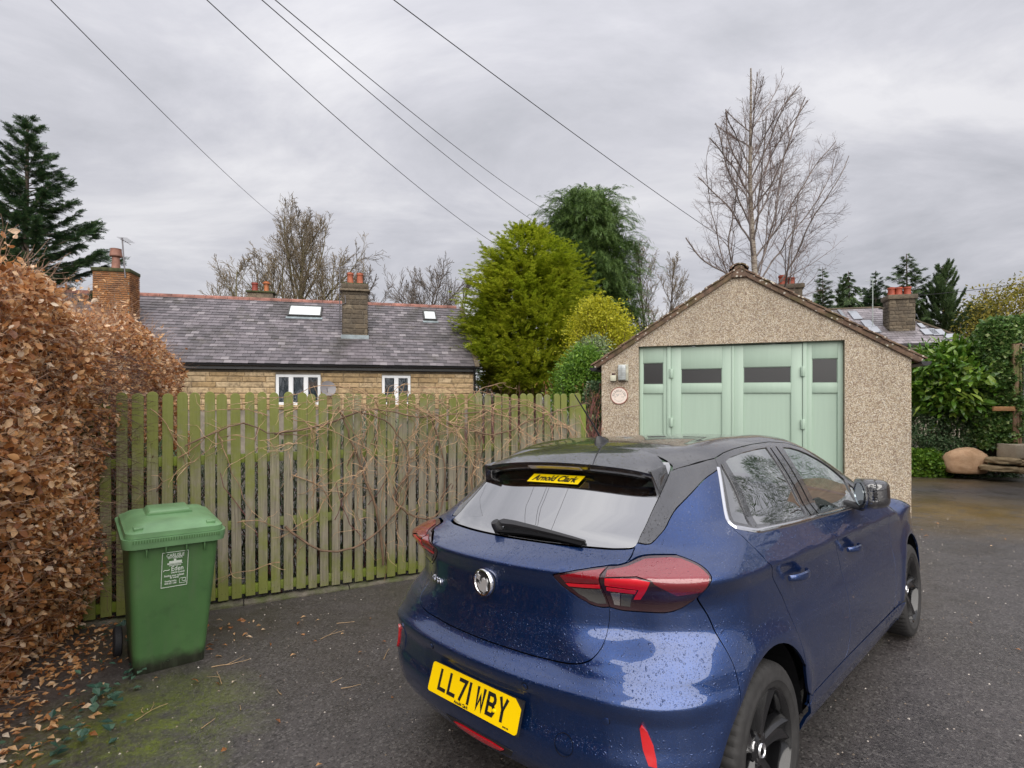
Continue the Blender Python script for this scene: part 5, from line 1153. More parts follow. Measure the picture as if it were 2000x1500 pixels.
def back_brush():
    """dense dark growth behind the picket fence"""
    R = np.random.default_rng(77); root = empty('brush_behind_fence', fpt(18, -.7, -.3), label='low dark tangle of ivy and twigs growing right behind the picket fence', cat='bush'); n = 52000; o_ = np.array(root.location)
    s = R.uniform(-1.2, 4.75, n); off = -R.uniform(.18, .8, n)**1.0; z = R.uniform(-.35, 1.22, n)*(1-.15*np.sin(s*2.3)); p = np.array(FA)+s[:, None]*np.array(FD)+off[:, None]*np.array(FN)+np.stack([0*z, 0*z, z], -1)
    tV, tF = tpl_leaf(1, .8, .2, .15, 1); M3 = frames(R.normal(0, 1, (n, 3)))*(R.uniform(.05, .10, n))[:, None, None]; V, Fc = scatter(tV, tF, p-o_, M3); o = link('foliage', npmesh('foliage', V, Fc), M_darkl, root); o['kind'] = 'stuff'
    P = [grow(np.array(FA+FD*R.uniform(-1, 4.8)-FN*R.uniform(.2, .9))+np.array([0, 0, -.3])-o_, (R.normal(0, .3), R.normal(0, .2), 1), R.uniform(1.0, 1.75), .009, .12, .12, 0, R, .004) for _ in range(260)]
    V, Fc = tubes(*zip(*P), n=3); o = link('stems', npmesh('stems', V, Fc), M_redtwig, root); o['kind'] = 'stuff'
back_brush()
# --- right hand side
lau = tpl_leaf(1, .34, .18, .18, 3)
shrub('laurel', 14.1, [(800, 1790, 1850), (785, 1775, 1866), (765, 1768, 1872), (740, 1768, 1876), (718, 1772, 1872), (703, 1790, 1862), (692, 1810, 1850), (688, 1825, 1840)], 7500, .23, M_laurel, 'glossy bright green laurel right of the garage wall', 71, tpl=lau, stems=50, clump=7, cs=.16, depth=1.3, shell=(.45, 1.0))
shrub('dark_hedge_shrub', 13.8, [(936, 1765, 1975), (890, 1768, 1972), (850, 1770, 1968), (815, 1775, 1962), (795, 1785, 1960), (782, 1800, 1940)], 30000, .064, M_darkl, 'dense dark small leaved shrub below the laurel', 72, stems=90, clump=9, cs=.09, depth=.9, stemmat=flat('tan_twig', (.24, .15, .09), .8))
shrub('ivy_column', 12.9, [(872, 1908, 1975), (850, 1903, 1978), (780, 1905, 1978), (700, 1908, 1974), (660, 1910, 1980), (640, 1915, 2010), (628, 1925, 2060), (620, 1950, 2080)], 16000, .095, M_ivy, 'tall ivy smothered column left of the timber trellis', 73, tpl=tpl_leaf(1, .85, .2, .15, 2), stems=20, depth=.5, lumps=.12, shell=(.75, 1.03))
shrub('ground_ivy', 13.2, [(934, 1762, 1860), (915, 1765, 1855), (900, 1768, 1848), (885, 1775, 1838), (878, 1785, 1820)], 3200, .085, M_lime, 'bright green low leaves at the foot of the dark shrub', 74, tpl=tpl_leaf(1, .7, .2, .1, 2), stems=10, depth=.35)
shrub('golden_tree', 29, [(700, 1880, 2080), (660, 1885, 2100), (620, 1895, 2110), (590, 1915, 2110), (570, 1940, 2100), (556, 1965, 2080)], 16000, .17, M_autumn, 'yellow budded tree at the right edge above the ivy', 75, cat='tree', stems=120, clump=10, cs=.28, shell=(.3, 1.05))
shrub('olive_tree_mass', 32, [(690, 1840, 1935), (650, 1850, 1935), (615, 1880, 1930), (600, 1895, 1920)], 4500, .2, leafmat('olive_leaf', [(0, (.06, .08, .03)), (1, (.14, .15, .06))], .6, .2, .2), 'olive green tree between the cedar and the yellow tree', 76, cat='tree', stems=40, clump=8, cs=.3, shell=(.3, 1.05))
bt(1950, 34, 548, 1.5, 78, 'pale bare tree above the yellow tree at the right edge', trunkr=.10, n1=20, n2=8, n3=6, minr=.009, start=.4)
for i, (u, D, w, h, lab) in enumerate(((960, 36, 60, 620, 'far dark evergreen seen between bungalow and golden conifer'), (1255, 34, 60, 640, 'low far evergreen right of the weeping conifer'))):
    shrub('far_evergreen', D, [(790, u-w, u+w), (700, u-w, u+w), (h+20, u-w*.7, u+w*.7), (h, u-w*.2, u+w*.2)], 3500, .25, M_dkgreen, lab, 80+i, cat='tree', stems=10, clump=8, cs=.3)
# distant tree line closing the horizon
def treeline():
    R = np.random.default_rng(90); n = 26000; a = R.uniform(-math.pi, math.pi, n); r = R.uniform(62, 75, n); hh = 4.2+1.3*np.sin(a*7)+.9*np.sin(a*17+1)+.8*np.sin(a*41); z = -1+R.random(n)**.8*(hh+1)
    p = np.stack([np.sin(a)*r, np.cos(a)*r, z], -1); tV, tF = tpl_leaf(1, .9, .2, .1, 1); M3 = frames(R.normal(0, 1, (n, 3)))*R.uniform(1.2, 2.4, n)[:, None, None]
    V, Fc = scatter(tV, tF, p, M3); o = link('distant_woodland', npmesh('distant_woodland', V, Fc), leafmat('woodland', [(0, (.05, .06, .035)), (.5, (.09, .085, .06)), (1, (.13, .115, .085))], .9, .1, 0)); tag(o, 'hazy distant belt of mixed woodland behind the houses', 'woodland', kind='stuff')
treeline()
# ================================================================ beech hedge
def build_hedge():
    R = np.random.default_rng(101); A = np.array([-2.62, 2.2]); B = np.array([-4.75, 7.6]); d = (B-A)/np.linalg.norm(B-A); nrm = np.array([d[1], -d[0]]); L = np.linalg.norm(B-A)
    root = empty('beech_hedge', (A[0], A[1], -.2), label='tall clipped beech hedge holding its dry copper leaves along the left side', cat='hedge'); o_ = np.array([A[0], A[1], -.2])
    def body(m, depth):
        # s along, q across (0 = near face), h height
        s = -2.6+(L+2.6)*R.random(m)**.85; top = R.random(m) < .30; h = R.random(m); H_ = 2.52-.015*s+.10*np.sin(s*1.9)+.06*np.sin(s*5.1)
        z = np.where(top, H_-np.abs(R.normal(0, depth*.6, m)), -.08+(H_)*h)
        bulge = .22*np.sin(np.clip(z/2.5, 0, 1)*math.pi*.75+.2)+.05*np.sin(s*3+z*4)+.04*np.sin(s*7-z*6)
        q = np.where(top, -R.random(m)*1.4, -np.abs(R.normal(0, depth, m)))
        rnd = np.clip((z-(H_-.35))/.35, 0, 1)
        off = bulge+q-.16*rnd**2
        p = np.stack([A[0]+d[0]*s+nrm[0]*off, A[1]+d[1]*s+nrm[1]*off, z-.10], -1)
        nn = np.where(top[:, None], [[nrm[0]*.3, nrm[1]*.3, 1.]], [[nrm[0], nrm[1], .15]])
        return p, nn
    def leaftpl(seed):
        r = np.random.default_rng(seed); V = []; F_ = []; n = 3
        for i in range(n+1):
            t = i/n; w = .30*math.sin(math.pi*min(.985, max(.02, t*.95+.03)))**.75; zc_ = .16*math.sin(t*3)*r.uniform(-1, 1)
            for k, c in enumerate((-1, 0, 1)): V.append((t, c*w, zc_+.22*abs(c)*w*r.uniform(.6, 2.6)+.03*math.cos(i*3+k)))
        for i in range(n):
            for k in range(2): a = i*3+k; F_.append((a, a+1, a+4, a+3))
        return np.array(V), np.array(F_)
    M_b = leafmat('copper_beech_leaf', [(0, (.18, .065, .025)), (.22, (.44, .185, .065)), (.5, (.66, .34, .14)), (.75, (.78, .50, .26)), (.92, (.86, .64, .43)), (1, (.90, .76, .60))], .38, .5, .42)
    # the leaves one sees singly
    p, nn = body(9000, .10); w = p; vis = (w[:, 1] > 1.6) & (w[:, 1] < 3.3) & (np.abs((w[:, 0])/w[:, 1]) < .93) & (w[:, 2] > -.1); w = w[vis]; nn = nn[vis]
    k = np.argsort(w[:, 1]-(w[:, 0]-w[:, 0].min())*.6)[:300]; tm = []
    for i in range(6):
        V, Fc = leaftpl(200+i); tm.append(npmesh('leaf', V*.064, Fc, True)); tm[-1].materials.append(M_b)
    inst = []
    for q in range(14):     # per-leaf colour for shared meshes comes from a few tinted copies
        pass
    M_bi = Nd('copper_beech_leaf_single'); oi = M_bi.n('ShaderNodeObjectInfo'); c = M_bi.ramp(oi.outputs['Random'], [(0, (.22, .08, .03)), (.3, (.42, .17, .06)), (.6, (.62, .31, .12)), (.85, (.74, .46, .23)), (1, (.84, .66, .46))]); vn = M_bi.noise(M_bi.coord('Object'), 60, 4); c = M_bi.mix(M_bi.ramp(vn, [(.35, .35), (.6, 0)]), c, (.10, .04, .02)); mb_ = M_bi.out(Base_Color=c, Roughness=.42)
    tr = M_bi.N.new('ShaderNodeBsdfTranslucent'); M_bi.L.new(c, tr.inputs[0]); ms = M_bi.N.new('ShaderNodeMixShader'); ms.inputs[0].default_value = .35; M_bi.L.new(M_bi.b.outputs[0], ms.inputs[1]); M_bi.L.new(tr.outputs[0], ms.inputs[2]); M_bi.L.new(ms.outputs[0], M_bi.N['Material Output'].inputs[0])
    for t in tm: t.materials.clear(); t.materials.append(mb_)
    for j, i in enumerate(k):
        o = bpy.data.objects.new('leaf', tm[j % 6]); col.objects.link(o); o.parent = root
        F3 = frames((R.normal(0, .8, (1, 3))+np.array([[nrm[0]*.3, nrm[1]*.3, -.45]])), up=nn[i][None]+R.normal(0, .45, (1, 3)), roll=R.normal(0, .5, 1))[0]; Mx = Matrix(F3.tolist()).to_4x4(); s_ = R.uniform(.75, 1.2)
        pp = w[i]-o_; o.matrix_local = Matrix.Translation(pp+np.array([nrm[0], nrm[1], 0])*.02) @ Mx @ Matrix.Diagonal((s_, s_, s_, 1))
    # the rest
    n = 92000; p, nn = body(n, .17); parts = []
    up_ = nn+R.normal(0, .45, (n, 3))+np.array([0, 0, .25]); dd = R.normal(0, .8, (n, 3))+np.array([nrm[0]*.3, nrm[1]*.3, -.45]); M3 = frames(dd, up=up_, roll=R.normal(0, .55, n)); sz = R.uniform(.026, .060, n); 
    far = p[:, 1] > 4.2; sz = np.where(far, sz*1.0, sz)
    M3 = M3*sz[:, None, None]; Vs, Fs, off = [], [], 0
    for q in range(5):
        tV, tF = leaftpl(300+q); m = (np.arange(n) % 5 == q)
        V, Fc = scatter(tV, tF, p[m]-o_, M3[m]); Vs.append(V); Fs.append(Fc+off); off += len(V)
    o = link('leaves', npmesh('leaves', np.concatenate(Vs), np.concatenate(Fs), True), M_b, root); o['kind'] = 'stuff'
    # twigs: fine ends poke out of the face and the top
    P = []
    p, nn = body(11000, .08)
    for i in range(len(p)):
        P.append(grow(p[i]-nn[i]*.12-o_, nn[i]*.5+R.normal(0, .45, 3)+np.array([0, 0, .35]), R.uniform(.12, .42), .0024, .05, .13, .02, R, .0012))
    V, Fc = tubes(*zip(*P), n=3); o = link('twigs', npmesh('twigs', V, Fc), flat('beech_twig', (.30, .19, .13), .7, var=.3, vs_=4), root); o['kind'] = 'stuff'
    # long unclipped shoots standing out of the top, each with a few leaves
    P = []; LP = []; p, nn = body(2600, .05); p = p[nn[:, 2] > .9][:520]
    for q in p:
        g = grow(q-o_-np.array([0, 0, .1]), (R.normal(.12, .35), R.normal(0, .3), 1), R.uniform(.18, .55), .0026, .05, .10, .01, R, .0012); P.append(g)
        for _ in range(R.integers(1, 6)): LP.append(g[0][R.integers(2, len(g[0]))])
    V, Fc = tubes(*zip(*P), n=3); o = link('shoots', npmesh('shoots', V, Fc), bpy.data.materials['beech_twig'], root); o['kind'] = 'stuff'
    LP = np.array(LP); tV, tF = leaftpl(411); V, Fc = scatter(tV, tF, LP, frames(R.normal(0, 1, (len(LP), 3)), roll=R.uniform(0, 6, len(LP)))*R.uniform(.03, .06, len(LP))[:, None, None]); o = link('shoot_leaves', npmesh('shoot_leaves', V, Fc), M_b, root); o['kind'] = 'stuff'
    # bare fine twigs hanging over the fence side of the hedge
    P = []
    for i in range(420):
        s = R.uniform(1.6, 2.9); z = R.uniform(.2, 2.0); P.append(grow(np.array([A[0]+d[0]*s+nrm[0]*.30, A[1]+d[1]*s+nrm[1]*.30, z])-o_, (nrm[0]+.2, nrm[1]*.2, -.15+R.normal(0, .3)), R.uniform(.12, .34), .0020, .04, .15, 0, R, .0011))
    V, Fc = tubes(*zip(*P), n=3); o = link('bare_twigs', npmesh('bare_twigs', V, Fc), flat('dark_beech_twig', (.07, .035, .03), .7), root); o['kind'] = 'stuff'
    # trunks and a dark sheet coloured as the shade inside the hedge
    P = [grow(np.array([A[0]+d[0]*s-nrm[0]*.35, A[1]+d[1]*s-nrm[1]*.35, -.2])-o_, (R.normal(0, .12), R.normal(0, .12), 1), 1.95, .028, .2, .03, 0, R, .008) for s in np.arange(-2.4, L, .28)]
    V, Fc = tubes(*zip(*P), n=6); o = link('stems', npmesh('stems', V, Fc, True), M_bark, root); o['kind'] = 'stuff'
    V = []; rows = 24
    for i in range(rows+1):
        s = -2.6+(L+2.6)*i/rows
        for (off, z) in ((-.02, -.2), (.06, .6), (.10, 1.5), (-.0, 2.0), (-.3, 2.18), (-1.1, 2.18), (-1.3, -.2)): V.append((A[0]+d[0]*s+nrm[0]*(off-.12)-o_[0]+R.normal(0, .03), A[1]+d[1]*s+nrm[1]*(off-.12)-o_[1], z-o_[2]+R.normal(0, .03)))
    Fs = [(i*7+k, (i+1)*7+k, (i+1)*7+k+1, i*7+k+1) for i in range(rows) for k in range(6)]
    o = MB().add(V, Fs).build('dark_interior', flat('hedge_inner_shade', (.035, .018, .010), .95, var=.5, vs_=30), root, fix=False); o['kind'] = 'stuff'
build_hedge()
# ================================================================ litter, edge ivy, stones
def build_litter():
    R = np.random.default_rng(120); tV, tF = tpl_leaf(1, .55, .35, .2, 2); P = []
    def put(n, fn): 
        q = fn(n); z = ground(q[:, 0], q[:, 1]); P.append(np.stack([q[:, 0], q[:, 1], z+.008], -1))
    put(620, lambda n: np.stack([-2.35-.38*(R.random(n)*6.0-.4)*.41*0+(-.41)*(t := R.random(n)*2.6)+R.normal(0, .16, n)-.02, 2.3+.91*t+R.normal(0, .08, n)], -1))
    put(25, lambda n: np.stack([R.uniform(-2.6, -.6, n), R.uniform(2.4, 4.6, n)], -1)); put(70, lambda n: np.stack([R.uniform(-2.9, -1.9, n), R.uniform(3.6, 4.5, n)], -1)); put(25, lambda n: np.stack([R.uniform(2.0, 6, n), R.uniform(2.5, 8, n)], -1))
    p = np.concatenate(P); n = len(p); d = np.stack([R.normal(0, 1, n), R.normal(0, 1, n), R.normal(0, .15, n)], -1); M3 = frames(d, roll=R.normal(0, .5, n))*R.uniform(.025, .055, n)[:, None, None]
    V, Fc = scatter(tV, tF, p, M3); o = link('fallen_leaves', npmesh('fallen_leaves', V, Fc), bpy.data.materials['copper_beech_leaf']); tag(o, 'scattered dry beech leaves on the tarmac by the hedge', 'fallen leaves', kind='stuff')
    Q = []
    for (x, y, a, l) in [(-1.95, 3.55, .5, .28), (-1.75, 3.3, 2.2, .2), (-1.4, 4.0, .9, .22), (-1.0, 3.2, .4, .12), (-2.0, 2.9, 1.2, .2)]+[(R.uniform(-2.4, -.3), R.uniform(2.5, 4.5), R.uniform(0, 3), R.uniform(.05, .16)) for _ in range(12)]:
        g = grow((x, y, gz(x, y)+.006), (math.cos(a), math.sin(a), 0), l, .003, .03, .18, 0, R, .0015); g[0][:, 2] = gz(x, y)+.006; Q.append(g)
        if l > .18:
            g2 = grow(g[0][3], (math.cos(a+.6), math.sin(a+.6), 0), l*.5, .002, .03, .15, 0, R, .001); g2[0][:, 2] = gz(x, y)+.006; Q.append(g2)
    V, Fc = tubes(*zip(*Q), n=4); o = link('fallen_twigs', npmesh('fallen_twigs', V, Fc), flat('pale_twig', (.36, .24, .13), .7, var=.3)); tag(o, 'small pale broken twigs lying on the tarmac near the bin', 'twigs', kind='stuff')
    # loose grit
    n = 2600; q = np.stack([R.uniform(-2.6, 7, n), R.uniform(2.3, 9, n)], -1); z = ground(q[:, 0], q[:, 1]); bV = np.array([(1, 0, 0), (-1, .2, 0), (0, 1, 0), (0, -1, .1), (0, 0, .8)]); bF = np.array([(0, 2, 4), (2, 1, 4), (1, 3, 4), (3, 0, 4)])
    M3 = frames(np.stack([R.normal(0, 1, n), R.normal(0, 1, n), 0*z], -1))*R.uniform(.0025, .0075, n)[:, None, None]; V, Fc = scatter(bV, bF, np.stack([q[:, 0], q[:, 1], z], -1), M3)
    o = link('loose_grit', npmesh('loose_grit', V, Fc), leafmat('grit', [(0, (.10, .08, .06)), (.6, (.25, .2, .16)), (1, (.6, .55, .5))], .8, .3, 0)); tag(o, 'loose pale grit and tiny stones on the tarmac', 'grit', kind='stuff')
    # ivy on the ground at the hedge foot
    n = 110; t = R.random(n); c = np.array([(-2.28, 3.05), (-2.45, 3.45), (-2.9, 4.25), (-2.15, 2.75)])[R.integers(0, 4, n)]; p = np.stack([c[:, 0]+R.normal(0, .10, n), c[:, 1]+R.normal(0, .12, n), 0*t], -1); p[:, 2] = ground(p[:, 0], p[:, 1])+R.uniform(.01, .22, n)*np.exp(-R.random(n)*2)
    V, Fc = scatter(*tpl_leaf(1, .9, .2, .1, 2), p, frames(np.stack([R.normal(0, 1, n), R.normal(-.5, 1, n), R.normal(0, .6, n)], -1))*R.uniform(.03, .055, n)[:, None, None])
    o = link('ground_ivy_patch', npmesh('ground_ivy_patch', V, Fc), leafmat('blue_green_ivy', [(0, (.02, .06, .045)), (1, (.08, .15, .10))], .4, .4, .1)); tag(o, 'small patch of blue green ivy at the foot of the hedge', 'ivy', kind='stuff')
    # moss cushions and blades on the mossy corner
    n = 16000; a = R.random(n)*6.28; r = np.sqrt(R.random(n)); p = np.stack([-1.98+.62*r*np.cos(a)-.10*r*np.sin(a), 2.72+.75*r*np.sin(a), 0*a], -1); k = np.sin(p[:, 0]*11)*np.sin(p[:, 1]*9+1)+R.normal(0, .5, n)+(1-r)*1.1 > .55; p = p[k]; n = len(p); p[:, 2] = ground(p[:, 0], p[:, 1])
    V, Fc = scatter(*tpl_leaf(1, .35, .2, .2, 1), p, frames(np.stack([R.normal(0, .8, n), R.normal(0, .8, n), R.uniform(.2, 1, n)], -1))*R.uniform(.006, .018, n)[:, None, None])
    o = link('moss', npmesh('moss', V, Fc), leafmat('moss_tuft', [(0, (.06, .09, .01)), (.6, (.13, .18, .015)), (1, (.24, .29, .03))], .9, .1, .2)); tag(o, 'bright green moss growing on the tarmac in the lower left corner', 'moss', kind='stuff')
build_litter()
def rock(name, c, sz, mat, label, seed, cat='stone', rot=0, flatb=True, p=2.6):
    bm = bmesh.new(); bmesh.ops.create_icosphere(bm, subdivisions=4, radius=1); from mathutils import noise as mn
    for v in bm.verts:
        q = v.co.copy(); n_ = (abs(q.x)**p+abs(q.y)**p+abs(q.z)**p)**(1/p); q /= n_; q *= 1+.10*mn.noise(q*1.6+Vector((seed, 0, 0)))+.04*mn.noise(q*5+Vector((0, seed, 0)))
        if q.z < -.6: q.z = -.6
        v.co = Vector((q.x*sz[0], q.y*sz[1], q.z*sz[2]))
    me = bpy.data.meshes.new(name); bm.to_mesh(me); bm.free(); o = link(name, me, mat, smooth=True); o.location = c; o.rotation_euler = (0, 0, rot); return tag(o, label, cat)
def sandmat(name, a, b, sc=3):
    d = Nd(name); v = d.coord('Object'); n = d.noise(v, sc, 7, .68); n2 = d.noise(v, 30, 4); c = d.mix(d.ramp(n, [(.3, 0), (.7, 1)]), a, b); c = d.mix(d.ramp(n2, [(.6, 0), (.75, .35)]), c, (.10, .08, .05)); d.bump(d.math('ADD', n, d.math('MULTIPLY', n2, .4)), .6, .02); return d.out(Base_Color=c, Roughness=.85)
g = at(1886, 900, 12.7)
rock('boulder', (g.x, g.y, at(1886, 905, 12.7).z), (.46, .26, .36), sandmat('pinkish_sandstone', (.42, .24, .13), (.70, .48, .31)), 'rounded orange sandstone boulder at the foot of the dark shrub', 3)
ms = sandmat('layered_sandstone', (.16, .11, .06), (.38, .30, .18), 5)
for i, (u, v, sx_, sz_, lb) in enumerate(((1950, 915, .26, .07, 'low flat stone right of the boulder, bottom of the stack'), (1958, 900, .24, .07, 'flat stone in the middle of the low stack right of the boulder'), (1990, 918, .22, .08, 'flat stone under the concrete block at the right edge'), (1992, 903, .2, .07, 'thin stone directly beneath the concrete block'))):
    g = at(u, v, 12.2); rock('stone', g, (sx_*1.15, .26, sz_*1.15), ms, lb, 10+i, p=4)
g = at(1992, 881, 12.2); o = bxo('concrete_block', (-.26, -.2, -.15), (.7, .3, .15), sandmat('pale_concrete', (.30, .25, .19), (.46, .40, .31)), None, .015); o.location = g; tag(o, 'pale rectangular concrete block carrying the timber trellis post', 'concrete block')
def trellis():
    c = at(1981, 868, 12.4); root = empty('garden_trellis', c, label='weathered timber post and frame with square mesh at the right edge', cat='trellis')
    mw = mossy('silvered_timber', (.32, .20, .13), (.12, .14, .04), .15); H = at(1985, 672, 12.4).z-c.z
    bxo('post', (-.06, -.05, 0), (.07, .05, H), mw, root, .006); bxo('post', (.10, -.03, .02), (.15, .03, H+.02), mw, root, .004); bxo('top_rail', (.07, -.03, H-.06), (1.6, .03, H), mw, root, .004); bxo('back_board', (.16, .12, 0), (1.6, .14, H), flat('white_painted_board', (.60, .60, .58), .7, var=.1), root)
    m = MB()
    for k in range(16): m.box((.15, -.006, .06+k*.12), (1.6, .0, .066+k*.12))
    for k in range(12): m.box((.2+k*.12, -.007, 0), (.206+k*.12, .001, H))
    o = m.build('wire_mesh', M_steel, root)
    bxo('bracket_board', (-.55, -.10, .76), (-.06, -.05, .86), sandmat('orange_plank', (.35, .17, .07), (.55, .30, .14)), root, .005)
trellis()
# ================================================================ overhead cables
def cable(a, b, sag, label, r=.0085, group='overhead cables crossing the sky'):
    a, b = Vector(a), Vector(b); P = [a.lerp(b, t)-Vector((0, 0, 4*sag*t*(1-t))) for t in np.linspace(0, 1, 25)]
    o = MB().tube([p-a for p in P], r, 5).build('overhead_cable', bpy.data.materials.get('cable_black') or flat('cable_black', (.02, .02, .022), .5), None, smooth=True); o.location = a; tag(o, label, 'cable', group)
def ext(u0, v0, D0, u1, v1, D1, k=.35):
    A, B = at(u0, v0, D0), at(u1, v1, D1); return A-(B-A)*k, B
for (p, q, D1, sg, lb) in (((118, 0), (545, 430), 30, .25, 'leftmost overhead cable falling towards the bare tree'), ((433, 0), (965, 475), 22, .35, 'second overhead cable from the left ending at the golden conifer'), ((538, 0), (1058, 442), 26, .3, 'left one of the close pair of cables running to the weeping conifer'), ((565, 0), (1068, 412), 26, .3, 'right one of the close pair of cables running to the weeping conifer'), ((815, 0), (1590, 574), 30, .45, 'rightmost long cable passing in front of the birch to the red chimney pots')):
    A, B = ext(p[0], p[1], 9, q[0], q[1], D1, .25); cable(A, B, sg, lb)
A, B = at(1560, 560, 32), at(2060, 545, 24); cable(at(1700, 583, 30), B, .12, 'single low cable over the conifers at the right edge', .014)
# ================================================================ behind the camera: what the car reflects
def behind():
    R_ = lambda x, y: (x, y, gz(x, y)-.1)
    P_ = lambda az, d: (math.sin(rad(az))*d, math.cos(rad(az))*d)
    x, y = P_(63, 11.5); h = empty('timber_outbuilding', (x, y, -.3), rad(-68), label='brown board clad outbuilding mirrored in the side windows of the car', cat='outbuilding')
    mb = flat('brown_cladding', (.17, .115, .08), .8, var=.4, vs_=2)
    wall = empty('wall'); wall.parent = h
    for k in range(12): bxo('cladding_board', (-3.2, 0, .1+k*.2), (3.2, .03+.01*(k % 2), .29+k*.2), mb, wall)
    bxo('core', (-3.2, .05, 0), (3.2, 4, 2.5), mb, wall)
    r = empty('roof'); r.parent = h; M1 = Matrix.Translation((0, -.3, 2.35)) @ Matrix.Rotation(rad(33), 4, 'X')
    for k in range(10): bxo('slate_course', (-3.5, k*.26, 0), (3.5, k*.26+.29, .04), mb, r, M=M1 @ Matrix.Rotation(rad(2), 4, 'X'))
    R = np.random.default_rng(140)
    for i, (az, d, w, H, lab) in enumerate(((51, 15.5, 1.5, 6.2, 'tall evergreen beyond the right edge, mirrored in the front door window'), (58, 16, 1.7, 7.0, 'tall evergreen mirrored in the rear door window of the car'), (66, 15.5, 1.9, 6.4, 'wide evergreen mirrored in the quarter window of the car'), (76, 14, 2.2, 5.0, 'round evergreen mirrored faintly along the car doors'))):
        x, y = P_(az, d); root = empty('evergreen', R_(x, y), label=lab, cat='tree'); n = 5200; th = R.random(n)*6.28; hh = R.random(n); rr = w*np.sin(np.pi*np.clip(hh*.9+.08, 0, 1))**.7*(.5+.55*R.random(n)**.5)*(1+.25*np.sin(th*4+hh*9))
        p = np.stack([rr*np.cos(th), rr*np.sin(th), .2+hh*H], -1); dd = np.stack([np.cos(th), np.sin(th), R.normal(0, .5, n)], -1)+R.normal(0, .4, (n, 3)); V, Fc = scatter(*tpl_leaf(1, .6, .2, .1, 1), p, frames(dd)*R.uniform(.16, .34, n)[:, None, None])
        o = link('foliage', npmesh('foliage', V, Fc), M_dkgreen, root); o['kind'] = 'stuff'; V, Fc = tubes([np.array([[0, 0, -.2], [0, 0, H*.8]])], [np.array([.15, .04])], 7); link('trunk', npmesh('trunk', V, Fc), M_bark, root)
behind()
# ---------------------------------------------------------------- car body surface (metres; x forward from rear, y right, z up)
def pch(xk, yk):
    xk = np.array(xk, float); yk = np.array(yk, float)
    h = np.diff(xk); d = np.diff(yk) / h
    m = np.zeros(len(xk)); m[0] = d[0]; m[-1] = d[-1]
    for i in range(1, len(xk) - 1):
        if d[i-1] * d[i] > 0:
            w1 = 2*h[i] + h[i-1]; w2 = h[i] + 2*h[i-1]
            m[i] = (w1 + w2) / (w1 / d[i-1] + w2 / d[i])
    def f(x):
        x = np.clip(x, xk[0], xk[-1]); i = np.clip(np.searchsorted(xk, x) - 1, 0, len(h) - 1)
        t = (x - xk[i]) / h[i]; t2 = t*t; t3 = t2*t
        return (2*t3-3*t2+1)*yk[i] + (t3-2*t2+t)*h[i]*m[i] + (-2*t3+3*t2)*yk[i+1] + (t3-t2)*h[i]*m[i+1]
    return f
def sstep(a, b, x):
    t = np.clip((x - a) / (b - a), 0, 1); return t*t*(3-2*t)
def smax(a, b, r):
    h = np.clip(r - np.abs(a - b), 0, None) / r
    return np.maximum(a, b) + h*h*r*0.25
_R0 = pch([.15,.20,.26,.34,.42,.48,.54,.590,.604,.616,.640,.662,.68,.74,.82,.90,.95,.972,.980,.990,1.01,1.04,1.12,1.22,1.33,1.45],
          [.26,.17,.10,.05,.034,.046,.050,.036,.034,.042,.074,.094,.100,.112,.124,.124,.112,.105,.108,.130,.188,.285,.40,.53,.665,.82])
_P = pch([-.1,0,.15,.3,.7,1.2,2.0,2.7,3.24,3.6,3.85,4.0,4.1], [.76,.80,.845,.862,.878,.8825,.8825,.8825,.876,.84,.76,.66,.5])
_IN = pch([-.80,-.70,-.60,-.42,-.30,-.16,-.06,-.016,-.004,.004,.016,.05,.11,.16], [.085,.05,.018,.0,.002,.020,.022,.010,.0055,.006,.013,.034,.066,.085])
_T0 = pch([.3,.56,.75,.95,1.3,1.6,1.9,2.15,2.45,2.8,3.05,3.2,3.5,3.8,3.95,4.06,4.2], [1.30,1.352,1.385,1.41,1.433,1.432,1.412,1.368,1.27,1.125,1.02,.985,.925,.84,.77,.66,.4])
def zc(x): return .972 - .036*(x-.3)
def zb(x): return 1.072 - .042*(x-.6)
def W(x, z):
    c = zc(x); dz = z - c
    w = _P(x) - _IN(dz)
    b = zb(x)
    g = np.clip(z - b, 0, None)
    w = w - g*.50 - g*g*.42 + .085*0
    w = w - sstep(1.0, 1.16, z) * .06*np.clip((1.5-x)/1.0, 0, 1.3)**2
    w = w - sstep(.95, 1.2, z) * .06*np.clip((x-2.0)/1.0, 0, 1.6)**2
    # corner valley under the tail lamp
    w = w - .035*sstep(.62, .35, x)*sstep(.64,.80,z)*sstep(.97,.86,z)
    for xa in (.70, 3.238):
        r = np.hypot(x-xa, z-.31)
        w = w + .012*np.exp(-((r-.39)/.045)**2)*sstep(.18,.3,z)
    return w
def R(y, z):
    a = np.abs(y)
    k = .30 - .10*sstep(.70,.60,z)
    r = _R0(z) + k*a*a + (.25+.7*sstep(.70,.62,z))*np.clip(a-.55,0,None)**2
    r = r + .045*sstep(.36, .62, a)*sstep(.63,.80,z)*sstep(.97,.86,z)
    # bumper shoulder widens at the corners
    r = r - .045*sstep(.30,.55,a)*sstep(.60,.68,z)*sstep(.80,.70,z)
    return r
def T(x, y):
    a = np.abs(y)
    c = .085 + .16*sstep(1.9, 2.8, x)*sstep(3.3,3.0,x) + .06*sstep(3.3,3.8,x)
    t = _T0(x) - c*a*a
    t = t + .010*sstep(.42,.50,a)*sstep(.75,1.1,x)*sstep(2.3,1.9,x)
    return t
def Fr(y, z):
    return pch([.15,.3,.5,.75,.9,1.1,1.4],[3.98,4.04,4.06,4.03,3.95,3.7,3.3])(z) - .28*y*y
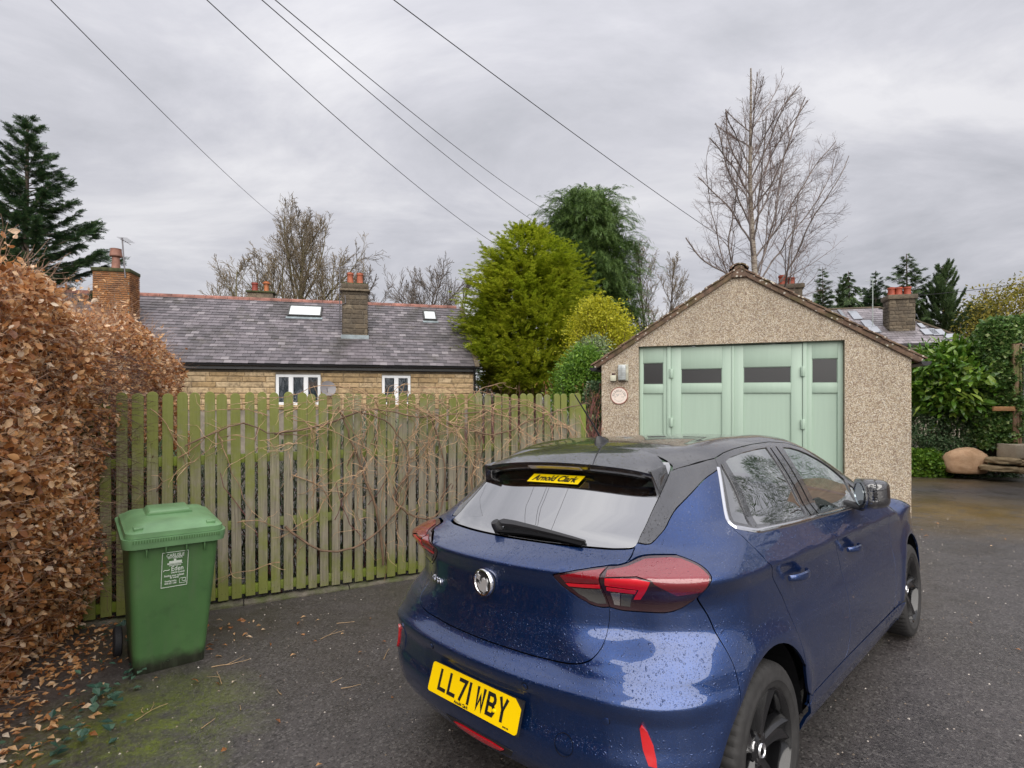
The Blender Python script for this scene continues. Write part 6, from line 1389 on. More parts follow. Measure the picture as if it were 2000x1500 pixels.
def F(p):
    x, y, z = p[...,0], np.abs(p[...,1]), p[...,2]
    s = y - W(x, z); r = (R(y, z) - x)*.85; t = (z - T(x, y))*.97; fr = (x - Fr(y, z))
    q = smax(s, r, .16)
    q = smax(q, fr, .25)
    return smax(q, t, .055)
def xp(z): return .36 + 1.12*np.clip(z-.97, 0, None)
def yp(z): return .45 - .26*np.clip(z-1.0, 0, None)
def OD(u, z):
    u = np.asarray(u, float); z = np.asarray(z, float) + 0*u; u = u + 0*z
    a, b = xp(z), yp(z)
    th = np.clip((u-.45)/.5, 0, 1)*np.pi/2
    uF = .95 + 3.72 - a
    th2 = np.clip((u-uF)/.5, 0, 1)*np.pi/2
    ox = a + np.clip(u-.95, 0, 3.72-a)
    oy = np.where(u < .45, u*b/.45, b); oy = np.where(u > uF+.5, b*(1-(u-uF-.5)/.45), oy)
    dx = -np.cos(th) + np.sin(th2)*1.0; dy = np.sin(th)*np.cos(th2)
    dx = np.where(u > .95, np.sin(th2), -np.cos(th))
    return np.stack([ox, oy, z], -1), np.stack([dx, dy, 0*z], -1)
def hit(O, D, tmax=1.3, n=34):
    lo = np.zeros(O.shape[:-1]); hi = lo + tmax
    for _ in range(n):
        m = (lo+hi)/2; v = F(O + D*m[...,None]) < 0
        lo = np.where(v, m, lo); hi = np.where(v, hi, m)
    return O + D*lo[...,None]
def S(u, z):
    O, D = OD(u, z); return hit(O, D)
def Sroof(x, y):
    x = np.asarray(x, float); y = np.asarray(y, float) + 0*x; x = x+0*y
    O = np.stack([x, y, 0*x+.55], -1); D = np.zeros_like(O); D[...,2] = 1
    return hit(O, D)
def toU(p):
    x, y, z = p[...,0], np.abs(p[...,1]), p[...,2]
    a, b = xp(z), yp(z)
    th = np.arctan2(np.clip(y-b,0,None), np.clip(a-x,1e-9,None))
    u = np.where(y < b, .45*y/b, .45 + .5*th/(np.pi/2))
    return np.where(x >= a, .95 + x - a, u)
def gradF(p, e=.0015):
    g = np.stack([F(p+np.eye(3)[i]*e) - F(p-np.eye(3)[i]*e) for i in range(3)], -1)
    return g/np.linalg.norm(g, axis=-1, keepdims=True)
# outlines on the body surface: (distance along the body, height) in metres
BK = {
 'lamp_out': [(0.5658,0.9855),(0.585,1.0031),(0.6919,1.0115),(0.8126,1.0219),(0.9026,1.0311),(0.9313,1.0323),(0.9416,1.0271),(0.954,1.0162),(0.9527,1.0051),(0.9439,0.9964),(0.9416,0.9731),(0.9513,0.9385),(0.96,0.9096),(0.9532,0.8904),(0.9384,0.8707),(0.9152,0.862),(0.8774,0.8584),(0.8172,0.8562),(0.7254,0.857),(0.6273,0.8634),(0.6116,0.8705),(0.5727,0.9414)],
 'lamp_in': [(0.3479,0.9658),(0.361,0.9743),(0.4424,0.9933),(0.5754,1.0035),(0.5551,0.985),(0.559,0.9405),(0.6005,0.8702),(0.611,0.8644),(0.506,0.8665),(0.4447,0.8755),(0.4025,0.8989),(0.3668,0.9328),(0.3493,0.9548)],
 'lens_top': [(0.5727,0.9874),(0.5925,1.002),(0.6919,1.0098),(0.8096,1.0203),(0.8992,1.0294),(0.9282,1.0305),(0.9385,1.0254),(0.9498,1.0149),(0.947,1.0036),(0.9391,0.9733),(0.9452,0.9443),(0.8893,0.9307),(0.8206,0.9812),(0.7809,0.9858),(0.577,0.9838)],
 'lens_L': [(0.5849,0.9811),(0.7818,0.9837),(0.82,0.98),(0.8297,0.9536),(0.8506,0.9006),(0.8275,0.9038),(0.7996,0.951),(0.5928,0.9488)],
 'lens_bar': [(0.5917,0.9443),(0.7949,0.9472),(0.802,0.9289),(0.5933,0.9302)],
 'clear_a': [(0.6083,0.922),(0.7194,0.9269),(0.7301,0.8755),(0.6447,0.8762)],
 'clear_b': [(0.7291,0.9245),(0.7898,0.9276),(0.811,0.8738),(0.7409,0.8747)],
 'in_red': [(0.3848,0.9734),(0.5343,0.9951),(0.5525,0.9475),(0.3825,0.9415)],
 'in_bar': [(0.3853,0.9392),(0.5564,0.9458),(0.5529,0.9367),(0.3915,0.9315)],
 'in_clear': [(0.3989,0.9289),(0.557,0.9327),(0.5866,0.8782),(0.4853,0.8829),(0.4351,0.8946),(0.4109,0.914)],
 'c_low': [(0.7981,1.0569),(0.8455,1.0611),(0.8746,1.065),(0.8993,1.0839),(0.9243,1.1217),(0.9615,1.1865),(0.9956,1.2374),(1.0462,1.2711),(1.1058,1.2921)],
 'roof_c': [(0.9062,1.2685),(0.9567,1.2735),(0.9946,1.3021),(1.0537,1.3303),(1.108,1.3436)],
 'door_top': [(1.1074,1.3412),(1.1854,1.3559),(1.3052,1.3698),(1.5096,1.3798),(1.7733,1.3817),(2.0068,1.3681),(2.2734,1.3262),(2.5077,1.254),(2.6918,1.1874),(2.7949,1.1307),(2.9252,1.0619)],
 'win_top': [(1.1329,1.3198),(1.2416,1.3358),(1.3849,1.348),(1.5487,1.3567),(1.7058,1.3598),(1.7913,1.3616),(1.9007,1.357),(2.0314,1.3429),(2.1571,1.3207),(2.2824,1.2936),(2.4112,1.262),(2.5366,1.2225),(2.6657,1.1784),(2.7791,1.1247),(2.8346,1.0865),(2.856,1.0495)],
 'bpil_r': [(1.9371,1.3321),(1.9769,1.2449),(2.0199,1.1745),(2.0742,1.1056),(2.0865,1.0408)],
 'bpil_l': [(1.7058,1.3598),(1.7389,1.3023),(1.7897,1.2328),(1.8481,1.1497),(1.9009,1.0852),(1.8901,1.0499)],
 'bpil_m': [(1.8208,1.3604),(1.8658,1.2821),(1.9265,1.2064),(1.9953,1.1286),(2.0165,1.0412)],
 'q_l': [(1.1402,1.3193),(1.1876,1.2546),(1.2476,1.1896),(1.3075,1.1265),(1.3143,1.0768)],
 'q_r': [(1.1873,1.3239),(1.2378,1.2578),(1.2971,1.1917),(1.3544,1.1217),(1.3479,1.0724)],
 'a_q': [(2.7941,1.1186),(2.7834,1.0746),(2.7416,1.027)],
 'chrome': [(1.1187,1.301),(1.1231,1.2593),(1.1294,1.2),(1.1441,1.1372),(1.1482,1.1151),(1.1519,1.1038),(1.2216,1.0834),(1.3184,1.0628),(1.5354,1.0531),(1.7538,1.0438),(2.0117,1.033),(2.4756,1.0097),(2.7761,0.9978)],
 'seam_q': [(0.9748,0.9156),(1.0246,0.8212),(1.0362,0.7531),(1.0355,0.694)],
 'handle_r': [(1.5092,0.8758),(1.7513,0.8546)],
 'handle_f': [(2.2818,0.8449),(2.5636,0.8197)],
 'reflector': [(0.714,0.5489),(0.722,0.5589),(0.7397,0.5372),(0.7544,0.5),(0.759,0.46),(0.758,0.4343),(0.7318,0.4389),(0.7204,0.4826)],
 'refl_recess': [(0.6668,0.5883),(0.7069,0.5788),(0.7558,0.521),(0.7651,0.4667),(0.7614,0.4344),(0.714,0.4304),(0.6801,0.4508),(0.6681,0.502)],
 'sensor': [(0.6229,0.5482)],
 'sensor2': [(0.2847,0.5272)],
 'towcap': [(0.4063,0.4356)],
 'fog': [(-0.1203,0.3155),(-0.0471,0.3335),(0.1299,0.3253),(0.0662,0.2786),(-0.2901,0.1076)],
 'sticker': [(-0.1987,1.261)],
 'wiper_base': [(-0.0914,1.0412)],
 'wiper_pivot': [(-0.1232,1.0611)],
 'wiper_tip': [(0.3567,1.0436)],
 'plateC': [(0.0234,0.4686)],
 'corsa': [(-0.77,0.7823),(-0.3547,0.8174)],
 'badge': [(-0.0135,0.8988)],
 'mirrorbase': [(2.7857,1.0249)],
}
# ================================================================ parked hatchback
CR = Vector((.7025, -.7117, .0621)); CF = Vector((.7117, .7025, -.0172)); CF = (CF - CR*CF.dot(CR)/CR.length_squared).normalized(); CR.normalize(); CU = CR.cross(CF)
CARM = Matrix(((CR.x, CF.x, CU.x, -.1666), (CR.y, CF.y, CU.y, 2.0567), (CR.z, CF.z, CU.z, 0), (0, 0, 0, 1)))
car = empty('parked_car', label='dark blue five door hatchback with black roof parked in front of the garage', cat='car')
car.matrix_basis = CARM
def paint(name, base, metal=.7, rough=.28, coat=1., flake=True, drops=1.0, spec=.5, **kw):
    d = Nd(name); v = d.coord('Object'); g = d.geo()
    c = base
    if flake:
        f = d.voro(v, 900, 'F1', 'Color'); bw = d.n('ShaderNodeRGBToBW'); d.L.new(f, bw.inputs[0]); c = d.mix(d.ramp(bw.outputs[0], [(.3, 0), (.8, 1)]), tuple(x*.8 for x in base), tuple(min(1, x*1.35) for x in base))
    dust = d.noise(v, 5, 6, .7); c = d.mix(d.ramp(dust, [(.5, 0), (.8, .10)]), c, (.16, .14, .13))
    # rain drops: small domes on the lacquer
    wv = d.N.new('ShaderNodeVectorMath'); wv.operation = 'ADD'; nz = d.N.new('ShaderNodeTexNoise'); nz.inputs['Scale'].default_value = 60; d.L.new(v, nz.inputs['Vector'])
    sc_ = d.N.new('ShaderNodeVectorMath'); sc_.operation = 'SCALE'; sc_.inputs['Scale'].default_value = .010; d.L.new(nz.outputs['Color'], sc_.inputs[0]); d.L.new(v, wv.inputs[0]); d.L.new(sc_.outputs[0], wv.inputs[1])
    hs = None
    for scale, thr, den in ((62, .26, .55), (125, .27, .46), (230, .30, .42)):
        dist = d.voro(wv.outputs[0], scale, 'F1', 'Distance'); colr = d.voro(wv.outputs[0], scale, 'F1', 'Color')
        bw = d.n('ShaderNodeSeparateColor'); d.L.new(colr, bw.inputs[0])
        keep = d.ramp(bw.outputs[0], [(den, 0), (den+.02, 1)])
        dome = d.ramp(dist, [(0, 1), (thr*.6, .8), (thr, 0)], 'EASE')
        h = d.math('MULTIPLY', d.math('MULTIPLY', keep, dome), min(1.3, 62/scale))
        hs = h if hs is None else d.math('MAXIMUM', hs, h)
    sep = d.n('ShaderNodeSeparateXYZ'); d.L.new(g.outputs['Normal'], sep.inputs[0])
    up = d.ramp(sep.outputs[2], [(.05, .25), (.45, 1)]); hs = d.math('MULTIPLY', hs, up)
    b = d.N.new('ShaderNodeBump'); d.L.new(hs, b.inputs['Height']); b.inputs['Strength'].default_value = .9*drops; b.inputs['Distance'].default_value = .0022
    d.L.new(b.outputs[0], d.b.inputs['Normal']); d.L.new(b.outputs[0], d.b.inputs['Coat Normal'])
    d.out(Base_Color=c, Metallic=metal, Roughness=rough, Coat_Weight=coat, Coat_Roughness=.02)
    d.b.inputs['Specular IOR Level'].default_value = spec
    d.b.inputs['Coat IOR'].default_value = kw.get('ior', 1.7)
    return d.m
M_blue = paint('metallic_blue_paint', (.007, .038, .155), .82, .38, ior=1.68)
M_black = paint('gloss_black_paint', (.012, .012, .015), 0, .25, 1, False, 2.4, ior=2.0)
M_trim = flat('satin_black_plastic', (.018, .018, .02), .45)
M_cav = flat('dark_cavity', (.006, .006, .007), .9, spec=.1)
M_chr = flat('chrome', (.80, .80, .82), .08, 1.0)
def P2L(p): p = np.asarray(p, float); return np.stack([p[..., 1], p[..., 0], p[..., 2]], -1)     # car axes -> local (right, forward, up)
def Smap(u, z, side=1):
    u = np.asarray(u, float); p = S(np.abs(u), z); p[..., 1] *= np.where(u < 0, -1, 1)*side; return p
def Rmap(x, a):
    ph = np.asarray(a, float)/.9; x = np.asarray(x, float)+0*ph
    O = np.stack([x, 0*x, .55+0*x], -1); D = np.stack([0*x, np.sin(ph), np.cos(ph)], -1); return hit(O, D)
def toR(p): return np.stack([p[..., 0], .9*np.arctan2(p[..., 1], p[..., 2]-.55)], -1)
def sx(x, z): return (.95 + x - float(xp(z)), z)
def SX(L): return [sx(*q) for q in L]
def crv(L, n=6):
    L = [np.array(q, float) for q in L]; out = []; Q = [2*L[0]-L[1]] + L + [2*L[-1]-L[-2]]
    for i in range(1, len(Q)-2):
        a, b, c, d = Q[i-1:i+3]
        for t in np.linspace(0, 1, n, endpoint=False): out.append(tuple(.5*((2*b)+(c-a)*t+(2*a-5*b+4*c-d)*t*t+(3*b-3*c+d-a)*t**3)))
    out.append(tuple(L[-1])); return out
def inset(P, g):
    P = np.array(P, float); k = np.r_[True, np.linalg.norm(np.diff(P, axis=0), axis=1) > 1e-4]; P = P[k]
    if np.linalg.norm(P[0]-P[-1]) < 1e-4: P = P[:-1]
    A = .5*np.sum(P[:, 0]*np.roll(P[:, 1], -1)-np.roll(P[:, 0], -1)*P[:, 1])
    if A < 0: P = P[::-1]
    e = np.roll(P, -1, 0)-P; n = np.stack([-e[:, 1], e[:, 0]], -1); n /= np.linalg.norm(n, axis=1, keepdims=True)+1e-12
    m = n+np.roll(n, 1, 0); ml = np.linalg.norm(m, axis=1, keepdims=True); m = m/np.maximum(ml, 1e-6); s_ = np.clip(1/np.maximum(np.sum(m*n, 1), .35), 1, 2)
    return P + m*g*s_[:, None]
def dens(P, d):
    out = []; n = len(P)
    for i in range(n):
        a, b = P[i], P[(i+1) % n]; k = max(1, int(np.linalg.norm(b-a)/d))
        for t in range(k): out.append(a+(b-a)*t/k)
    return np.array(out)
def inpoly(Q, P):
    x, y = Q[:, 0], Q[:, 1]; r = np.zeros(len(Q), bool); n = len(P)
    for i in range(n):
        a, b = P[i], P[(i+1) % n]
        c = ((a[1] > y) != (b[1] > y)) & (x < (b[0]-a[0])*(y-a[1])/((b[1]-a[1]) or 1e-12)+a[0]); r ^= c
    return r
def panel(name, outline, mat, parent, kind='u', off=0., gap=.002, res=(.03, .02), holes=(), side=1, flange=.012, fn=None, bnd=.015, label=None):
    B = dens(inset(outline, gap), bnd); H = [dens(inset(h, -gap), bnd) for h in holes]
    loops = [B]+H; pts = np.concatenate(loops); edges = []; s_ = 0
    for l in loops: edges += [(s_+i, s_+(i+1) % len(l)) for i in range(len(l))]; s_ += len(l)
    lo, hi = B.min(0), B.max(0)
    gx, gy = np.meshgrid(np.arange(lo[0]+res[0]/2, hi[0], res[0]), np.arange(lo[1]+res[1]/2, hi[1], res[1])); G = np.stack([gx.ravel(), gy.ravel()], -1)
    if len(G):
        k = inpoly(G, B)
        for h in H: k &= ~inpoly(G, h)
        G = G[k]
        if len(G):
            dmin = np.full(len(G), 9.)
            for p in pts: dmin = np.minimum(dmin, np.hypot((G[:, 0]-p[0])/res[0], (G[:, 1]-p[1])/res[1]))
            G = G[dmin > .45]
    allp = np.concatenate([pts, G]) if len(G) else pts
    vo, eo, fo, _, _, _ = delaunay_2d_cdt([Vector(p) for p in allp], edges, [], 0, 1e-7)
    vo = np.array([v[:] for v in vo]); Fc = np.array([f for f in fo if len(f) == 3]); cen = vo[Fc].mean(1)
    k = inpoly(cen, B)
    for h in H: k &= ~inpoly(cen, h)
    Fc = Fc[k]
    mp = {'u': lambda q: Smap(q[:, 0], q[:, 1], side), 'r': lambda q: Rmap(q[:, 0], q[:, 1])}[kind]
    P3 = mp(vo); n3 = gradF(np.stack([P3[:, 0], np.abs(P3[:, 1]), P3[:, 2]], -1)); n3[:, 1] *= np.sign(P3[:, 1]+1e-12)
    if fn is not None: P3 = P3 + n3*fn(vo)[:, None]
    P3 = P3 + n3*off
    L3, N3 = P2L(P3), P2L(n3)
    fn_ = np.cross(L3[Fc[:, 1]]-L3[Fc[:, 0]], L3[Fc[:, 2]]-L3[Fc[:, 0]]); w = np.sum(fn_*N3[Fc[:, 0]], 1) < 0; Fc[w] = Fc[w][:, ::-1]
    V = L3; NN = N3; Fq = []
    if flange:
        E = np.concatenate([Fc[:, [0, 1]], Fc[:, [1, 2]], Fc[:, [2, 0]]]); key = {tuple(e) for e in E}
        be = [e for e in key if (e[1], e[0]) not in key]
        bi = sorted({i for e in be for i in e}); mp_ = {b: i for i, b in enumerate(bi)}; n0 = len(V)
        # two rings: a tight rolled edge, then the return
        V = np.concatenate([V, L3[bi]-N3[bi]*.0012, L3[bi]-N3[bi]*flange]); nb = len(bi)
        NN = np.concatenate([NN, N3[bi]*0, N3[bi]*0])
        for a, b in be:
            Fq.append((b, a, n0+mp_[a], n0+mp_[b])); Fq.append((n0+mp_[b], n0+mp_[a], n0+nb+mp_[a], n0+nb+mp_[b]))
    me = npmesh(name, V, [Fc, np.array(Fq)] if Fq else Fc, smooth=True)
    if len(me.vertices) == len(V):
        # lacquered surfaces shade from the true surface normal
        cn = []
        vn = [v.normal[:] for v in me.vertices]
        nl = np.zeros((len(me.loops), 3)); vi = np.zeros(len(me.loops), np.int32); me.loops.foreach_get('vertex_index', vi)
        base = NN[vi]; z = np.linalg.norm(base, axis=1) < .5; vn = np.array(vn)[vi]; nl = np.where(z[:, None], vn, base)
        me.normals_split_custom_set([tuple(x) for x in nl])
    o = link(name, me, mat, parent)
    if label: o['label'] = label
    return o
def both(name, outline, mat, parent=None, **kw):
    r = []
    for s_ in (1, -1): r.append(panel(name, outline, mat, parent or car, side=s_, **kw))
    return r
def mirU(L): return [(-u, z) for u, z in L[::-1]]
# ---- outlines
seam = crv([(.0, .668), (.15, .668), (.263, .667), (.366, .671), (.450, .684), (.520, .706), (.572, .748), (.600, .800), (.612, .835), (.615, .864)], 5)
lin = BK['lamp_in']; tip = lin[0]
lin_low = crv([(.615, .864), (.545, .862), (.466, .872), (.41, .900), (.368, .930), (.347, .955), (.345, .964)], 4)
lin_top = crv([(.345, .964), (.362, .970), (.45, .992), (.583, 1.004)], 4)
tg_up = [(.583, 1.004), (.640, 1.006), (.694, 1.012)]
sidecut = crv([(.694, 1.012), (.745, 1.030), (.794, 1.058)], 3)
gl_bot = crv([(.794, 1.058), (.775, 1.048), (.726, 1.041), (.56, 1.037), (.425, 1.036), (.274, 1.035), (0, 1.035)], 4)
gl_side = crv([(.794, 1.058), (.842, 1.142), (.878, 1.214), (.903, 1.280), (.911, 1.314)], 5)
half = seam + lin_low[1:] + lin_top[1:] + tg_up[1:] + sidecut[1:] + gl_bot[1:]
tail = panel('tailgate', half + mirU(half)[1:-1], M_blue, car, res=(.03, .010), gap=.0022)
gh = gl_bot[::-1] + gl_side[1:] + [(.905, 1.335), (.6, 1.345), (.3, 1.35), (0, 1.35)]
M_rglass = glassmat('privacy_glass', (.05, .052, .058), .34, .004, .95)
rg = panel('rear_window', gh + mirU(gh)[1:-1], M_rglass, car, res=(.05, .03), gap=.004, off=-.002)
frame_in = [(.0, 1.075), (.30, 1.075), (.60, 1.080), (.71, 1.095), (.78, 1.16), (.82, 1.23), (.835, 1.27), (.60, 1.275), (0, 1.28)]
# black ceramic edge just inside the glass
panel('window_edge', gh + mirU(gh)[1:-1], M_cav, rg, res=(.06, .03), gap=.006, off=-.007, holes=[frame_in + mirU(frame_in)[1:-1]], flange=0)
# ---- bumper
ARC, AR = .31, .372
def arch(xc, a0, a1, n=26, r=AR): return [(xc+r*math.cos(rad(a)), ARC+r*math.sin(rad(a))) for a in np.linspace(a0, a1, n)]
lo_low = [(u, z) for u, z in BK['lamp_out']]
lamp_bot = crv([(.615, .864), (.70, .856), (.780, .855), (.85, .857), (.901, .860), (.935, .872), (.954, .890), (.966, .912)], 4)
seamq = crv([(.966, .912), (1.005, .862), (1.028, .800), (1.036, .740), (1.034, .66), (1.022, .565)], 4)
a0 = math.degrees(math.atan2(.565-ARC, (1.022-.59)-.70))
low = SX(arch(.70, 180+math.degrees(math.asin(.11/AR)), a0, 18)[::-1])
bb = [(q) for q in seam] + lamp_bot[1:] + seamq[1:] + low + [(.80, .225), (.62, .235), (.50, .250), (.30, .262), (0, .262)]
def plate_recess(q):
    u, z = np.abs(q[:, 0]), q[:, 1]; m = sstep(.345, .315, u+.25*np.clip(.47-z, 0, 1))*sstep(.395, .415, z)*sstep(.565, .548, z)
    # corner scoops round the reflectors
    m2 = sstep(.60, .66, u)*sstep(.885, .80, u)*sstep(.38, .46, z)*sstep(.62, .55, z)*0
    return -.014*m - .012*m2
reflo = [(.662, .560), (.690, .575), (.742, .548), (.775, .50), (.790, .452), (.770, .415), (.715, .425), (.690, .47)]
recess = [(.575, .600), (.655, .598), (.735, .572), (.792, .505), (.812, .45), (.80, .395), (.70, .385), (.63, .41), (.588, .50)]
bump = panel('rear_bumper', bb + mirU(bb)[1:-1], M_blue, car, res=(.028, .009), gap=.0022, fn=plate_recess)
fogo = [(-.19, .335), (-.1, .345), (.1, .345), (.19, .335), (.17, .300), (.1, .285), (-.1, .285), (-.17, .300)]
panel('lower_valance', [(-.70, .30), (-.62, .245), (-.5, .262), (-.2, .27), (.2, .27), (.5, .262), (.62, .245), (.70, .30), (.66, .17), (.5, .155), (0, .15), (-.5, .155), (-.66, .17)], M_trim, car, res=(.05, .03), off=-.012)
fog_red = flat('red_fog_lens', (.30, .004, .01), .12, coat=1, Emission_Color=(1, .02, .03, 1), Emission_Strength=.05)
fl = panel('fog_lamp', [(-.15, .318), (-.08, .326), (.08, .326), (.15, .318), (.12, .300), (.05, .292), (-.05, .292), (-.12, .300)], fog_red, bump, res=(.03, .02), off=.006, flange=.012)
panel('fog_lamp_surround', [(-.20, .330), (-.12, .338), (.12, .338), (.20, .330), (.17, .294), (.1, .283), (-.1, .283), (-.17, .294)], M_trim, bump, res=(.05, .02), off=.003, holes=[[(-.155, .318), (-.08, .329), (.08, .329), (.155, .318), (.12, .296), (.05, .289), (-.05, .289), (-.12, .296)]])
M_refl = flat('red_reflector', (.55, .008, .012), .15, coat=1)
for s_ in (1, -1):
    rc = panel('reflector_recess', crv(recess+recess[:1], 3)[:-1], M_blue, bump, side=s_, off=.0025, res=(.02, .012), fn=lambda q: -.010*sstep(.0, .05, np.minimum(q[:, 0]-.585, .81-q[:, 0])), flange=.004)
    panel('reflector', [(abs(a), b) for a, b in BK['reflector']], M_refl, bump, side=s_, off=.0085, res=(.03, .02), flange=.015)
def disc_on(name, u, z, r, mat, parent, off=.003, ring=None, side=1, depth=.004):
    p = Smap(np.array([u]), np.array([z]), side)[0]; n = gradF(np.array([[p[0], abs(p[1]), p[2]]]))[0]; n[1] *= np.sign(p[1]+1e-9)
    l, nn = Vector(P2L(p)), Vector(P2L(n)); q = nn.to_track_quat('Z', 'Y').to_matrix().to_4x4(); Mx = Matrix.Translation(l+nn*off) @ q
    prof = [(0, 0), (r*.8, 0), (r, -.001), (r, -depth)] if not ring else [(ring, -.002), (ring, 0), (r, 0), (r, -.004)]
    return MB().lathe(prof, 24, Mx).build(name, mat, parent, smooth=True), Mx
for s_ in (1, -1):
    disc_on('parking_sensor', .60, .545, .0125, M_blue, bump, .003, side=s_); disc_on('parking_sensor_ring', .60, .545, .0150, M_cav, bump, .001, side=s_)
    disc_on('parking_sensor', .275, .585, .0115, M_blue, bump, .004, side=s_); disc_on('parking_sensor_ring', .275, .585, .0140, M_cav, bump, .002, side=s_)
disc_on('towing_eye_cap', .43, .435, .036, M_cav, bump, .0012, ring=.0348)
# ---- lamps
M_red = paint('red_lamp_lens', (.20, .002, .009), 0, .12, 1, False, .8, ior=1.8)
M_smoke = paint('smoked_lamp_lens', (.030, .006, .010), 0, .1, 1, False, .5, ior=1.6)
M_rbar = flat('bright_red_lens', (.55, .004, .014), .10, coat=1, Emission_Color=(1, .01, .03, 1), Emission_Strength=.04)
M_clr = flat('ribbed_clear_lens', (.40, .37, .36), .22, .7, coat=1, bump=.3, bs=150)
M_clr2 = flat('dim_clear_lens', (.14, .135, .13), .25, .6, coat=1, bump=.4, bs=200)
lo_top = crv([(.583, 1.004), (.640, 1.006), (.694, 1.012), (.80, 1.028), (.915, 1.034), (.932, 1.032), (.948, 1.022), (.960, 1.006), (.966, .985), (.966, .945), (.966, .912)], 4)
inn = crv([(.615, .864), (.590, .91), (.572, .945), (.568, .982), (.583, 1.004)], 4)
lampo = lo_top + lamp_bot[::-1][1:] + inn[1:-1]
lampi = inn + lin_top[::-1][1:] + lin_low[::-1][1:-1]
for s_ in (1, -1):
    L = panel('tail_lamp', lampo, M_smoke, car, side=s_, res=(.025, .012), gap=.0025, off=.001, label='tail lamp on the right rear corner' if s_ == 1 else 'tail lamp on the left rear corner')
    K = dict(side=s_, flange=.0015, gap=0)
    top = [(.592, .992), (.70, 1.003), (.80, 1.020), (.90, 1.026), (.925, 1.024), (.945, 1.008), (.957, .985), (.957, .940), (.90, .928), (.80, .978), (.745, .985), (.60, .978)]
    panel('red_lens', top, M_red, L, off=.0045, res=(.018, .008), bnd=.01, **K)
    panel('light_bar', [(.600, .974), (.745, .980), (.800, .974), (.800, .950), (.800, .905), (.770, .902), (.772, .945), (.60, .950)], M_rbar, L, off=.0042, res=(.018, .008), bnd=.01, **K)
    panel('light_bar', [(.606, .944), (.765, .941), (.765, .926), (.607, .930)], M_rbar, L, off=.0042, res=(.018, .008), bnd=.01, **K)
    panel('reversing_lamp', [(.630, .922), (.690, .922), (.692, .874), (.652, .876)], M_clr, L, off=.0042, res=(.018, .008), bnd=.01, **K)
    panel('indicator_lamp', [(.697, .922), (.758, .921), (.758, .872), (.698, .874)], M_clr2, L, off=.0042, res=(.018, .008), bnd=.01, **K)
    L2 = panel('tail_lamp_inner', lampi, M_smoke, tail, side=s_, res=(.025, .012), gap=.0025, off=.001)
    panel('red_lens', [(.375, .967), (.45, .984), (.572, .996), (.562, .982), (.568, .955), (.39, .945)], M_red, L2, off=.004, res=(.018, .008), bnd=.01, **K)
    panel('light_bar', [(.39, .941), (.565, .950), (.566, .936), (.40, .931)], M_rbar, L2, off=.004, res=(.018, .008), bnd=.01, **K)
    panel('clear_lens', [(.41, .925), (.566, .930), (.595, .878), (.53, .876), (.47, .885), (.43, .905)], M_clr2, L2, off=.004, res=(.018, .008), bnd=.01, **K)
# ---- sides
belt = [(.713, 1.104), (.735, 1.092), (.765, 1.083), (.835, 1.064), (1.04, 1.054), (1.25, 1.043), (1.49, 1.032), (1.93, 1.012), (2.22, 1.000), (2.48, .985)]
crise = [(.93, 1.338), (.900, 1.300), (.862, 1.262), (.800, 1.200), (.745, 1.140), (.713, 1.104)]
c_low = crv([(.794, 1.058), (.85, 1.056), (.880, 1.065), (.905, 1.092), (.935, 1.14), (.975, 1.20), (1.035, 1.262), (1.106, 1.292)], 4)
dr_r = crv([(.713, 1.104), (.700, 1.075), (.745, .985), (.83, .88), (.905, .79), (.965, .66), (1.015, .50), (1.045, .425), (1.075, .385), (1.12, .365)], 4)
uc = [tuple(q) for q in SX(crise)]
qp = lamp_bot[-1:] + lo_top[::-1][1:-9] if 0 else None
lt = [q for q in lo_top if q[0] >= .694-1e-6]
q_out = sidecut + c_low[1:] + SX(crv([(.878, 1.283), (.862, 1.262), (.800, 1.200), (.745, 1.140), (.713, 1.104)], 3)) + SX(dr_r[1:]) + SX([(1.06, .345)]) + SX(arch(.70, 4, a0, 20)) + seamq[::-1][1:] + lt[::-1][1:]
both('rear_quarter_panel', q_out, M_blue, res=(.03, .014))
def P3u(q): return Smap(np.array([q[0]]), np.array([q[1]]))[0]
roofc = [toU(np.array([p]))[0] for p in ()]
cp_top = [(.911, 1.314), (.915, 1.300), (.94, 1.308), (1.0, 1.325)]
rc3 = [(.735, .505, 1.318), (.71, .56, 1.30), (.78, .58, 1.318), (.87, .59, 1.333), (.93, .60, 1.338)]
rcU = [(float(toU(np.array([p]))[0]), p[2]) for p in rc3]
cpo = gl_side + rcU[1:] + SX(crise[1:2])[:1] + SX([(.878, 1.283)]) + c_low[::-1][0:]
both('rear_pillar_trim', cpo, M_black, res=(.025, .014))
dt3 = [(.93, .60, 1.338), (1.03, .59, 1.356), (1.16, .58, 1.368), (1.38, .575, 1.378), (1.64, .57, 1.380), (1.86, .575, 1.365), (2.08, .60, 1.322), (2.24, .64, 1.255), (2.35, .685, 1.185), (2.44, .73, 1.11), (2.54, .775, 1.03), (2.58, .80, .985)]
dtS = SX([(p[0], p[2]) for p in dt3])
surround = dtS + SX(belt[::-1]) + SX(crise[::-1])[1:-1]
def offl(L, d): return [(x, z+d) for x, z in L]
wt = [(.955, 1.318), (1.06, 1.338), (1.22, 1.350), (1.39, 1.357), (1.55, 1.358)]
qgl = [(.935, 1.312), (.895, 1.270), (.835, 1.205), (.782, 1.145), (.752, 1.110), (.79, 1.098), (.838, 1.086), (.875, 1.13), (.905, 1.19), (.925, 1.25), (.94, 1.312)]
rgl = [(.992, 1.320), (1.06, 1.334), (1.22, 1.347), (1.39, 1.354), (1.53, 1.355), (1.515, 1.30), (1.49, 1.23), (1.46, 1.15), (1.43, 1.09), (1.40, 1.052), (1.25, 1.062), (1.04, 1.073), (.885, 1.083), (.925, 1.13), (.955, 1.19), (.975, 1.25)]
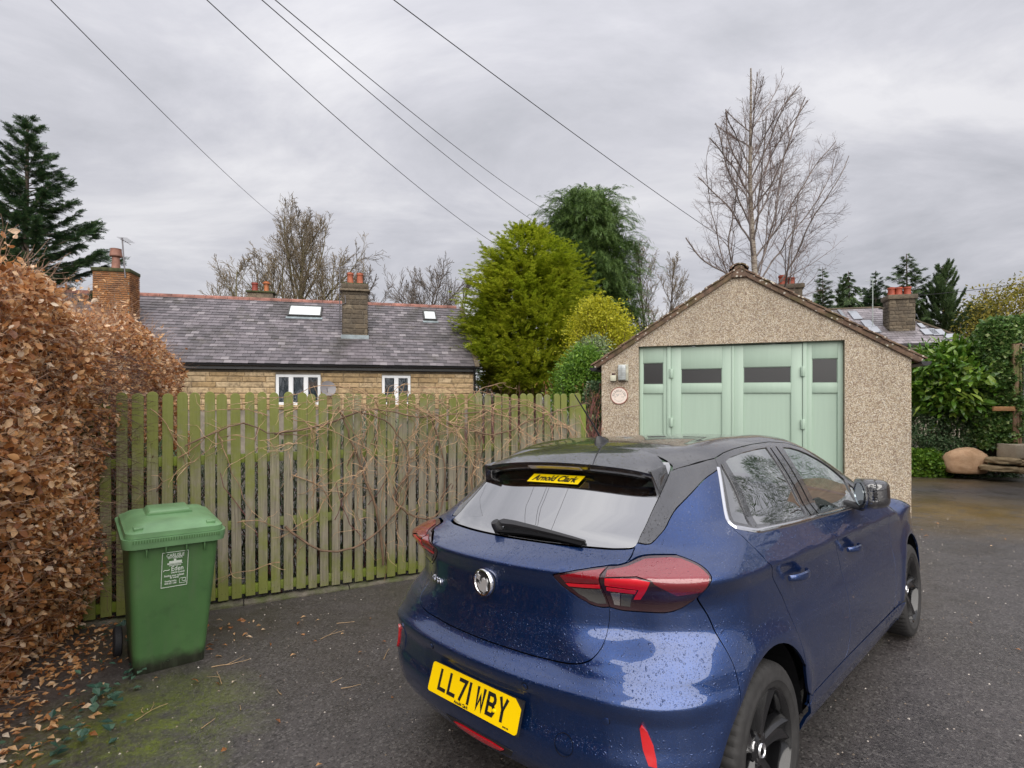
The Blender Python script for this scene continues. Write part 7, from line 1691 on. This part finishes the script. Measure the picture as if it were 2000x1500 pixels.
fgl = [(1.755, 1.345), (1.86, 1.338), (1.96, 1.320), (2.05, 1.295), (2.15, 1.258), (2.23, 1.22), (2.30, 1.175), (2.355, 1.125), (2.30, 1.07), (2.24, 1.022), (1.93, 1.030), (1.60, 1.046), (1.64, 1.11), (1.67, 1.17), (1.70, 1.24), (1.735, 1.31)]
agl = [(2.375, 1.105), (2.42, 1.07), (2.46, 1.03), (2.46, 1.012), (2.275, 1.02), (2.33, 1.07)]
M_sglass = glassmat('side_glass', (.62, .74, .65), .22, 0, .95); M_pglass = glassmat('rear_side_glass', (.20, .24, .22), .26, 0, .95)
for s_ in (1, -1):
    sr = panel('door_frame_trim', surround, M_black, car, side=s_, res=(.03, .02), holes=[SX(qgl), SX(rgl), SX(fgl), SX(agl)], gap=.0015, flange=.010)
    for nm, g_, m_ in (('quarter_window', qgl, M_pglass), ('rear_door_window', rgl, M_pglass), ('front_door_window', fgl, M_sglass), ('front_quarter_window', agl, M_sglass)):
        panel(nm, SX(g_), m_, car, side=s_, res=(.06, .05), gap=-.004, off=-.006, flange=0)
    # dark strips laid on the frame as pillar shadow lines
    for L_ in ([(1.575, 1.352), (1.555, 1.30), (1.53, 1.23), (1.50, 1.15), (1.47, 1.09), (1.44, 1.045)], [(1.665, 1.355), (1.64, 1.28), (1.61, 1.21), (1.575, 1.13), (1.545, 1.06), (1.535, 1.04)]):
        w = .005; panel('pillar_shadow_line', SX([(x-w, z) for x, z in L_]+[(x+w, z) for x, z in L_[::-1]]), M_cav, sr, side=s_, res=(.1, .1), gap=0, off=.0012, flange=0)
    cl = crv([(.898, 1.298), (.862, 1.262), (.800, 1.200), (.745, 1.140), (.716, 1.108), (.722, 1.094), (.765, 1.083), (.835, 1.066), (.90, 1.0615), (1.04, 1.054), (1.25, 1.043), (1.49, 1.032), (1.93, 1.012), (2.22, 1.000), (2.30, .996)], 3)
    # chrome finisher: ribbon standing proud of the skin
    Pc = np.array(cl); t = np.gradient(Pc, axis=0); t /= np.linalg.norm(t, axis=1, keepdims=True); nrm = np.stack([-t[:, 1], t[:, 0]], -1)
    rib = []
    for k in (-1, -.5, 0, .5, 1):
        q = Pc+nrm*k*.0085; U_ = np.array(SX(q)); p = Smap(U_[:, 0], U_[:, 1], s_); n = gradF(np.stack([p[:, 0], np.abs(p[:, 1]), p[:, 2]], -1)); n[:, 1] *= s_; rib.append(P2L(p+n*(.0005 if abs(k) == 1 else .0055 if abs(k) == .5 else .0065)))
    m_ = len(Pc); V = np.concatenate(rib); Fs = [(a*m_+i, a*m_+i+1, (a+1)*m_+i+1, (a+1)*m_+i) for a in range(4) for i in range(m_-1)]
    MB().add(V, Fs).build('chrome_strip', M_chr, car, smooth=True)
    # doors
dcut = crv([(1.505, 1.032), (1.59, .90), (1.645, .78), (1.672, .66), (1.674, .55), (1.662, .46), (1.640, .395), (1.60, .362)], 4)
rdoor = SX([q for q in belt if q[0] < 1.5][0:] + dcut + [(1.35, .362), (1.2, .363)] + dr_r[::-1][:-1])
fcut = crv([(2.50, .984), (2.585, .945), (2.665, .86), (2.690, .76), (2.688, .62), (2.665, .48), (2.64, .39), (2.60, .340)], 4)
fdoor = SX([(1.505, 1.032), (1.93, 1.012), (2.22, 1.000), (2.48, .985)] + fcut[1:] + [(2.2, .348), (1.9, .355)] + dcut[::-1][:-1])
def handle(parent, x0, x1, z0, z1, s_):
    c = ((x0+x1)/2, (z0+z1)/2); u0, zz = sx(*c); _, Mx = disc_on('handle_recess_shade', u0, zz, .030, M_cav, parent, -.001, side=s_)  # flat dark disc stands in for the shaded recess behind the handle
    p = [Smap(np.array([sx(x, z)[0]]), np.array([z]), s_)[0] for x, z in ((x0, z0), (x1, z1))]
    A, B = Vector(P2L(p[0])), Vector(P2L(p[1])); o = Vector((s_, 0, 0)); V = []
    n = 12
    for i in range(n+1):
        t = i/n; q = A+(B-A)*t+o*(.012+.030*math.sin(math.pi*min(1, max(0, t)))**.6); r1 = .011+.006*math.sin(math.pi*t); r2 = .006+.004*math.sin(math.pi*t)
        for k in range(8): a = 2*math.pi*k/8; V.append(q+Vector((s_*r2*math.cos(a), 0, r1*math.sin(a))))
    Fs = [(i*8+k, i*8+(k+1) % 8, (i+1)*8+(k+1) % 8, (i+1)*8+k) for i in range(n) for k in range(8)]+[tuple(range(8)), tuple(range(n*8, n*8+8))]
    MB().add(V, Fs).build('handle', M_blue, parent, smooth=True)
for s_ in (1, -1):
    rd = panel('rear_door', rdoor, M_blue, car, side=s_, res=(.04, .014)); handle(rd, .945, 1.135, .872, .866, s_)
    fd = panel('front_door', fdoor, M_blue, car, side=s_, res=(.05, .014)); handle(fd, 1.745, 1.93, .842, .834, s_)
    sill = SX([(1.075, .345), (1.12, .359), (1.6, .357), (2.2, .343), (2.60, .335), (2.845, .325)] + arch(3.238, 178, 200, 5)[:] + [(2.86, .215), (2.0, .215), (1.085, .215)])
    panel('sill', sill, M_blue, car, side=s_, res=(.06, .02), fn=lambda q: .010*np.exp(-((q[:, 1]-.315)/.018)**2))
wing = SX([(2.50, .984), (2.8, .962), (3.1, .935), (3.4, .905), (3.55, .885)]) + SX([(3.62, .80), (3.66, .62)]) + SX(arch(3.238, 50, 176, 26)) + SX([(2.845, .328), (2.70, .333)]) + SX(fcut[::-1][1:-1])
wing = SX([(2.48, .985), (2.8, .962), (3.1, .935), (3.4, .905), (3.55, .885), (3.60, .80), (3.54, .60)] + arch(3.238, 38, 176, 26)[0:] + [(2.80, .330), (2.64, .335)] + fcut[::-1][1:-1])
both('front_wing', wing, M_blue, res=(.03, .014))
fb = SX([(3.60, .80), (3.54, .60)] + arch(3.238, 38, 0, 12)); uend = 4.8
for s_ in (1, -1):
    fbo = SX([(3.555, .885), (3.61, .80), (3.55, .60)] + arch(3.238, 36, -16, 14)) + [(4.6, .2), (5.1, .2), (5.26, .25), (5.26, .80), (4.95, .84), (4.6, .86)]
    panel('front_bumper', fbo, M_blue, car, side=s_, res=(.04, .03))
# ---- roof, windscreen, bonnet
def RR(L): return [tuple(toR(np.array([p]))[0]) for p in L]
def xy(x, y): return tuple(toR(Sroof(np.array([x]), np.array([y])))[0])
rr = [xy(.800, 0), xy(.795, .12), xy(.783, .25), xy(.768, .38), xy(.755, .45)] + RR([(.735, .505, 1.318)])
rside = RR([tuple(P3u((float(toU(np.array([p]))[0]), p[2]))) for p in rc3[1:] + dt3[1:]])
pil = [xy(2.62, .755), xy(2.60, .71), xy(2.40, .645), xy(2.25, .60), xy(2.17, .54), xy(2.12, .40), xy(2.09, .2), xy(2.08, 0)]
ro = crv(rr, 3) + rside + pil
def mirR(L): return [(x, -a) for x, a in L[::-1]]
roof_ = panel('roof', ro + mirR(ro)[1:-1], M_black, car, kind='r', res=(.035, .03))
ws = pil[::-1][:-1] + [xy(2.90, .70), xy(3.00, .55), xy(3.06, .3), xy(3.08, 0)]
panel('windscreen', ws + mirR(ws)[1:-1], M_sglass, car, kind='r', res=(.06, .05), off=-.003, flange=0)
bo = [xy(3.09, 0), xy(3.07, .3), xy(3.01, .56), xy(2.92, .70), xy(2.66, .77), xy(3.1, .79), xy(3.4, .77), xy(3.6, .72), xy(3.78, .6), xy(3.88, .35), xy(3.92, 0)]
panel('bonnet', bo + mirR(bo)[1:-1], M_blue, car, kind='r', res=(.06, .05))
# ---- spoiler
def build_spoiler():
    ys = np.linspace(-1, 1, 61); V = []; nrow = 8
    for t in ys:
        y = t*.500; a = abs(y)
        sxm = .800-.025*(a/.5)**2-.085*(a/.5)**8; sp = Sroof(np.array([sxm]), np.array([y*.985]))[0]; sp[1] = y
        te = np.array([.540+.12*a*a+.02*(a/.5)**6, y*.985, 1.333-.12*a*a-.010*(a/.5)**8])
        for k in range(6):
            f = k/5; p = sp*(1-f)+te*f; p = p + np.array([0, 0, .008*math.sin(math.pi*f)]); 
            if k == 5: p = te
            V.append(p)
        V.append(te+np.array([.004, 0, -.012])); V.append(te+np.array([.050, 0, -.042])); V.append(te+np.array([.13, 0, -.035]))
    n = len(ys); m = 9; L = P2L(np.array(V)); Fs = [(i*m+k, i*m+k+1, (i+1)*m+k+1, (i+1)*m+k) for i in range(n-1) for k in range(m-1)]
    sp = MB().add(L, Fs + [tuple(range(m)), tuple(range((n-1)*m, n*m))]).build('spoiler', M_black, car)
    sp.data.polygons.foreach_set('use_smooth', np.ones(len(sp.data.polygons), bool)); sp.data.set_sharp_from_angle(angle=rad(40))
    # side fins
    for s in (-1, 1):
        a = np.array([.578, .498*s, 1.305]); b = np.array([.604, .520*s, 1.212]); c = np.array([.69, .500*s, 1.325]); cc = np.array([.69, .516*s, 1.27])
        i_ = np.array([.02, -.028*s, -.002]); A = [a, b, cc, c]; V = P2L(np.array(A+[q+i_ for q in A]))
        MB().add(V, [(0, 1, 2, 3), (7, 6, 5, 4), (0, 4, 5, 1), (1, 5, 6, 2), (2, 6, 7, 3), (3, 7, 4, 0)]).build('spoiler_fin', M_black, sp, bevel=.003, smooth=True)
    bl = MB(); 
    V = [];
    for t in np.linspace(-1, 1, 13):
        y = t*.155; a = abs(y)
        for q in ((.552, -.019), (.575, -.033), (.578, -.030), (.555, -.0165)): V.append((y, q[0]+.12*a*a-.0035, 1.333-.12*a*a+q[1]))
    bl.add(V, [(i*4+k, i*4+(k+1) % 4, (i+1)*4+(k+1) % 4, (i+1)*4+k) for i in range(12) for k in range(4)]+[(0, 1, 2, 3), (48, 49, 50, 51)]).build('brake_light', flat('pale_brake_lens', (.42, .36, .36), .2, coat=1), sp)
build_spoiler()
# ---- sticker in the rear window, wiper
def on_glass(u, z, off=.002): 
    p = Smap(np.array([u]), np.array([z]))[0]; n = gradF(np.array([[p[0], abs(p[1])+1e-9, p[2]]]))[0]; n[1] = n[1]*np.sign(u) if u else 0; return Vector(P2L(p)), Vector(P2L(n))
l, n = on_glass(.0, 1.252); yax = (Vector((0, 0, 1))-n*n.z).normalized(); xax = yax.cross(n)
Mx = Matrix(((xax.x, yax.x, n.x, l.x), (xax.y, yax.y, n.y, l.y), (xax.z, yax.z, n.z, l.z), (0, 0, 0, 1))) @ Matrix.Translation((0, 0, .0035))
M_yel = flat('yellow_sticker', (.85, .62, .0), .35); M_ink = flat('black_ink', (.012, .012, .012), .4)
st = MB(); st.add([Mx @ Vector(p) for p in ((-.160, -.026, 0), (.148, -.026, 0), (.160, .026, 0), (-.148, .026, 0), (-.160, -.026, .001), (.148, -.026, .001), (.160, .026, .001), (-.148, .026, .001))], [(3, 2, 1, 0), (4, 5, 6, 7), (0, 1, 5, 4), (1, 2, 6, 5), (2, 3, 7, 6), (3, 0, 4, 7)])
st.build('dealer_sticker', M_yel, rg)
me = textmesh('Arnold Clark', .050, 1.0, .0004, bold=.0016)
for v in me.vertices: v.co.x += v.co.y*.35; 
w = max(v.co.x for v in me.vertices)-min(v.co.x for v in me.vertices)
for v in me.vertices: v.co.x *= .27/w
o = link('sticker_lettering', me, M_ink, rg); o.matrix_local = Mx @ Matrix.Translation((0, 0, .0016))
def build_wiper():
    wp = MB(); P = []
    p0, n0 = on_glass(-.13, 1.065); 
    pts = [(-.13, 1.060, .022), (-.10, 1.064, .028), (-.02, 1.066, .026), (.08, 1.063, .022), (.2, 1.056, .018), (.30, 1.049, .014), (.36, 1.045, .010)]
    L = [on_glass(u, z) for u, z, _ in pts]; Q = [a+b*h for (a, b), (_, _, h) in zip(L, pts)]
    V = []; 
    for (q, (a, nn), w) in zip(Q, L, (.020, .021, .017, .014, .011, .009, .006)):
        up = Vector((0, 0, 1)); up = (up-nn*up.dot(nn)).normalized()
        V += [q+up*w-nn*.008, q+up*w*.7+nn*.003, q-up*w*.7+nn*.003, q-up*w-nn*.008]
    m = len(Q); wp.add(V, [(i*4+k, i*4+(k+1) % 4, (i+1)*4+(k+1) % 4, (i+1)*4+k) for i in range(m-1) for k in range(4)]+[(0, 1, 2, 3), tuple(range(m*4-4, m*4))])
    w_ = wp.build('rear_wiper', M_trim, car, smooth=True)
    b = MB(); V = []
    for i in range(13):
        u = -.09+i*.45/12; z = 1.040+.010*math.sin(i/12*math.pi)-.006*i/12; a, nn = on_glass(u, z)
        up = Vector((0, 0, 1)); up = (up-nn*up.dot(nn)).normalized()
        V += [a+nn*.001-up*.003, a+nn*.001+up*.003, a+nn*.014+up*.008, a+nn*.014-up*.008]
    b.add(V, [(i*4+k, i*4+(k+1) % 4, (i+1)*4+(k+1) % 4, (i+1)*4+k) for i in range(12) for k in range(4)]+[(0, 1, 2, 3), (48, 49, 50, 51)]).build('wiper_blade', M_cav, w_)
    a, nn = on_glass(-.115, 1.05); MB().lathe([(0, .045), (.018, .044), (.022, .03), (.022, 0)], 16, Matrix.Translation(a) @ nn.to_track_quat('Z', 'Y').to_matrix().to_4x4()).build('wiper_pivot', M_trim, w_, smooth=True)
build_wiper()
# ---- badge and lettering
def build_badges():
    _, Mx = disc_on('badge_base', 0, .885, .052, M_cav, tail, .004)
    bs = MB().lathe([(0, .008), (.052, .008), (.056, .002), (.056, -.012)], 32, Mx).build('badge', M_trim, tail, smooth=True)
    MB().lathe([(.043, .009), (.046, .015), (.051, .016), (.0555, .011), (.056, .004)], 40, Mx).build('badge_ring', M_chr, bs, smooth=True)
    # griffin-like emblem: head with beak, raised banner, body
    y_up = (Mx.to_3x3().inverted() @ Vector((0, 0, 1))); an = math.atan2(y_up.y, y_up.x)-math.pi/2; Me = Mx @ Matrix.Rotation(an, 4, 'Z') @ Matrix.Translation((0, 0, .009))
    shapes = [[(-.034, -.016), (-.020, -.034), (.004, -.042), (.026, -.030), (.024, -.012), (.032, .006), (.030, .016), (.022, .018), (.016, .012), (.008, .020), (-.002, .017), (-.004, .004), (-.012, -.006), (-.022, -.010), (-.030, -.004)],
              [(-.034, .012), (-.018, .006), (-.014, .024), (-.029, .031)], [(-.018, .004), (-.014, .003), (-.012, -.008), (-.016, -.008)]]
    mb = MB()
    for s in shapes:
        n = len(s); mb.add([Me @ Vector((x, y, 0)) for x, y in s]+[Me @ Vector((x*.93, y*.93, .005)) for x, y in s], [tuple(range(n, 2*n))]+[(i, (i+1) % n, n+(i+1) % n, n+i) for i in range(n)])
    mb.build('badge_emblem', flat('satin_silver', (.70, .70, .72), .35, .6), bs)
    a, n1 = on_glass(-.44, .815, 0); b, n2 = on_glass(-.34, .815, 0); xa = (b-a).normalized(); nn = (n1+n2).normalized(); ya = nn.cross(xa)
    me = textmesh('CORSA', .036, 1.25, .0022, bold=.0008); w = max(v.co.x for v in me.vertices)-min(v.co.x for v in me.vertices)
    for v in me.vertices: v.co.x *= .125/w
    c = (a+b)/2+nn*.004; o = link('model_lettering', me, M_chr, tail); o.matrix_local = Matrix(((xa.x, ya.x, nn.x, c.x), (xa.y, ya.y, nn.y, c.y), (xa.z, ya.z, nn.z, c.z), (0, 0, 0, 1)))
build_badges()
# ---- number plate
def build_plate():
    tl = .34; c = Vector((0, .036, .4735)); Mx = Matrix.Translation(c) @ Matrix.Rotation(rad(90)-tl, 4, 'X')
    w, h = .26, .0555; pts = []
    for cx, cy, a0 in ((w-.012, h-.012, 0), (-w+.012, h-.012, 90), (-w+.012, -h+.012, 180), (w-.012, -h+.012, 270)):
        for a in np.linspace(a0, a0+90, 5): pts.append((cx+.012*math.cos(rad(a)), cy+.012*math.sin(rad(a))))
    pts = [p for p in pts if not (p[0] > w-.03 and p[1] > h-.03)] ; pts = [(w, h-.026), (w-.035, h)] + pts
    n = len(pts); mb = MB().add([Mx @ Vector((x, y, 0)) for x, y in pts]+[Mx @ Vector((x, y, .003)) for x, y in pts], [tuple(range(n-1, -1, -1)), tuple(range(n, 2*n))]+[(i, (i+1) % n, n+(i+1) % n, n+i) for i in range(n)])
    pl = mb.build('number_plate', flat('yellow_plate', (.90, .60, .0), .35, coat=.3), bump)
    MB().box((-.262, -.0575, -.012), (.262, .0575, -.001), Mx).build('plate_holder', M_trim, pl)
    H, t, WD = .079, .0135, .050
    G = {'L': [[(t/2, H), (t/2, t/2), (WD, t/2)]], '7': [[(0, H-t/2), (WD-t/2, H-t/2), (WD*.35, 0)]], '1': [[(t/2, 0), (t/2, H)]],
         'W': [[(t/2, H), (t/2+.004, 0.006), (WD/2, H*.62), (WD-t/2-.004, .006), (WD-t/2, H)]],
         'B': [[(t/2, t/2), (t/2, H-t/2), (WD-.016, H-t/2), (WD-t/2-.001, H-.018), (WD-t/2-.001, H*.5+.012), (WD-.016, H*.5), (t/2, H*.5)], [(WD-.016, H*.5), (WD-t/2, H*.5-.012), (WD-t/2, .019), (WD-.014, t/2), (t/2-.006, t/2)]],
         'Y': [[(t/2, H), (WD/2, H*.46), (WD-t/2, H)], [(WD/2, H*.50), (WD/2, 0)]]}
    def stroke(mb, P, x0):
        P = [Vector((p[0]+x0, p[1]-H/2, 0)) for p in P]
        L_, R_ = [], []
        for i, p in enumerate(P):
            d0 = (P[i]-P[i-1]).normalized() if i else (P[1]-P[0]).normalized(); d1 = (P[i+1]-P[i]).normalized() if i < len(P)-1 else d0
            m = Vector((-(d0.y+d1.y), d0.x+d1.x, 0)); m = m.normalized() if m.length > 1e-6 else Vector((-d0.y, d0.x, 0)); k = min(1/max(.45, m.dot(Vector((-d0.y, d0.x, 0)))), 1.8); L_.append(p+m*t/2*k); R_.append(p-m*t/2*k)
        n = len(P); V = [Mx @ (q+Vector((0, .002, .0031))) for q in L_+R_]+[Mx @ (q+Vector((0, .002, .0042))) for q in L_+R_]
        Fs = []
        for i in range(n-1): Fs += [(2*n+i, 2*n+i+1, 3*n+i+1, 3*n+i), (i, i+1, 2*n+i+1, 2*n+i), (n+i+1, n+i, 3*n+i, 3*n+i+1)]
        Fs += [(0, 2*n, 3*n, n), (n-1, 2*n-1, 4*n-1, 3*n-1)]
        mb.add(V, Fs)
    s_ = 'LL71 WBY'; adv = {'1': t+.011, ' ': .033-.011}; x = 0; X = []
    for ch in s_: X.append(x); x += adv.get(ch, WD+.011)
    tot = x-.011
    for ch, xx in zip(s_, X):
        if ch == ' ': continue
        mb = MB(); [stroke(mb, P, xx-tot/2) for P in G[ch]]; mb.build('character', M_ink, pl)
    for txt, sz, xx, yy in (('Arnold Clark', .0155, -.045, -.0475), ('BS AU 145e', .006, .205, -.047)):
        o = link('lettering', textmesh(txt, sz, 1, .0003, bold=.0005), M_ink, pl); o.matrix_local = Mx @ Matrix.Translation((xx, yy, .0034))
    MB().lathe([(0, .006), (.006, .005), (.0075, 0)], 14, Mx @ Matrix.Translation((.135, -.012, .003))).build('screw_cap', M_yel, pl, smooth=True)
build_plate()
# ---- antenna, mirrors
l = Vector(P2L(Sroof(np.array([.93]), np.array([0.]))[0]))
an = MB(); an.tube([l+Vector((0, .0, .02)), l+Vector((0, -.03, .06)), l+Vector((0, -.195, .24))], [.006, .0045, .0028], 8)
b = MB(); V = []; 
for z, hw, f, bk in ((-.01, .026, .070, -.045), (.008, .022, .060, -.042), (.022, .014, .03, -.036), (.032, .008, -.0, -.03)):
    for k in range(12): a = 2*math.pi*k/12; V.append(l+Vector((hw*math.cos(a), (f if math.sin(a) > 0 else -bk)*math.sin(a), z)))
b.add(V, [(i*12+k, i*12+(k+1) % 12, (i+1)*12+(k+1) % 12, (i+1)*12+k) for i in range(3) for k in range(12)]+[tuple(range(36, 48))])
ab = b.build('antenna', M_trim, roof_, smooth=True); an.build('antenna_rod', M_trim, roof_)
def mirror(s):
    c = Vector((.955*s, 2.06, 1.088)); bm = bmesh.new(); bmesh.ops.create_icosphere(bm, subdivisions=4, radius=1)
    for v in bm.verts:
        x, y, z = v.co; p = 5.0; n_ = (abs(x)**p+abs(y)**p+abs(z)**p)**(1/p); x, y, z = x/n_, y/n_, z/n_
        w = .105*(1-.0*x); hz = .082*(1-.22*max(0, x)) ; dy = .080
        y2 = -.055 if y < -.5 else y*dy
        v.co = Vector((x*w*s, y2 + (.05*abs(x)**2 if y > 0 else 0)*-1, z*hz*(1-.12*max(0, y))+ .01*x))
    me = bpy.data.meshes.new('mirror_housing'); bm.to_mesh(me); bm.free(); root = empty('door_mirror'); root.parent = car; root['label'] = 'door mirror on the side nearest the camera' if s > 0 else 'door mirror on the far side'
    Mrot = Matrix.Translation(c+Vector((-.03*s, -.02, 0))) @ Matrix.Rotation(rad(-62)*s, 4, 'Z'); me.transform(Mrot); link('mirror_housing', me, M_black, root, smooth=True)
    g = MB().lathe([(0, 0), (.9, 0), (.9, .03)], 28, Mrot @ Matrix.Translation(Vector((0, -.058, 0))) @ Matrix.Diagonal((.092, 1, .066, 1)) @ Matrix.Rotation(rad(90), 4, 'X') @ Matrix.Diagonal((1, 1, .1, 1))).build('mirror_glass', flat('mirror_glass', (.45, .5, .52), .02, 1.0), root)
    MB().box((-.09, -.035, -.018), (.02, .035, .012), Matrix.Translation(c+Vector((-.09*s, .01, -.075))) @ Matrix.Rotation(rad(12)*s, 4, 'Y') @ Matrix.Diagonal((s, 1, 1, 1))).build('mirror_arm', M_trim, root, bevel=.01, smooth=True)
mirror(1); mirror(-1)
# ---- wheels
M_tyre = flat('tyre_rubber', (.022, .021, .021), .75, var=.3, vs_=20, bump=.15, bs=90); M_rim = flat('gloss_black_alloy', (.008, .008, .009), .16, .2, coat=.6)
def build_wheel(x, s):
    w = empty('wheel'); w.parent = car; w.matrix_local = Matrix.Translation((.766*s, x, .305)) @ (Matrix.Rotation(rad(90), 4, 'Y') if s > 0 else Matrix.Rotation(rad(-90), 4, 'Y'))
    # local z = outboard, half width .098
    prof = [(.205, -.08), (.235, -.098), (.285, -.095), (.302, -.082), (.306, -.06), (.306, .058), (.3055, .062), (.303, .080), (.298, .088), (.290, .094), (.275, .0985), (.262, .0985), (.260, .100), (.245, .1005), (.243, .0985), (.226, .096), (.217, .090), (.212, .080)]
    n = 168; V = []; m = len(prof)
    for k in range(n):
        th = 2*math.pi*k/n; g = (k % 3 == 0)
        for i, (r, z) in enumerate(prof):
            if g and i in (4, 5, 6, 7, 8): r -= .006
            V.append((r*math.cos(th), r*math.sin(th), z))
    Fs = [(k*m+i, ((k+1) % n)*m+i, ((k+1) % n)*m+i+1, k*m+i+1) for k in range(n) for i in range(m-1)]
    ty = MB().add(V, Fs).build('tyre', M_tyre, w, smooth=True)
    rm = MB().lathe([(.17, -.07), (.195, -.06), (.200, .05), (.205, .078), (.213, .086), (.216, .090), (.2175, .086)], 72).build('rim', M_rim, w, smooth=True)
    MB().lathe([(.0, .0), (.14, .0), (.145, -.02), (.145, -.03)], 40).build('brake_disc', flat('brake_disc_steel', (.20, .19, .185), .35, .9), w, smooth=True)
    MB().box((-.155, -.05, -.02), (-.09, .06, .025)).build('brake_caliper', M_trim, w, bevel=.008)
    MB().lathe([(0, -.035), (.196, -.035)], 40).build('wheel_back', M_cav, w)
    hub = MB().lathe([(0, .060), (.028, .060), (.032, .057), (.045, .060), (.062, .052), (.070, .03), (.070, .0)], 40).build('wheel_centre', M_rim, w, smooth=True)
    for q in range(5):
        a0 = 2*math.pi*q/5+rad(90); V = []; N_ = 9
        for i in range(N_):
            t = i/(N_-1); r = .05+.158*t; wd = .030+.0*t+.030*t**1.6; top = .056+.020*math.sin(math.pi*t)*.4+.028*t**2; ridge = .010*(1-t*.3)
            for (yy, zz) in ((-wd, -.035), (-wd*.95, top-.020), (-wd*.55, top), (-wd*.12, top-.012*t), (wd*.12, top-.012*t), (wd*.55, top), (wd*.95, top-.020), (wd, -.035)):
                tw = yy + .012*math.sin(math.pi*t)
                V.append((r*math.cos(a0)-tw*math.sin(a0), r*math.sin(a0)+tw*math.cos(a0), top-.045 if zz < 0 else zz))
        MB().add(V, [(i*8+k, i*8+(k+1) % 8, (i+1)*8+(k+1) % 8, (i+1)*8+k) for i in range(N_-1) for k in range(8)]+[tuple(range(8)), tuple(range(N_*8-8, N_*8))]).build('spoke', M_rim, w, smooth=True)
    for q in range(4):
        a = 2*math.pi*(q+.5)/4; MB().lathe([(0, .055), (.008, .055), (.009, .05), (.014, .047)], 6, Matrix.Translation((.050*math.cos(a), .050*math.sin(a), .004))).build('wheel_bolt', M_chr if 0 else flat('wheel_bolt', (.08, .08, .085), .3, .8), w)
    cp = MB().lathe([(0, .0625), (.022, .0625), (.0245, .066), (.027, .062), (.028, .058)], 28).build('wheel_badge', M_chr, w, smooth=True)
    MB().add([(x_*.42, y_*.42, z_) for z_ in (.063, .0665) for x_, y_ in [(-.034, -.016), (-.020, -.034), (.004, -.042), (.026, -.030), (.024, -.012), (.032, .006), (.022, .018), (.008, .020), (-.004, .004), (-.022, -.010)]], [tuple(range(10, 20))]+[(i, (i+1) % 10, 10+(i+1) % 10, 10+i) for i in range(10)]).build('wheel_emblem', M_cav, w)
for x in (.70, 3.238):
    for s in (1, -1): build_wheel(x, s)
# ---- arches, floor and cabin
for x in (.70, 3.238):
    for s in (1, -1):
        V = []; n = 20
        for k in range(n+1):
            a = rad(-2+184*k/n)
            for y in (.50, .78, .845): V.append((y*s, x+.378*math.cos(a), .31+.378*math.sin(a)))
        V += [(.50*s, x, .31)]
        MB().add(V, [(k*3+i, (k+1)*3+i, (k+1)*3+i+1, k*3+i+1) for k in range(n) for i in (0, 1)]+[(k*3, (k+1)*3, len(V)-1) for k in range(n)]).build('wheel_arch_liner', M_cav, car, fix=False)
sh = []
inner = [q for q in SX(arch(.70, 180, 0, 20, .385))]
for s_ in (1, -1):
    o1 = [(.0, .24), (.62, .24)] + SX([(.30, .24), (.313, .31)]) + SX(arch(.70, 180, 0, 20, .385)) + SX([(1.10, .24), (2.83, .24)]) + SX(arch(3.238, 180, 0, 20, .385)) + SX([(3.65, .24)]) + [(5.26, .24), (5.26, .78)] + SX([(3.4, .88), (2.5, .965), (1.5, 1.01), (.9, 1.03)]) + [(.95, .96), (.8, .98), (.5, 1.0), (0, 1.0)]
    panel('light_block_shell', o1, M_cav, car, side=s_, off=-.030, res=(.08, .06), flange=0, gap=0, bnd=.04)  # added dark shell under the panels, stops light leaking through the gaps
MB().box((-.68, .42, .17), (.68, 3.7, .22)).build('floor_pan', M_cav, car)
MB().box((-.78, 1.0, .22), (.78, 1.02, .25)).build('cabin_floor', M_cav, car) if 0 else None
M_seat = flat('dark_seat_cloth', (.03, .03, .033), .85, bump=.3, bs=300); M_dash = flat('dashboard_plastic', (.03, .03, .032), .6)
def seat(x, y, w, back):
    s = empty('seat'); s.parent = car
    MB().box((x-w, y, .36), (x+w, y+.52, .52)).build('cushion', M_seat, s, bevel=.05, smooth=True)
    Mb = Matrix.Translation((x, y+.02, .46)) @ Matrix.Rotation(rad(16), 4, 'X')
    MB().box((-w*.95, -.06, 0), (w*.95, .07, back), Mb).build('backrest', M_seat, s, bevel=.05, smooth=True)
    for hx in ((0,) if w < .3 else (-.36, .0, .36)): MB().box((hx-.12, -.05, back+.02), (hx+.12, .05, back+.19), Mb).build('headrest', M_seat, s, bevel=.04, smooth=True)
seat(.36, 1.75, .25, .60); seat(-.36, 1.75, .25, .60); seat(0, .98, .60, .52)
MB().prism([(-.74, .70), (.74, .70), (.74, .93), (.4, .98), (-.4, .98), (-.74, .93)], 2.45, 3.0).build('dashboard', M_dash, car, bevel=.04, smooth=True)
MB().box((-.70, .62, .60), (.70, .66, .92)).build('parcel_shelf_edge', M_cav, car); MB().box((-.62, .42, .93), (.62, .95, .95)).build('parcel_shelf', M_dash, car)
sw = []; MB().tube([Vector((.36+.18*math.cos(a), 2.30, .90+.18*math.sin(a))) for a in np.linspace(0, 2*math.pi, 25)], .016, 8).tube([(.19, 2.31, .90), (.53, 2.31, .90)], .02, 6).tube([(.36, 2.31, .9), (.36, 2.5, .84)], .03, 8).build('steering_wheel', M_dash, car, smooth=True)
MB().box((-.12, 2.16, 1.26), (.12, 2.18, 1.33)).build('rear_view_mirror', M_dash, car, bevel=.01)
MB().tube([(.30, .2, .25), (.30, .35, .25)], .03, 12).build('exhaust', M_steel, car)
